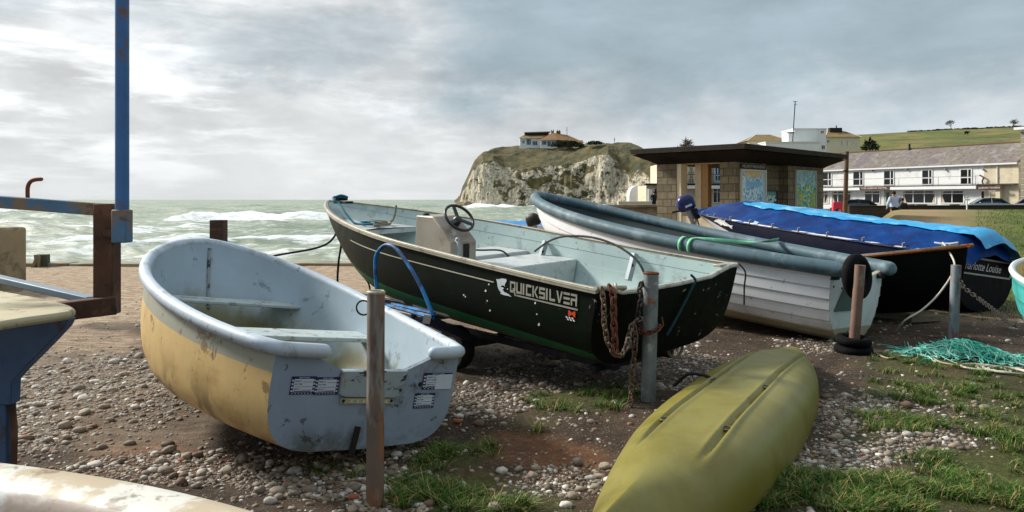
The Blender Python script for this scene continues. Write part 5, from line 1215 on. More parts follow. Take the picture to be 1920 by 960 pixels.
for (px, py, s_, lab) in ((662, 935, .030, 'orange brick lump left of the rusty post foot'), (742, 941, .028, 'pale orange brick fragment right of the rusty post foot'), (858, 800, .03, 'orange stained stone among pebbles right of the dinghy')):
    c = gr(px, py); mb = MB(); mb.add([Vector((c.x, c.y, gz(c.x, c.y) + s_ * .5)) + Vector(p) * s_ for p in SH[5]], [list(map(int, f)) for f in SF]); tag(mb.build('brick_fragment', m_brick, smooth=50), lab, 'brick')

# ------------------------------------------------------------------ rusty blue frame at the left edge
m_blue = M_('weathered_blue_paint', (66, 112, 166), .5, .12, 5, layers=[((36, 62, 108), 2, .5, .7, .6), ((118, 86, 60), 5, .60, .70, .8)], bump=(20, .2, .005))
m_bluerust = M_('rusty_blue_paint', (84, 118, 150), .6, .15, 5, layers=[((132, 110, 82), 3.2, .42, .52, .9), ((96, 62, 42), 7, .56, .68, .8)], bump=(26, .4, .006))
m_rustb = M_('brown_rust', (84, 58, 44), .85, .25, 8, layers=[((116, 82, 58), 6, .5, .68, .7), ((46, 34, 28), 10, .55, .7, .7)], bump=(30, .6, .008))
m_slab = M_('algae_cream_plate', (176, 166, 134), .65, .14, 4, layers=[((116, 98, 62), 2.2, .45, .66, .75), ((206, 200, 180), 2, .55, .72, .5), ((74, 62, 46), 9, .58, .68, .6)], bump=(16, .2, .006))
m_dblue = M_('deep_blue_panel', (62, 90, 128), .5, .18, 4, layers=[((22, 40, 80), 1.6, .45, .65, .7), ((84, 58, 44), 3.0, .56, .62, .95)], bump=(20, .3, .006))
fr = thing('winch_frame', 'rusty blue steel frame with a tall round pole standing at the left edge', 'frame', (at(100, 0, 3.0).x, 3.0, 0))
Yf = 3.2
mb = MB(); mb.tube([at(229, -420, Yf), at(229, 100, Yf), at(229, 398, Yf)], .0272, 24); mb.build('pole', m_blue, fr)
mb = MB(); a = at(229, 393, Yf); b_ = at(229, 455, Yf); mb.box((a + b_) / 2, (.063, .063, (a - b_).length)); mb.build('pole_socket', m_bluerust, fr, bevel=.006)
mb = MB(); mb.box((at(201, 380, Yf + .05) + at(201, 590, Yf + .05)) / 2, (.084, .075, 210 / F * Yf)); mb.build('upright', m_rustb, fr, bevel=.006)
mb = MB(); mb.bar(at(200, 437, Yf + .02), at(222, 437, Yf + .01), .05, .03); mb.build('socket_bracket', m_rustb, fr, bevel=.003)
mb = MB(); mb.bar(at(190, 393, Yf + .05), at(-160, 366, Yf + .12), .05, .052); mb.build('top_rail', m_bluerust, fr, bevel=.005)
mb = MB(); mb.tube(catmull([at(52, 374, 3.3), at(52, 352, 3.3), at(57, 341, 3.3), at(66, 337, 3.3), at(77, 336, 3.3)], 5), .0085, 10, round_end=True); mb.build('hook_rod', m_rustrim, fr)
mb = MB(); mb.bar(at(220, 571, Yf + .03), at(60, 590, Yf - .08), .08, .075); mb.build('lower_beam', m_rustb, fr, bevel=.006)
mb = MB(); mb.bar(at(172, 563, 3.26), at(-10, 521, 3.75), .05, .03); mb.bar(at(-10, 521, 3.75), at(-160, 490, 4.2), .05, .03); mb.build('back_rail', M_('pale_blue_rail', (118, 138, 152), .5, .15, 5, layers=[((96, 72, 54), 5, .58, .7, .7)]), fr, bevel=.004)
zt_ = 1.085; mb = MB(); hp = []
for px, py in ((-200, 610), (-200, 500), (0, 544), (60, 555), (110, 565), (134, 572), (142, 578), (134, 583), (110, 587), (50, 595), (0, 603)):
    hp.append(gr(px, py, zt_))
mb.prism(hp, (0, 0, -.032)); mb.build('seat_plate', m_slab, fr, bevel=.012)
Yp = 2.93; mb = MB(); pts = [at(px, py, Yp) for px, py in ((-140, 598), (128, 598), (120, 614), (86, 650), (40, 696), (22, 716), (20, 760), (-140, 760))]
mb.prism(pts, (0, .06, 0)); mb.build('side_panel', m_dblue, fr, bevel=.005)
mb = MB(); mb.box((at(-8, 740, Yp - .0) + at(-8, 1120, Yp)) / 2 + Vector((0, .045, 0)), (.058, .07, 380 / F * Yp)); mb.build('leg', m_dblue, fr, bevel=.005)
mb = MB(); mb.tube(catmull([at(20, 716, Yp + .03), at(24, 770, Yp + .03), at(27, 830, Yp + .03), at(20, 1000, Yp + .03), at(15, 1110, Yp + .03)], 4), .012, 8); mb.build('edge_strip', m_rustb, fr)
for px in (-135,):
    mb = MB(); a = at(px, 598, Yp + .5); mb.box((a + Vector((a.x, a.y, 0))) / 2, (.06, .06, a.z)); mb.build('leg', m_dblue, fr)

# ------------------------------------------------------------------ concrete, posts and ledge by the sea
m_conc = M_('weathered_concrete', (158, 144, 116), .85, .14, 2, layers=[((112, 98, 76), 1.4, .48, .7, .7), ((86, 80, 66), 4, .58, .74, .6)], bump=(20, .5, .01))
c = at(-18, 0, 12.9); mb = MB(); mb.box((c.x, c.y, .46), (1.05, .62, 1.16), -.50); blk = mb.build('concrete_block', m_conc, bevel=.05); tag(blk, 'weathered concrete block with rounded top edges by the shore', 'block')
Rb = Matrix.Rotation(-.50, 3, 'Z'); mb = MB(); p = Vector((c.x, c.y, 0)) + Rb @ Vector((.28, -.315, .5)); mb.box(p, (.26, .02, .3), -.5); mb.build('recess', M_('purple_grey_recess', (92, 74, 76), .8, .25, 6), blk)
mb = MB(); mb.add([p + Vector((.02, -.06, -.02)) + Vector((q[0] * .11, q[1] * .06, q[2] * .12)) for q in SH[3]], [list(map(int, f)) for f in SF]); tag(mb.build('plastic_bag', M_('pale_plastic', (188, 184, 190), .4, .25, 9), smooth=20), 'crumpled pale plastic tucked into the concrete block recess', 'rubbish')
m_ledge = M_('ledge_concrete', (150, 140, 118), .85, .16, 1.2, layers=[((104, 92, 72), 1.1, .48, .68, .7)], bump=(12, .5, .01))
mb = MB()
for i in range(8):
    x0 = -17 + i * 2.35; mb.box((x0 + 1.16, 17.45 + .05 * (i % 2), -.62), (2.33, .55, 1.36 + .012 * (i % 3)))
tag(mb.build('sea_wall', m_ledge, bevel=.02), 'low concrete sea wall edge along the top of the beach', 'wall')
m_pile = M_('dark_timber', (62, 48, 42), .85, .25, 6, layers=[((100, 78, 60), (4, 4, 16), .55, .7, .6)], bump=(24, .5, .01))
c = at(410, 0, 15); mb = MB(); mb.box((c.x, 15, .52), (.27, .25, 1.16)); tag(mb.build('timber_post', m_pile, bevel=.015), 'dark square timber post standing behind the yellow dinghy bow', 'post')
c = at(79, 0, 17.2); gb = MB(); gb.box((c.x, 17.2, .12), (.26, .26, .30), .3); gb.bar(at(61, 503, 17.0), at(72, 478, 17.05), .06, .08, mi=1); gb.bar(at(72, 503, 17.0), at(74, 480, 17.05), .05, .06, mi=1); tag(gb.build('mooring_stump', [M_('green_dark_concrete', (74, 78, 62), .8, .25, 5), m_conc], bevel=.012), 'small dark stump with pale brace on the sea wall edge', 'stump')
c = at(611, 425, 62); mb = MB(); mb.ball((c.x, c.y, ZS + .22), .16, 14, 10); mb.cyl((c.x, c.y, ZS + .3), (c.x, c.y, ZS + .46), .03, 8); tag(mb.build('buoy', M_('buoy_red', (178, 70, 52), .5)), 'small red buoy floating in the sea left of the green boat bow', 'buoy')

# ------------------------------------------------------------------ outboard engines
def outboard(c, yaw, tilt, mcowl, label, leg=.62, stand=True, s=1.0):
    t = thing('outboard_motor', label, 'outboard motor', (c.x, c.y, c.z))
    R = Matrix.Rotation(yaw, 3, 'Z') @ Matrix.Rotation(tilt, 3, 'Y')
    mb = MB(); rows = []
    for z_, a, b_, off in ((-.02, .13, .10, 0), (.0, .165, .115, 0), (.08, .18, .125, 0), (.17, .175, .12, .005), (.24, .14, .10, .015), (.275, .08, .06, .02), (.28, .0, .0, .02)):
        rows.append([c + R @ (Vector((off + a * math.copysign(abs(math.cos(t_)) ** .7, math.cos(t_)), b_ * math.copysign(abs(math.sin(t_)) ** .7, math.sin(t_)), z_)) * s) for t_ in np.linspace(0, 2 * PI, 25)[:-1]])
    mb.grid(rows, wrap=True); cw = mb.build('cowl', mcowl, t, smooth=60)
    mb = MB(); mb.prism([c + R @ (Vector((x_, -.121, z_)) * s) for x_, z_ in ((-.07, .05), (.07, .05), (.07, .09), (-.07, .09))], R @ Vector((0, -.008, 0))); mb.build('badge', MATS['pale_print'], cw)
    mb = MB(); mb.tube([c + R @ (Vector((0, 0, -.02)) * s), c + R @ (Vector((.0, 0, -.25)) * s), c + R @ (Vector((.0, 0, -leg)) * s)], [.06 * s, .042 * s, .035 * s], 10); mb.bar(c + R @ (Vector((.0, 0, -leg)) * s), c + R @ (Vector((.14, 0, -leg - .02)) * s), .07 * s, .05 * s); mb.build('leg', MATS['grey_bracket'], t)
    mb = MB(); pc_ = c + R @ (Vector((-.09, 0, -leg)) * s); axp = R @ Vector((1, 0, 0)); 
    for k in range(3):
        a = k * 2.094; u_ = R @ Vector((0, math.cos(a), math.sin(a))); mb.bar(pc_, pc_ + u_ * .09 * s, .012 * s, .05 * s, up=axp)
    mb.cyl(pc_ - axp * .04 * s, pc_ + axp * .05 * s, .022 * s, 10); mb.build('propeller', m_black, t)
    mb = MB(); mb.box(c + R @ (Vector((.11, 0, -.14)) * s), (.09 * s, .16 * s, .20 * s), R=R); mb.build('clamp_bracket', m_black, t, bevel=.004); mb = MB(); mb.tube([c + R @ (Vector((-.13, 0, .02)) * s), c + R @ (Vector((-.30, .02, .05)) * s)], .018 * s, 8); mb.build('tiller', m_black, t)
    if stand:
        g = gz(c.x, c.y); mb = MB()
        for dx in (-.22, .22): mb.tube([c + R @ Vector((.11, 0, -.16)), Vector((c.x + .35 + dx, c.y + dx * .8, g))], .02, 8)
        mb.tube([Vector((c.x + .13, c.y - .18, g + .05)), Vector((c.x + .57, c.y + .18, g + .05))], .02, 8); mb.build('stand', m_alu, t)
    return t
outboard(at(1289, 392, 14.6), .15, -.38, M_('deep_blue_cowl', (20, 32, 86), .3, .1, 6, spec=.5), 'outboard motor with rounded dark blue cowl standing before the stone shelter', leg=1.0)
outboard(at(1002, 421, 13.9), 2.6, .3, M_('black_cowl', (26, 24, 24), .5, .2, 9), 'small dark outboard motor clamped to small boat beyond the green boat', stand=False, s=.75)
# ------------------------------------------------------------------ buildings
class Wall:
    def __init__(self, A, B):
        self.A = Vector((A[0], A[1], 0)); d = Vector((B[0] - A[0], B[1] - A[1], 0)); self.len = d.length; self.e = d.normalized(); self.n = Vector((self.e.y, -self.e.x, 0))
        if self.n.dot(self.A) > 0: self.n = -self.n
        self.rz = math.atan2(self.e.y, self.e.x)
    def at(self, px, py):
        v = Vector(((px - CX) / F, 1, -(py - HY) / F)); t = (self.A.dot(self.n)) / (v.dot(self.n)); p = v * t; return (p - self.A).dot(self.e), H + p.z
    def p(self, u, z, out=0.0): return self.A + self.e * u + self.n * out + Vector((0, 0, z))
    def box(self, mb, u0, u1, z0, z1, d, out=0.0, mi=0):
        c = self.p((u0 + u1) / 2, (z0 + z1) / 2, out - d / 2); mb.box(c, (abs(u1 - u0), d, abs(z1 - z0)), self.rz, mi)
    def rect(self, px0, py0, px1, py1):
        a = self.at(px0, py0); b = self.at(px1, py1); c = self.at(px0, py1); return min(a[0], b[0]), max(a[0], b[0]), (c[1] + self.at(px1, py1)[1]) / 2, (a[1] + self.at(px1, py0)[1]) / 2
def stone_fin(sc, c1, c2, mortar, off=.5):
    def f(N, cur, obj, uv):
        b = N.new('ShaderNodeTexBrick'); nz = N.noise(uv, 2.0, 2)
        vd = N.new('ShaderNodeVectorMath'); vd.operation = 'MULTIPLY_ADD'; tx_ = N.new('ShaderNodeTexNoise'); tx_.inputs['Scale'].default_value = 2.2; tx_.inputs['Detail'].default_value = 3; N.link(uv, tx_.inputs['Vector'])
        N.link(tx_.outputs['Color'], vd.inputs[0]); vd.inputs[1].default_value = (.16, .16, 0); N.link(N.mapping(uv, (sc, sc, 1)), vd.inputs[2]); N.link(vd.outputs[0], b.inputs['Vector']); b.inputs['Scale'].default_value = 1; b.inputs['Brick Width'].default_value = 1.0; b.inputs['Row Height'].default_value = .60
        b.inputs['Mortar Size'].default_value = .045; b.inputs['Color1'].default_value = lin(c1); b.inputs['Color2'].default_value = lin(c2); b.inputs['Mortar'].default_value = lin(mortar); b.offset = off; b.squash = .8
        return N.mix(.3, N.mix(N.remap(N.noise(obj, 7, 5, .7), .3, .7, 0, .55), b.outputs['Color'], lin([c * .55 for c in c1])), cur)
    return f
m_stone = M_('shelter_stone', (136, 126, 106), .85, .2, 5, finish=stone_fin(2.6, (142, 128, 100), (92, 80, 60), (26, 23, 19)), bump=(16, .7, .02))
m_roofc = M_('dark_roof_concrete', (50, 41, 34), .9, .25, 2, layers=[((36, 30, 26), 1.2, .45, .65, .8), ((104, 96, 84), 9, .68, .76, .6)], bump=(14, .5, .01))
m_soff = M_('shade_darkened_soffit', (30, 25, 22), .9, .25, 1.5, layers=[((18, 16, 15), 1, .45, .65, .8), ((64, 48, 34), .8, .6, .8, .4)], spec=.1)  # underside shade put into the colour, darkened against light bounced off the ground
m_crm = M_('cream_render', (216, 204, 176), .75, .08, 1.2, layers=[((176, 160, 128), 1.5, .5, .75, .5)])
m_tanr = M_('tan_and_shaded_render', (176, 140, 98), .8, .1, 1.5)
m_whr = M_('white_render', (238, 239, 237), .75, .05, .6, layers=[((190, 188, 178), .5, .5, .75, .5)])
m_frame = M_('white_frame', (232, 232, 228), .5, .04, 3)
m_glass = M_('dark_glass', (14, 17, 20), .08, .2, .6, spec=.6)
m_curt = M_('cream_curtain', (196, 182, 150), .8, .2, 5)
m_iron = M_('dark_iron', (34, 34, 36), .6, .2, 6)
# stone shelter
C_ = Vector((6.65, 22, 0)); A_s = Vector((3.99, 24.57, 0)); B_s = Vector((11.98, 27.5, 0)); e1 = (A_s - C_).normalized(); e2 = Vector((e1.y, -e1.x, 0)); l1 = (A_s - C_).length; l2 = (B_s - C_).length
sh = thing('stone_shelter', 'stone promenade shelter with dark flat overhanging roof and open front', 'shelter', (8.0, 25.0, 0))
Cw = C_ + e1 * .6 + e2 * .6
def sp(u, v, z): return Cw + e1 * u + e2 * v + Vector((0, 0, z))
def sbox(mb, u0, u1, v0, v1, z0, z1, mi=0): mb.box(sp((u0 + u1) / 2, (v0 + v1) / 2, (z0 + z1) / 2), (u1 - u0, v1 - v0, z1 - z0), math.atan2(e1.y, e1.x), mi)
D1, D2 = l1 - 1.0, l2 - 1.15
mb = MB(); sbox(mb, 0, .50, 0, .42, -.1, 2.72); sbox(mb, 2.02, D1 + .04, 0, .42, -.1, 2.72); mb.build('stone_pier', m_stone, sh)
mb = MB(); sbox(mb, 0, .42, .425, 2.02, -.1, 2.72); sbox(mb, .30, .60, 2.025, 3.62, -.1, 2.72); sbox(mb, 0, .42, 3.625, D2, -.1, 2.72); mb.build('stone_wall', m_stone, sh)
mb = MB(); sbox(mb, 1.86, 2.015, .03, .40, -.1, 2.62); mb.build('jamb', m_crm, sh)
mb = MB(); sbox(mb, .505, 1.855, .08, .24, -.1, .98); mb.build('parapet', m_crm, sh)
mb = MB(); sbox(mb, .50, 2.02, .05, .38, 2.60, 2.72); mb.build('lintel', m_tanr, sh)
mb = MB(); sbox(mb, 1.43, 1.64, .50, .78, -.1, 2.69); col_ = mb.build('column', m_crm, sh)
mb = MB(); sbox(mb, 1.20, 1.425, .53, .75, -.1, 2.69); mb.build('inner_wall', m_tanr, sh)  # tan colour stands for the shaded return beside the cream column
for u in (.7, 1.6, 2.3):
    mb = MB(); sbox(mb, u, u + .22, D2 - .3, D2 - .05, -.1, 2.7); mb.build('column', m_crm, sh)
mb = MB(); o_ = lambda u, v, z: sp(u, v, z)
def ring(du, z): return [o_(-du, -du, z), o_(D1 + du, -du, z), o_(D1 + du, D2 + du, z), o_(-du, D2 + du, z)]
r0, r1, r2, r3 = ring(.02, 2.62), ring(.14, 2.70), ring(.60, 2.93), ring(.62, 2.955)
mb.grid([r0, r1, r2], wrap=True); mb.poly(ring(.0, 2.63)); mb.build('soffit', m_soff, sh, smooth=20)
mb = MB(); r4, r5 = ring(.63, 3.10), ring(.60, 3.115); mb.grid([ring(.3, 2.956), r3, r4, r5], wrap=True); mb.poly(r5); mb.poly(ring(.3, 2.956)[::-1]); mb.build('roof', m_roofc, sh, smooth=20)
SW = Wall((Cw.x, Cw.y), (Cw + e2 * 6.5)[:2])
mb = MB(); SW.box(mb, .30, 1.95, 2.44, 2.58, .03, .035); sgn = mb.build('sign_board', M_('dark_sign', (24, 22, 22), .6), sh)
mb = MB(); flat_text(mb, lambda u, v: SW.p(u, v, .040), 'WELCOME TO FRESHWATER BAY', .38, 1.88, 2.47, 2.55); mb.build('sign_lettering', M_('pale_lettering', (196, 194, 184), .6), sgn, smooth=0)
# pictures on the shelter wall (plain generic stand-ins in the same colours)
def art_mat(name, cols, sc, seed):
    m = bpy.data.materials.new(name); m.use_nodes = True; N = NT(m); b = m.node_tree.nodes['Principled BSDF']; obj = N.new('ShaderNodeTexCoord').outputs['Object']; uv = N.new('ShaderNodeTexCoord').outputs['UV']
    u, v, _ = N.sep(uv); vo = N.new('ShaderNodeTexVoronoi'); vo.inputs['Scale'].default_value = sc; N.link(N.mapping(obj, (1, 1, 1), loc=(seed, seed, 0)), vo.inputs['Vector'])
    r = N.new('ShaderNodeValToRGB'); r.color_ramp.elements[0].color = lin(cols[0]); r.color_ramp.elements[1].color = lin(cols[-1]); r.color_ramp.interpolation = 'CONSTANT'
    for i, c in enumerate(cols[1:-1]): e = r.color_ramp.elements.new((i + 1) / (len(cols) - 1)); e.color = lin(c)
    N.link(N.sep(vo.outputs['Color'])[0], r.inputs[0]); return m, N, b, r.outputs[0], u, v, obj
def pic(W, u0, u1, z0, z1, fr_w, name, label, mart, mfr, out=.0, group=None):
    t = thing(name, label, 'picture', W.p((u0 + u1) / 2, z0, out))
    mb = MB(); mb.add([W.p(u0 + fr_w, z0 + fr_w, out + .03), W.p(u1 - fr_w, z0 + fr_w, out + .03), W.p(u1 - fr_w, z1 - fr_w, out + .03), W.p(u0 + fr_w, z1 - fr_w, out + .03)], [(0, 1, 2, 3)], 0, [[(0, 0), (1, 0), (1, 1), (0, 1)]]); mb.build('printed_sheet', mart, t, smooth=0)
    mb = MB()
    for a in ((u0, u0 + fr_w, z0, z1), (u1 - fr_w, u1, z0, z1), (u0 + fr_w, u1 - fr_w, z1 - fr_w, z1), (u0 + fr_w, u1 - fr_w, z0, z0 + fr_w)): W.box(mb, *a, .06, out + .062)
    W.box(mb, u0 + .01, u1 - .01, z0 + .01, z1 - .01, .015, out + .02); mb.build('frame', mfr, t)
    return t
m, N, b, c, u, v, obj = art_mat('map_print', [(130, 196, 232), (200, 228, 244), (96, 150, 190), (214, 232, 238), (160, 212, 220), (80, 124, 116)], 16, 1)
top = N.math('MULTIPLY', N.remap(v, .80, .92), N.remap(N.math('ABSOLUTE', N.math('SUBTRACT', u, .5)), .42, .3)); c = N.mix(N.math('MULTIPLY', top, .8), c, lin((214, 178, 96)))
c = N.mix(N.math('MULTIPLY', N.remap(N.math('ABSOLUTE', N.math('SUBTRACT', v, .70)), .10, .04), N.remap(N.math('ABSOLUTE', N.math('SUBTRACT', u, .48)), .38, .25)), c, lin((122, 180, 222)))
N.link(N.mix(N.remap(N.math('ABSOLUTE', N.math('SUBTRACT', u, .47)), .40, .43), c, lin((158, 200, 232))), b.inputs['Base Color']); m_map = m
pic(SW, .29, 1.95, 1.0, 2.42, .06, 'picture_board', 'large pale blue illustrated map in cream frame on the shelter wall', m_map, M_('cream_frame', (206, 200, 176), .6), .0)
m, N, b, c, u, v, obj = art_mat('leaf_print', [(60, 150, 210), (160, 216, 240), (90, 170, 60), (210, 216, 70), (50, 130, 90), (120, 190, 60)], 13, 4)
low = N.math('MULTIPLY', N.remap(v, .62, .45), N.remap(N.math('ABSOLUTE', N.math('SUBTRACT', u, .5)), .08, .25)); grn = N.mix(N.noise(obj, 9, 4), lin((60, 120, 50)), lin((200, 196, 60))); c = N.mix(N.math('MULTIPLY', low, .65), c, grn)
upb = N.remap(v, .6, .8); c = N.mix(N.math('MULTIPLY', upb, .55), c, N.mix(N.noise(obj, 7, 4), lin((60, 130, 170)), lin((190, 220, 236)))); N.link(c, b.inputs['Base Color']); m_leaf = m
pic(SW, 4.15, 5.80, .95, 2.50, .025, 'picture_board', 'tall poster of green leaves and blue sky on the shelter end wall', m_leaf, M_('thin_pale_frame', (196, 200, 200), .6), .0)
m, N, b, c, u, v, obj = art_mat('notice_print', [(190, 222, 226), (150, 200, 206), (40, 52, 50), (206, 226, 226), (120, 170, 160)], 15, 7)
N.link(N.mix(N.remap(v, .80, .83), c, lin((90, 150, 140))), b.inputs['Base Color']); m_not = m
pic(SW, 2.55, 3.36, 1.0, 1.80, .035, 'picture_board', 'small pale notice board in dark frame between the two posters', m_not, M_('dark_frame', (46, 40, 34), .6), -.30 + .0)

# ---- long white hotel
HW = Wall((41.9, 115.3), (57.2, 86.7))
ho = thing('hotel', 'long white two storey hotel with grey tiled roof and balcony', 'building', (50, 100, 0))
UE = HW.len
zE = 5.72
mb = MB(); HW.box(mb, 0, HW.at(1845, 340)[0], -.2, zE, 7.0, 0, 0); HW.box(mb, HW.at(1845, 340)[0] + .003, UE, -.2, zE - .003, 7.0, .02, 1); mb.build('wall', [m_whr, m_crm], ho)
m_tile = M_('hotel_tiles', (120, 112, 104), .85, .22, 1.2, layers=[((150, 146, 140), .8, .5, .7, .6), ((72, 66, 60), 2.2, .56, .68, .7), ((104, 92, 104), .25, .5, .7, .5)], bump=(6, .8, .04))
zR = lambda u: HW.at(1, 1)[1]
mb = MB(); rp = []
def rz_at(px, py):   # ridge height where the sight line meets the ridge plane 3.6 m behind the front
    v = Vector(((px - CX) / F, 1, -(py - HY) / F)); A = HW.A - HW.n * 3.6; t = A.dot(HW.n) / v.dot(HW.n); p = v * t; return (p - A).dot(HW.e), H + p.z
zr = (rz_at(1600, 283)[1] + rz_at(1890, 272)[1]) / 2
mb.add([HW.p(-.3, zE, .35), HW.p(UE, zE, .35), HW.p(UE, zr, -3.6), HW.p(-.3, zr, -3.6), HW.p(UE, zE, -7.4), HW.p(-.3, zE, -7.4)], [(0, 1, 2, 3), (3, 2, 4, 5), (0, 3, 5), (1, 4, 2)]); rf = mb.build('roof', m_tile, ho, smooth=0)
mb = MB(); HW.box(mb, -.3, UE, zr - .02, zr + .10, .25, -3.5); mb.build('ridge_cap', M_('terracotta_ridge', (110, 74, 58), .8), rf)
u_, z_ = rz_at(1707, 277); mb = MB(); mb.cyl(HW.p(u_, zr - .4, -3.4), HW.p(u_, zr + .7, -3.4), .13, 10); mb.build('vent_pipe', m_iron, rf)
mb = MB(); HW.box(mb, -.3, UE, zE - .22, zE - .02, .12, .36); mb.build('gutter', m_frame, ho)
def win(W, par, px0, py0, px1, py1, mull, trans, name='window', curtain=None, bar=.10, mfr=None):
    u0, u1, z0, z1 = W.rect(px0, py0, px1, py1); mb = MB(); b_ = bar
    W.box(mb, u0, u0 + b_, z0, z1, .12, .07); W.box(mb, u1 - b_, u1, z0, z1, .12, .07); W.box(mb, u0 + b_, u1 - b_, z1 - b_, z1, .12, .07); W.box(mb, u0 + b_, u1 - b_, z0, z0 + b_, .12, .08)
    zt2 = lerp(z0, z1, trans) if trans else None
    for m_ in mull: W.box(mb, lerp(u0, u1, m_) - b_ * .4, lerp(u0, u1, m_) + b_ * .4, z0 + b_, z1 - b_, .10, .065)
    if trans:
        ed = [u0 + b_] + [lerp(u0, u1, m_) for m_ in mull] + [u1 - b_]
        for i in range(len(ed) - 1): W.box(mb, ed[i] + (b_ * .4 if i else 0), ed[i + 1] - (b_ * .4 if i < len(ed) - 2 else 0), zt2 - b_ * .4, zt2 + b_ * .4, .10, .062)
    f = mb.build(name, mfr or m_frame, par); mb = MB(); mb.add([W.p(u0, z0, .012), W.p(u1, z0, .012), W.p(u1, z1, .012), W.p(u0, z1, .012)], [(0, 1, 2, 3)]); mb.build('pane', m_glass, f, smooth=0)
    if curtain:
        for s_ in curtain:
            ua, ub = (u0 + b_, u0 + b_ + .5) if s_ < 0 else (u1 - b_ - .5, u1 - b_); rows = []
            for k in range(7):
                t = k / 6; sq = .30 + .7 * abs(t - .42) * 1.5; rows.append([W.p((ua + (ub - ua) * j / 6 * min(1, sq)) if s_ < 0 else (ub - (ub - ua) * j / 6 * min(1, sq)), lerp(z1 - b_, z0 + b_, t), .02 + .012 * (j % 2)) for j in range(7)])
            mb = MB(); mb.grid(rows); mb.build('curtain', m_curt, f)
    return f
for a in ((1541, 322, 1560, 349), (1599, 320.5, 1619.5, 348.5), (1656.5, 319, 1677, 348), (1728, 317.5, 1749, 347), (1800, 316, 1823, 346.5)): win(HW, ho, *a, (.66,), .45, 'balcony_door', bar=.13)
for a, ml, cu in (((1537, 357.5, 1554.5, 382), (.5,), (1,)), ((1559, 357.5, 1597, 382), (.33, .66), (-1,)), ((1621, 357, 1651, 382), (.5,), None), ((1692, 356.5, 1756, 382), (.33, .66), (-1, 1)), ((1763, 356.5, 1808.5, 382), (.5,), (-1,))): win(HW, ho, *a, ml, .76, 'window', cu, bar=.13)
win(HW, ho, 1838, 356.5, 1874, 392, (.5,), None, 'tavern_door', bar=.16)
u0, u1, z0, z1 = HW.rect(1658, 357, 1672, 392); mb = MB(); HW.box(mb, u0, u1, z0, z1, .1, .04); dr = mb.build('front_door', M_('green_grey_door', (156, 168, 150), .6), ho); mb = MB(); HW.box(mb, lerp(u0, u1, .3), lerp(u0, u1, .7), lerp(z0, z1, .4), lerp(z0, z1, .9), .02, .055); mb.build('pane', m_glass, dr)
ub = HW.at(1838, 350)[0]; zb = (HW.at(1600, 350.5)[1] + HW.at(1820, 349)[1]) / 2
mb = MB(); HW.box(mb, 0, ub, zb - .02, zb + .10, .9, .9); HW.box(mb, ub + .01, UE, zb + .05, zb + .16, .7, .7); mb.build('balcony_slab', M_('slab_grey', (84, 84, 86), .8), ho)
mb = MB(); HW.box(mb, 0, ub, zb - .40, zb - .025, .80, .88); mb.build('fascia', m_whr, ho)
mb = MB(); zt2 = zb + .10
for px in (1568, 1627, 1693, 1767, 1837): u_ = HW.at(px, 340)[0]; mb.cyl(HW.p(u_, zt2, .82), HW.p(u_, zt2 + 1.0, .82), .025, 6); mb.cyl(HW.p(u_, zt2 + 1.0, .82), HW.p(u_ + .7, zt2 + 1.0, .82), .022, 6)
for dz in (1.0,): mb.cyl(HW.p(.5, zt2 + dz, .80), HW.p(ub, zt2 + dz, .80), .022, 6)
mb.cyl(HW.p(.5, zt2 + .08, .80), HW.p(ub, zt2 + .08, .80), .018, 6); mb.build('balcony_railing', M_('rail_grey', (120, 124, 126), .5, metal=.3), ho)
mb = MB(); k = MB()
for px in (1579, 1637, 1702, 1774, 1845):
    u_, z_ = HW.at(px, 320 if px < 1700 else 318); mb = MB(); mb.ball(HW.p(u_, z_, .16), .13, 10, 8); mb.cyl(HW.p(u_, z_, 0), HW.p(u_, z_ + .06, .12), .04, 6); mb.build('wall_lamp', M_('lamp_grey', (150, 152, 140), .4), ho)
u_, z_ = HW.at(1871, 320); mb = MB(); mb.cyl(HW.p(u_, zb + .2, .10), HW.p(u_, zE - .1, .10), .06, 8); mb.build('drainpipe', m_frame, ho)
u_, z_ = HW.at(1843, 340); mb = MB(); mb.tube(catmull([HW.p(u_ - .2, zb + 1.2, .3), HW.p(u_ + .25, zb + .9, .3), HW.p(u_ + .1, zb + .5, .3), HW.p(u_ + .2, zb + .15, .3)], 5), .09, 8); mb.build('vine', M_('dry_vine', (92, 84, 70), .9), ho)
m_sgn = M_('maroon_sign', (84, 40, 44), .6)
for px0, px1, py0, py1, tx, o_ in ((1620, 1676, 350.0, 355.6, 'THE ALBION HOTEL', .93), (1839, 1885, 349.4, 355, 'ALBION TAVERN', .78)):
    u0, u1, z0, z1 = HW.rect(px0, py0, px1, py1); mb = MB(); HW.box(mb, u0, u1, z0, z1, .06, o_); s_ = mb.build('sign_board', m_sgn, ho)
    mb = MB(); flat_text(mb, lambda u, v: HW.p(u, v, o_ + .012), tx, lerp(u0, u1, .06), lerp(u0, u1, .94), lerp(z0, z1, .24), lerp(z0, z1, .78), bold=.02); mb.build('sign_lettering', M_('cream_lettering', (220, 206, 180), .6), s_, smooth=0)
mb = MB(); u_ = HW.at(1876, 372)[0]; HW.box(mb, u_ - .25, u_ + .25, -.1, zb, .5, .55); mb.build('porch_pier', m_crm, ho)
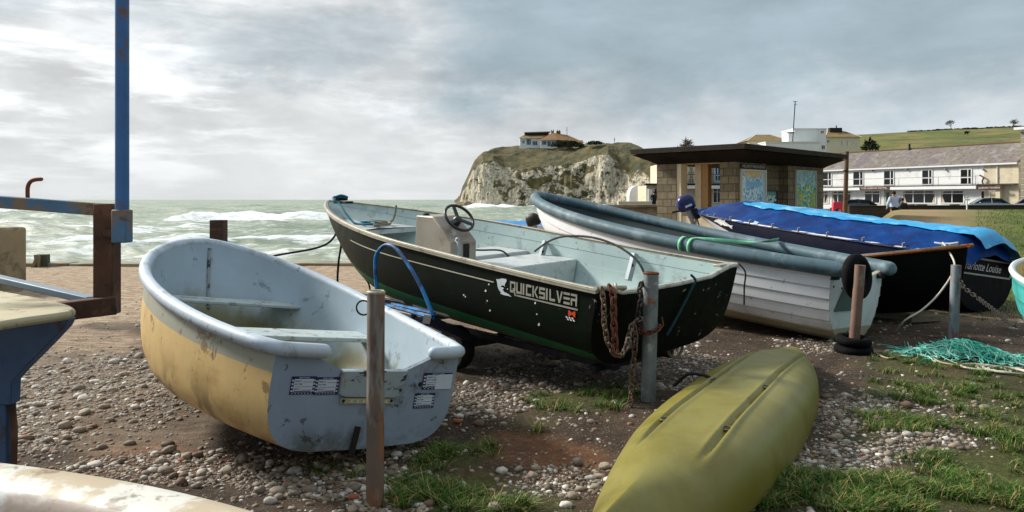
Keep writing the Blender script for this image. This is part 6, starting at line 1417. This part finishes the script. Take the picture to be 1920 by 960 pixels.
# right hand house with quoins
EW = Wall((57.05, 86.1), (61.2, 78.3))
eh = thing('quoined_house', 'tall pale house with grey corner stones at the right edge', 'building', (58, 87, 0))
mb = MB(); EW.box(mb, 0, EW.len, -.2, 9.3, 6, 0); mb.build('wall', m_whr, eh)
for k in range(14):
    z0 = -.1 + k * .66; w_ = .75 if k % 2 else .45; mb = MB(); EW.box(mb, -.03, w_, z0, z0 + .60, .4, .03); mb.build('quoin', M_('grey_quoin', (150, 142, 122), .8), eh)
mb = MB(); EW.box(mb, -.5, EW.len + .5, 9.3, 9.6, 7, .5); mb.build('eaves', m_frame, eh)
# hotel's nearer cream wing seen through the shelter
GW = Wall((15.4, 88), (30.0, 88))
wg = thing('hotel_wing', 'cream house with grey quoins and a balcony seen through the shelter', 'building', (23, 92, 0))
u0 = GW.at(1240, 340)[0]
mb = MB(); GW.box(mb, u0, GW.len, -.2, 5.6, 7, 0); mb.build('wall', m_crm, wg)
mb = MB(); GW.box(mb, 0, u0 - .003, -.2, 3.1, 6, 0); mb.build('annexe_wall', m_crm, wg)
mb = MB(); GW.box(mb, -.3, GW.len, 3.1, 3.32, 1.3, 1.2); mb.build('balcony_slab', m_iron, wg)
mb = MB(); GW.box(mb, u0, GW.len, 2.72, 3.09, 1.1, 1.18); mb.build('fascia', m_frame, wg)
mb = MB()
for dz in (1.0,): mb.cyl(GW.p(u0, 3.32 + dz, 1.1), GW.p(GW.len, 3.32 + dz, 1.1), .035, 6)
for i in range(40): u_ = u0 + i * .28; mb.cyl(GW.p(u_, 3.32, 1.1), GW.p(u_, 4.32, 1.1), .014, 5)
mb.build('balcony_railing', m_iron, wg)
for px in (1272, 1296, 1337):
    for k in range(5): u_, _ = GW.at(px, 320); mb = MB(); GW.box(mb, u_ - (.18 if k % 2 else .30), u_ + (.18 if k % 2 else .30), 3.45 + k * .44, 3.83 + k * .44, .2, .03); mb.build('quoin', MATS['grey_quoin'], wg)
win(GW, wg, 1339, 305, 1352, 341, (.5,), .35, 'balcony_door', bar=.14, mfr=M_('pale_blue_frame', (176, 204, 226), .5))
win(GW, wg, 1336, 351, 1353, 381, (.5,), .7, 'window'); win(GW, wg, 1227, 353, 1232, 378, (), None, 'window', bar=.05)
for px in (1216, 1234, 1273): u_, _ = GW.at(px, 350); mb = MB(); GW.box(mb, u_ - .22, u_ + .22, -.1, 2.7, .4, 1.1); mb.build('pillar', m_frame, wg)
u_, z_ = GW.at(1233, 340); mb = MB(); GW.box(mb, u_ - .25, u_ + .2, 3.33, 4.3, .4, .8); mb.build('chimney_pot', m_frame, wg)
# round topped white kiosk gable at the foot of the cliff
c = at(1195, 384, 96); mb = MB(); pts = []
for i in range(17): a = PI * i / 16; pts.append(Vector((c.x + 1.02 * math.cos(a), 96, 1.75 + 1.5 * math.sin(a) ** .8)))
pts = [Vector((c.x + 1.02, 96, -.2))] + pts + [Vector((c.x - 1.02, 96, -.2))]; mb.prism(pts, (0, 2.2, 0)); tag(mb.build('kiosk', M_('bright_white', (238, 240, 244), .7), bevel=.05), 'white round topped kiosk wall between the cliff and the shelter', 'kiosk')
# promenade walls
m_prom = M_('promenade_wall', (150, 136, 112), .85, .15, 1, layers=[((104, 92, 72), .8, .5, .7, .7)], bump=(10, .5, .02))
W1 = Wall((3.0, 30.5), (7.2, 33.0)); mb = MB(); W1.box(mb, 0, W1.len, -2.2, 1.16, .5, 0); W1.box(mb, -.05, W1.len + .05, 1.16, 1.28, .62, .06); tag(mb.build('promenade_wall', m_prom, bevel=.02), 'tan concrete promenade wall left of the stone shelter', 'wall')
W2 = Wall((9.2, 66.5), (14.6, 66.5)); mb = MB(); W2.box(mb, 0, W2.len, -2, 1.35, .5, 0); tag(mb.build('parapet_wall', m_crm, bevel=.03), 'pale cream parapet wall below the white kiosk', 'wall')
mb = MB(); W3 = Wall((4.2, 27.4), (7.4, 29.4))
for k in range(3): W3.box(mb, k * .15, W3.len - k * .1, -1.0 + k * .42, -.58 + k * .42 + .4, .9, -.3 * k)
tag(mb.build('stone_steps', m_stone, bevel=.02), 'rough stone steps below the promenade wall', 'steps')
# low wall in front of the hotel car park
LW = Wall((17.8, 40.5), (33.5, 46.5)); mb = MB(); LW.box(mb, 0, LW.len, -.2, 1.12, .35, 0); LW.box(mb, 0, LW.len, 1.12, 1.18, .45, .05); tag(mb.build('car_park_wall', M_('dark_stone_wall', (64, 56, 46), .9, .3, 3, bump=(12, .6, .02)), bevel=.02), 'low dark stone wall in front of the parked cars', 'wall')

# ---- houses on the slope behind
def gable(name, label, px0, px1, pyb, pyt, Y, depth, mwall, mroof, hip=True, over=.4, rise=2.2, wins=()):
    a = at(px0, pyb, Y); b_ = at(px1, pyb, Y); zt = at(px0, pyt, Y).z; W = Wall((a.x, Y), (b_.x, Y + .01)); t = thing(name, label, 'building', (a.x, Y, a.z - 4))
    mb = MB(); W.box(mb, 0, W.len, a.z - 4, zt, depth, 0); mb.build('wall', mwall, t)
    if mroof is not None:
        h = min(W.len, depth) / 2 * .8 if hip else 0; mb = MB(); ra = W.p(h - over, zt + rise, -depth / 2); rb = W.p(W.len - h + over, zt + rise, -depth / 2)
        q = [W.p(-over, zt, over), W.p(W.len + over, zt, over), W.p(W.len + over, zt, -depth - over), W.p(-over, zt, -depth - over)]
        mb.add(q + [ra, rb], [(0, 1, 5, 4), (2, 3, 4, 5), (1, 2, 5), (3, 0, 4)]); mb.build('roof', mroof, t, smooth=0)
        mb = MB(); mb.bar(ra, rb, .25, .12); mb.bar(q[0], ra, .2, .1); mb.bar(q[1], rb, .2, .1); mb.build('ridge_tiles', m_crm, t)
    else:
        mb = MB(); W.box(mb, -.15, W.len + .15, zt, zt + .25, depth + .3, .15); mb.build('flat_roof', m_frame, t)
    for w_ in wins: win(W, t, *w_, bar=.1)
    return t, W, zt
m_brt = M_('brown_tiles', (134, 112, 72), .85, .15, .8, layers=[((96, 80, 50), .6, .5, .7, .6)], bump=(3, .5, .05))
m_cw = M_('cream_wall', (224, 216, 190), .8, .06, .5)
m_ww = M_('white_wall', (240, 243, 242), .8, .04, .5)
gable('hipped_house', 'white house with brown hipped roof above the shelter roof', 1404, 1480, 290, 264.5, 190, 9, m_cw, m_brt, True, .6, 1.9, wins=((1420, 267, 1428, 274, (.5,), None), (1450, 267, 1458, 274, (.5,), None)))
t, W, zt = gable('flat_roofed_annexe', 'plain white flat roofed block with a tall aerial behind the shelter', 1489, 1549, 300, 242.5, 176, 8, m_ww, None, wins=((1538, 245, 1545, 250, (.5,), None), (1540, 272, 1547, 280, (.5,), None)))
mb = MB(); c0 = W.at(1532, 250)[0]; mb.cyl(W.p(c0 + .2, zt - 6, .08), W.p(c0 + .2, zt, .08), .07, 6); mb.build('drainpipe', m_frame, t)
t2, W2_, zt2 = gable('lower_white_block', 'low white flat roofed extension just above the shelter roof', 1436, 1537, 300, 267.5, 172, 5, m_ww, None)
mb = MB(); c = at(1482, 262, 175); mb.box((c.x, 175, c.z - .6), (1.5, 1.5, 4)); mb.box((c.x, 175, c.z + 1.45), (1.3, 1.3, .5), mi=1); tag(mb.build('chimney_stack', [m_ww, m_iron]), 'white rendered chimney stack at the foot of the aerial', 'chimney')
c = at(1486, 262, 173); mb = MB(); mb.tube([at(1486, 268, 173), at(1491, 190, 173)], .11, 8); mb.bar(at(1487, 190, 173), at(1495, 190.5, 173), .10); mb.bar(at(1489, 196, 173), at(1494, 196, 173), .08); tag(mb.build('aerial', m_iron), 'tall thin aerial pole rising above the flat roofed block', 'aerial')
t, W, zt = gable('gabled_house', 'cream terraced house with black chimney on the slope', 1549, 1612, 300, 257, 200, 12, m_cw, m_brt, True, .4, 2.6, wins=((1550, 262, 1555.5, 268, (.5,), None), (1577, 262, 1579.5, 273, (), None), (1587, 263, 1589.5, 274, (), None), (1597, 264, 1599, 274, (), None), (1604, 266, 1606, 275, (), None)))
mb = MB(); a = at(1554, 262, 204); b_ = at(1583, 240, 204); mb.box(((a.x + b_.x) / 2 - .4, 204, (a.z + b_.z) / 2), (3.2, 1.4, b_.z - a.z)); mb.box((b_.x + .1, 203.5, a.z + .6), (.9, 1.6, 2.4)); mb.cyl((a.x + 2, 204, b_.z), (a.x + 2, 204, b_.z + .7), .15, 8); mb.build('chimney', M_('sooty_brick', (44, 44, 40), .9, .2, 2), t)

# ---- bungalow on the headland
Yc = 292
bg_ = thing('cliff_top_house', 'low white bungalow with brown roof on top of the chalk headland', 'building', at(1035, 275, Yc))
def cw(px0, px1, py0, py1, Y, d, name, m_): a = at(px0, py1, Y); b_ = at(px1, py0, Y); mb = MB(); mb.box(((a.x + b_.x) / 2, Y + d / 2, (a.z + b_.z) / 2 - .75), (b_.x - a.x, d, b_.z - a.z + 1.5)); return mb.build(name, m_, bg_)
cw(975, 1013, 259, 274, Yc, 8, 'wall', m_ww); cw(1013, 1045, 261, 275, Yc - 4, 8, 'wall', m_ww); cw(1045, 1093, 263, 274, Yc - 2, 6, 'wall', m_cw); cw(984, 1029, 249, 258, Yc + 3, 5, 'upper_storey', M_('dark_band', (70, 62, 54), .8))
def croof(pts, name='roof'):
    mb = MB(); P = [at(*p) for p in pts]; mb.prism(P, (0, 0, .25)); return mb.build(name, m_brt, bg_, smooth=0)
mb = MB(); P = [at(972, 259, Yc - 1), at(1015, 258.5, Yc - 1), at(1031, 250.5, Yc + 5), at(984, 252, Yc + 5)]; mb.poly(P); mb.build('roof', m_brt, bg_, smooth=0)
mb = MB(); A1, A2, A3, A4 = at(1010, 262, Yc - 5), at(1047, 262, Yc - 5), at(1036, 249, Yc), at(1096, 268, Yc - 3); A5 = at(1064, 253, Yc + 1); A6 = at(1012, 261, Yc + 6); A7 = at(1096, 267, Yc + 6)
mb.add([A1, A2, A3, A4, A5, A6, A7], [(0, 1, 2), (1, 3, 4, 2), (0, 2, 5), (2, 4, 6, 5), (3, 6, 4)]); mb.build('roof', M_('russet_tiles', (150, 112, 74), .85, .15, 1), bg_, smooth=0)
mb = MB(); P = [at(983, 250.5, Yc + 2), at(1032, 249, Yc + 2), at(1032, 247.6, Yc + 9), at(983, 249, Yc + 9)]; mb.prism(P, (0, 0, .3)); mb.build('flat_roof', m_roofc, bg_)
for px, w_, h0 in ((1036, 5, 246), (1047, 8, 246)):
    a = at(px, 252, Yc + 1); b_ = at(px, h0, Yc + 1); mb = MB(); mb.box((a.x, Yc + 1, (a.z + b_.z) / 2), (w_ / F * Yc, 1.0, b_.z - a.z)); ch = mb.build('chimney', M_('brown_brick', (112, 84, 62), .9), bg_)
    mb = MB()
    for k in range(2): mb.cyl((a.x + (k - .5) * .7, Yc + 1, b_.z), (a.x + (k - .5) * .7, Yc + 1, b_.z + .5), .18, 8)
    mb.build('chimney_pot', M_('clay_pot', (150, 100, 66), .8), ch)
for px0, px1, py0, py1, Y in ((979, 984, 263, 269, Yc), (987, 996, 260, 272, Yc), (998, 1008, 264, 273, Yc), (1016, 1025, 264, 272, Yc - 4), (1026, 1033, 264, 274, Yc - 4), (1034, 1043, 264, 272, Yc - 4)):
    W = Wall((at(px0, 0, Y).x, Y - .02), (at(px1, 0, Y).x, Y - .021)); win(W, bg_, px0, py0, px1, py1, (.5,) if px1 - px0 < 8 else (.33, .66), None, bar=.22, mfr=M_('pale_blue_window', (170, 196, 224), .5)) 
for k in range(8):
    px = 1048 + k * 5.4; W = Wall((at(px, 0, Yc - 2).x, Yc - 2.02), (at(px + 3, 0, Yc - 2).x, Yc - 2.021)); win(W, bg_, px, 265.5 + k * .5, px + 2.6, 268.5 + k * .5, (), None, bar=.1)
mb = MB(); mb.cyl(at(1063, 268, Yc), at(1063, 238, Yc), .09, 6); tag(mb.build('flagpole', m_iron), 'thin bare flagpole beside the house on the headland', 'flagpole')

# ------------------------------------------------------------------ foliage
m_leaf_d = M_('dark_leaves', (52, 60, 32), .8, .3, 2); m_twig = M_('bare_twigs', (96, 80, 62), .9, .2, 5)
def bush(name, c, rx, ry, rz, n, label, s=.14, cat='bush'):
    mb = MB(); r = np.random.default_rng(int(abs(c.x * 91)) + n)
    for _ in range(n):
        d_ = r.normal(0, 1, 3); d_ /= np.linalg.norm(d_); d_ *= r.uniform(.35, 1) ** .5 * (1 + .3 * noise.noise(Vector(d_) * 2.2)); p = c + Vector((d_[0] * rx, d_[1] * ry, abs(d_[2]) * rz)); a = Vector(r.normal(0, 1, 3)).normalized(); b_ = a.orthogonal().normalized(); q = a.cross(b_)
        k = s * r.uniform(.6, 1.5); mb.add([p - b_ * k, p + q * k * .6, p + b_ * k, p - q * k * .6], [(0, 1, 2, 3)])
    t = thing(name, label, cat, c); mb.build('foliage', m_leaf_d, t, smooth=0)
    mb = MB()
    for k in range(5): mb.tube([c - Vector((0, 0, .2)), c + Vector((r.normal(0, rx * .3), r.normal(0, ry * .3), rz * .6))], [s * .3, s * .1], 5)
    mb.build('stem', m_twig, t); return t
bush('hedge', at(1063, 274.5, Yc - 10), 6.2, 1.8, 2.2, 900, 'dark clipped hedge in front of the house on the headland', .4, 'hedge')
bush('bush', at(1632, 281, 185), 2.0, 1.5, 2.6, 500, 'dark round bush on the hill beside the cream terraced house', .3)
bush('gorse_bush', at(1115, 270, 270), 3.0, 2, 1.0, 400, 'low gorse bush on the cliff top skyline', .35)
def bare_tree(name, base, h, label, spread=.55, seed=1, lv=5):
    r = random.Random(seed); tw = MB(); cr = MB()
    def grow(p, d, L, rad, lev):
        e = p + d * L; (tw if lev >= lv - 1 else cr).tube([p, p.lerp(e, .5) + Vector((r.gauss(0, .04), r.gauss(0, .04), 0)) * L, e], [rad, rad * .85, rad * .68], 5, caps=False)
        if lev == 0: return
        for k in range(3 if lev < lv else 4):
            nd = (d + Vector((r.gauss(0, spread * 1.3), r.gauss(0, spread), r.gauss(.15, .25)))).normalized(); grow(p.lerp(e, r.uniform(.55, 1)), nd, L * r.uniform(.72, .95), max(.028, rad * .62), lev - 1)
    grow(base, Vector((.03, 0, 1)), h * .20, h * .026, lv)
    t = thing(name, label, 'tree', base); tw.build('trunk', m_twig, t); cr.build('crown', m_twig, t); return t
bare_tree('bare_tree', at(1783, 241, 322), 5.6, 'bare wind shaped tree alone on the hill skyline', .6, 3)
bare_tree('bare_tree', at(1900, 240, 322), 6.0, 'bare bushy tree at the right end of the hill skyline', .7, 8)
bare_tree('bare_shrub', at(1284, 304, 105), 5.4, 'bare twiggy shrub showing above the shelter roof', .75, 5)
mb = MB(); r = np.random.default_rng(8)
for k in range(260):
    px = r.uniform(1700, 1925); sk = np.interp(px, [1700, 1800, 1920], [247, 242.5, 237]); p = at(px, sk + .6, 329); s_ = r.uniform(.3, .8); mb.box(p + Vector((0, r.uniform(-1, 1), r.uniform(-.3, .4))), (s_ * 2, s_, s_), r.uniform(0, 3))
tag(mb.build('field_hedge', m_leaf_d), 'dark hedge line along the crest of the green hill', 'hedge')
for px, py in ((1753, 264), (1771, 264), (1812, 248)):
    p = at(px, py, 290); t_ = np.interp(py, [240, 283], [1, 0]); mb = MB(); mb.ball(p, (.9, .45, .5), 10, 6); mb.ball(p + Vector((1.0, 0, .15)), (.35, .25, .3), 8, 5)
    for dx in (-.55, .55):
        for dy in (-.2, .2): mb.cyl(p + Vector((dx, dy, 0)), p + Vector((dx, dy, -.9)), .1, 6)
    tag(mb.build('grazing_animal', M_('dark_hide', (30, 26, 24), .8)), 'distant dark animal grazing on the green hillside', 'animal', 'animals grazing on the hill')

# ------------------------------------------------------------------ street things
m_pole = M_('pole_wood', (104, 84, 62), .85, .2, 4)
c = at(1585, 395, 30); mb = MB(); mb.tube([(c.x - .05, 30, -.1), (c.x + .02, 30, 2), at(1588, 284, 30)], [.10, .085, .075], 12); pl_ = mb.build('wooden_pole', m_pole); tag(pl_, 'brown wooden pole standing in front of the hotel', 'pole')
mb = MB(); mb.torus(at(1586, 320, 30), .09, .025, (0, 0, 1), 14, 6); mb.build('band', m_iron, pl_)
c = at(1813, 392, 38); sg_ = thing('finger_post', 'small white finger signpost on the grass bank before the hotel', 'signpost', (c.x, 38, .3))
mb = MB(); mb.cyl((c.x, 38, .2), at(1813, 368, 38), .035, 8); mb.build('pole', m_frame, sg_)
for py, s_ in ((370, .0), (374.5, .04)): mb = MB(); p = at(1812 , py, 37.95); mb.box(p + Vector((s_, 0, 0)), (.26, .03, .08)); mb.build('arm', m_frame, sg_)
c = at(1573, 392, 33); br = MB(); q = [(-.24, 0), (-.24, .36), (-.19, .42), (.19, .42), (.24, .36), (.24, 0), (.12, 0), (.12, .12), (-.12, .12), (-.12, 0)]
br.prism([Vector((c.x + x_, 33, .98 + z_)) for x_, z_ in q], (0, .2, 0)); br.box((c.x - .18, 33.1, .58), (.1, .35, .82)); br.box((c.x + .18, 33.1, .58), (.1, .35, .82)); tag(br.build('barrier', M_('pink_red_plastic', (206, 54, 80), .5), bevel=.02), 'pink red plastic barrier at the foot of the wooden pole', 'barrier')
for px, py, w_ in ((1708, 384.5, 12), (1728, 385, 17), (1790, 384, 14)):
    u0, z1 = HW.at(px - w_ / 2, py - 3); c = at(px, 389, 84); mb = MB(); mb.box((c.x, 84, .9), (w_ / F * 84, .5, .10)); mb.box((c.x - .25, 84, .4), (.1, .4, .95)); mb.box((c.x + .25, 84, .4), (.1, .4, .95)); mb.box((c.x, 83.4, .45), (w_ / F * 84, .3, .06)); mb.box((c.x, 84.6, .45), (w_ / F * 84, .3, .06))
    tag(mb.build('picnic_table', m_iron), 'dark picnic table standing against the hotel front', 'table', 'picnic tables outside the hotel')
def car(c, yaw, mbody, label):
    t = thing('parked_car', label, 'car', c); R = Matrix.Rotation(yaw, 3, 'Z'); P = lambda x, y, z: c + R @ Vector((x, y, z))
    st = [(-2.1, .42, .72, .66), (-2.02, .34, .84, .78), (-1.5, .28, .92, .84), (-.6, .26, .94, .86), (.6, .26, .93, .86), (1.4, .28, .86, .83), (1.95, .34, .74, .76), (2.12, .42, .64, .64)]
    mb = MB(); rows = [[P(x, -w_, zb_), P(x, -w_ - .02, (zb_ + zt_) / 2), P(x, -w_ * .96, zt_), P(x, w_ * .96, zt_), P(x, w_ + .02, (zb_ + zt_) / 2), P(x, w_, zb_)] for x, zb_, zt_, w_ in st]
    mb.grid(rows, wrap=True); mb.poly(rows[0]); mb.poly(rows[-1]); mb.build('body', mbody, t, smooth=30)
    cab = [(-1.75, .90, .70), (-1.15, 1.36, .58), (-.2, 1.43, .58), (.45, 1.38, .57), (1.25, .90, .68)]
    mb = MB(); rows = [[P(x, -w_ if z_ < 1 else -w_, z_) for w_ in (w0, -w0)] for x, z_, w0 in cab]; low = [[P(x, s_ * (.76), .88) for s_ in (1, -1)] for x, _, _ in cab]
    mb.grid(rows); 
    for j in (0, 1): mb.grid([[r_[j] for r_ in rows], [r_[j] for r_ in low]])
    mb.build('glazing', M_('reflection_pale_car_glass', (120, 134, 142), .05, .2, 2, spec=.9), t, smooth=0)  # glass colour made pale to stand in for reflections
    mb = MB(); mb.grid([[P(x, w_, z_ + .012) for w_ in (w0 - .02, -w0 + .02)] for x, z_, w0 in cab[1:4]])
    for (a, b_) in ((0, 1), (3, 4)):
        for s_ in (1, -1): mb.bar(P(cab[a][0], s_ * cab[a][2], cab[a][1]), P(cab[b_][0], s_ * cab[b_][2], cab[b_][1]), .06)
    for s_ in (1, -1): mb.bar(P(-.25, s_ * .58, 1.42), P(-.25, s_ * .76, .9), .06)
    mb.build('roof', mbody, t, smooth=0)
    for x in (-1.3, 1.35):
        for y in (-.78, .78):
            mb = MB(); a_ = R @ Vector((0, 1, 0)); mb.lathe([(0, -.09), (.30, -.09), (.32, -.05), (.32, .05), (.30, .09), (0, .09)], P(x, y, .32), a_, 20); wh = mb.build('wheel', m_tyre, t); mb = MB(); mb.lathe([(0, .1), (.2, .095), (.2, -.095), (0, -.1)], P(x, y, .32), a_, 14); mb.build('rim', MATS['grey_bracket'], wh)
    for s_ in (1, -1):
        mb = MB(); mb.ball(P(1.98, s_ * .55, .66), (.12, .12, .07), 8, 6); mb.build('headlight', m_frame, t); mb = MB(); mb.ball(P(.75, s_ * .86, .98), (.08, .1, .06), 8, 6); mb.build('wing_mirror', mbody, t)
    return t
car(Vector((31.5, 70.5, .10)), PI - .35, M_('dark_car', (44, 54, 58), .3, .1, 2, metal=.3, coat=.5), 'dark grey parked car behind the low wall in front of hotel')
car(Vector((44.5, 72.0, .22)), PI - .3, M_('silver_car', (176, 184, 190), .3, .06, 2, metal=.4, coat=.5), 'silver parked car in front of the tavern door')
car(Vector((49.6, 72.5, .2)), -.5, M_('pale_grey_car', (196, 200, 204), .3, .06, 2, metal=.3, coat=.5), 'pale grey parked car cut off at the right edge')

# ------------------------------------------------------------------ people
m_skin = M_('skin', (190, 140, 112), .6)
def person(base, yaw, h, label, cols, lean=0.0, seated=False, bulk=1.0):
    """standing or seated figure: one skinned body, clothing colours by zone, hair as its child"""
    k = h / 1.75; V = {}; E = []
    def v(n, x, y, z, r): V[n] = (x * k, y * k, z * k, r * k)
    dz = -.42 if seated else 0
    v('pelvis', 0, 0, .95 + dz, .15 * bulk); v('waist', .02 + lean * .1, 0, 1.10 + dz, .145 * bulk); v('chest', .02 + lean * .3, 0, 1.32 + dz, .165 * bulk); v('neck', .03 + lean * .45, 0, 1.49 + dz, .062); v('jaw', .05 + lean * .5, 0, 1.58 + dz, .078); v('head', .05 + lean * .52, 0, 1.66 + dz, .098)
    E += [('pelvis', 'waist'), ('waist', 'chest'), ('chest', 'neck'), ('neck', 'jaw'), ('jaw', 'head')]
    for s, n in ((1, 'l'), (-1, 'r')):
        v('sh' + n, lean * .35, s * .20 * bulk, 1.42 + dz, .085 * bulk); v('el' + n, .02 + lean * .4, s * .30 * bulk, 1.14 + dz, .055 * bulk); v('wr' + n, .18 + lean * .4, s * .27, .94 + dz, .036); v('ha' + n, .22 + lean * .4, s * .26, .88 + dz, .040)
        if seated: v('hip' + n, .05, s * .10, .92 + dz, .11); v('kn' + n, .45, s * .13, .90 + dz, .075); v('an' + n, .44, s * .12, .50 + dz, .05); v('to' + n, .58, s * .13, .45 + dz, .045)
        else: v('hip' + n, 0, s * .10, .88, .115 * bulk); v('kn' + n, .03, s * .11, .50, .07); v('an' + n, -.01, s * .12, .09, .048); v('to' + n, .13, s * .14, .04, .042)
        E += [('chest', 'sh' + n), ('sh' + n, 'el' + n), ('el' + n, 'wr' + n), ('wr' + n, 'ha' + n), ('pelvis', 'hip' + n), ('hip' + n, 'kn' + n), ('kn' + n, 'an' + n), ('an' + n, 'to' + n)]
    ids = {n: i for i, n in enumerate(V)}; me = bpy.data.meshes.new('person'); me.from_pydata([V[n][:3] for n in V], [(ids[a], ids[b_]) for a, b_ in E], [])
    o = bpy.data.objects.new('person', me); COL.objects.link(o); sk = o.modifiers.new('skin', 'SKIN'); sb_ = o.modifiers.new('sub', 'SUBSURF'); sb_.levels = 2; sb_.render_levels = 2
    for n, i in ids.items(): d_ = me.skin_vertices[0].data[i]; d_.radius = (V[n][3], V[n][3]); d_.use_root = (n == 'pelvis')
    dg = bpy.context.evaluated_depsgraph_get(); me2 = bpy.data.meshes.new_from_object(o.evaluated_get(dg)); bpy.data.objects.remove(o)
    shirt, trou, hair = cols; ms = [shirt, trou, m_skin, m_black]
    for m_ in ms: me2.materials.append(m_)
    for p in me2.polygons:
        z_ = p.center.z / k - dz; r_ = abs(p.center.y) / k
        p.material_index = 2 if z_ > 1.50 or (r_ > .2 and z_ < .95 and z_ > .8) else 0 if z_ > 1.0 or r_ > .19 * bulk and z_ > .93 else 3 if (z_ < .08 and not seated) else 1; p.use_smooth = True
    b_ = bpy.data.objects.new('person', me2); COL.objects.link(b_); b_.location = base; b_.rotation_euler = (0, 0, yaw); tag(b_, label, 'person')
    mb = MB(); hc = Vector((V['head'][0] - .012 * k, 0, V['head'][2] + .03 * k)); mb.ball(hc, (.112 * k, .102 * k, .105 * k), 12, 8)
    hm = mb.build('hair', hair); hm.parent = b_; hm.location = hm.location; return b_
m_shirt = M_('pale_blue_shirt', (176, 192, 220), .7, .08, 8); m_trs = M_('black_trousers', (20, 20, 24), .8); m_hair = M_('dark_hair', (26, 22, 20), .7); m_coat = M_('black_coat', (24, 24, 28), .8)
person(at(1677, 0, 36.5) * Vector((1, 1, 0)) if False else Vector((at(1677, 0, 36.5).x, 36.5, .16)), PI / 2 + .3, 1.72, 'person in pale blue shirt and black trousers seen from behind', (m_shirt, m_trs, m_hair), bulk=1.22)
person(Vector((at(1692, 0, 37.6).x, 37.6, .10)), 1.2, 1.45, 'person in black coat just right of the pale blue shirt', (m_coat, m_trs, m_hair))
person(Vector((at(1226, 0, 64).x, 64, .55)), -1.2, 1.6, 'person in dark coat by the pale parapet wall', (m_coat, m_coat, m_hair), bulk=1.15)
pz = at(1152, 267.5, 270); person(Vector((pz.x, 270, pz.z)), 0, 1.75, 'distant person standing on the cliff top skyline', (m_coat, m_trs, m_hair))
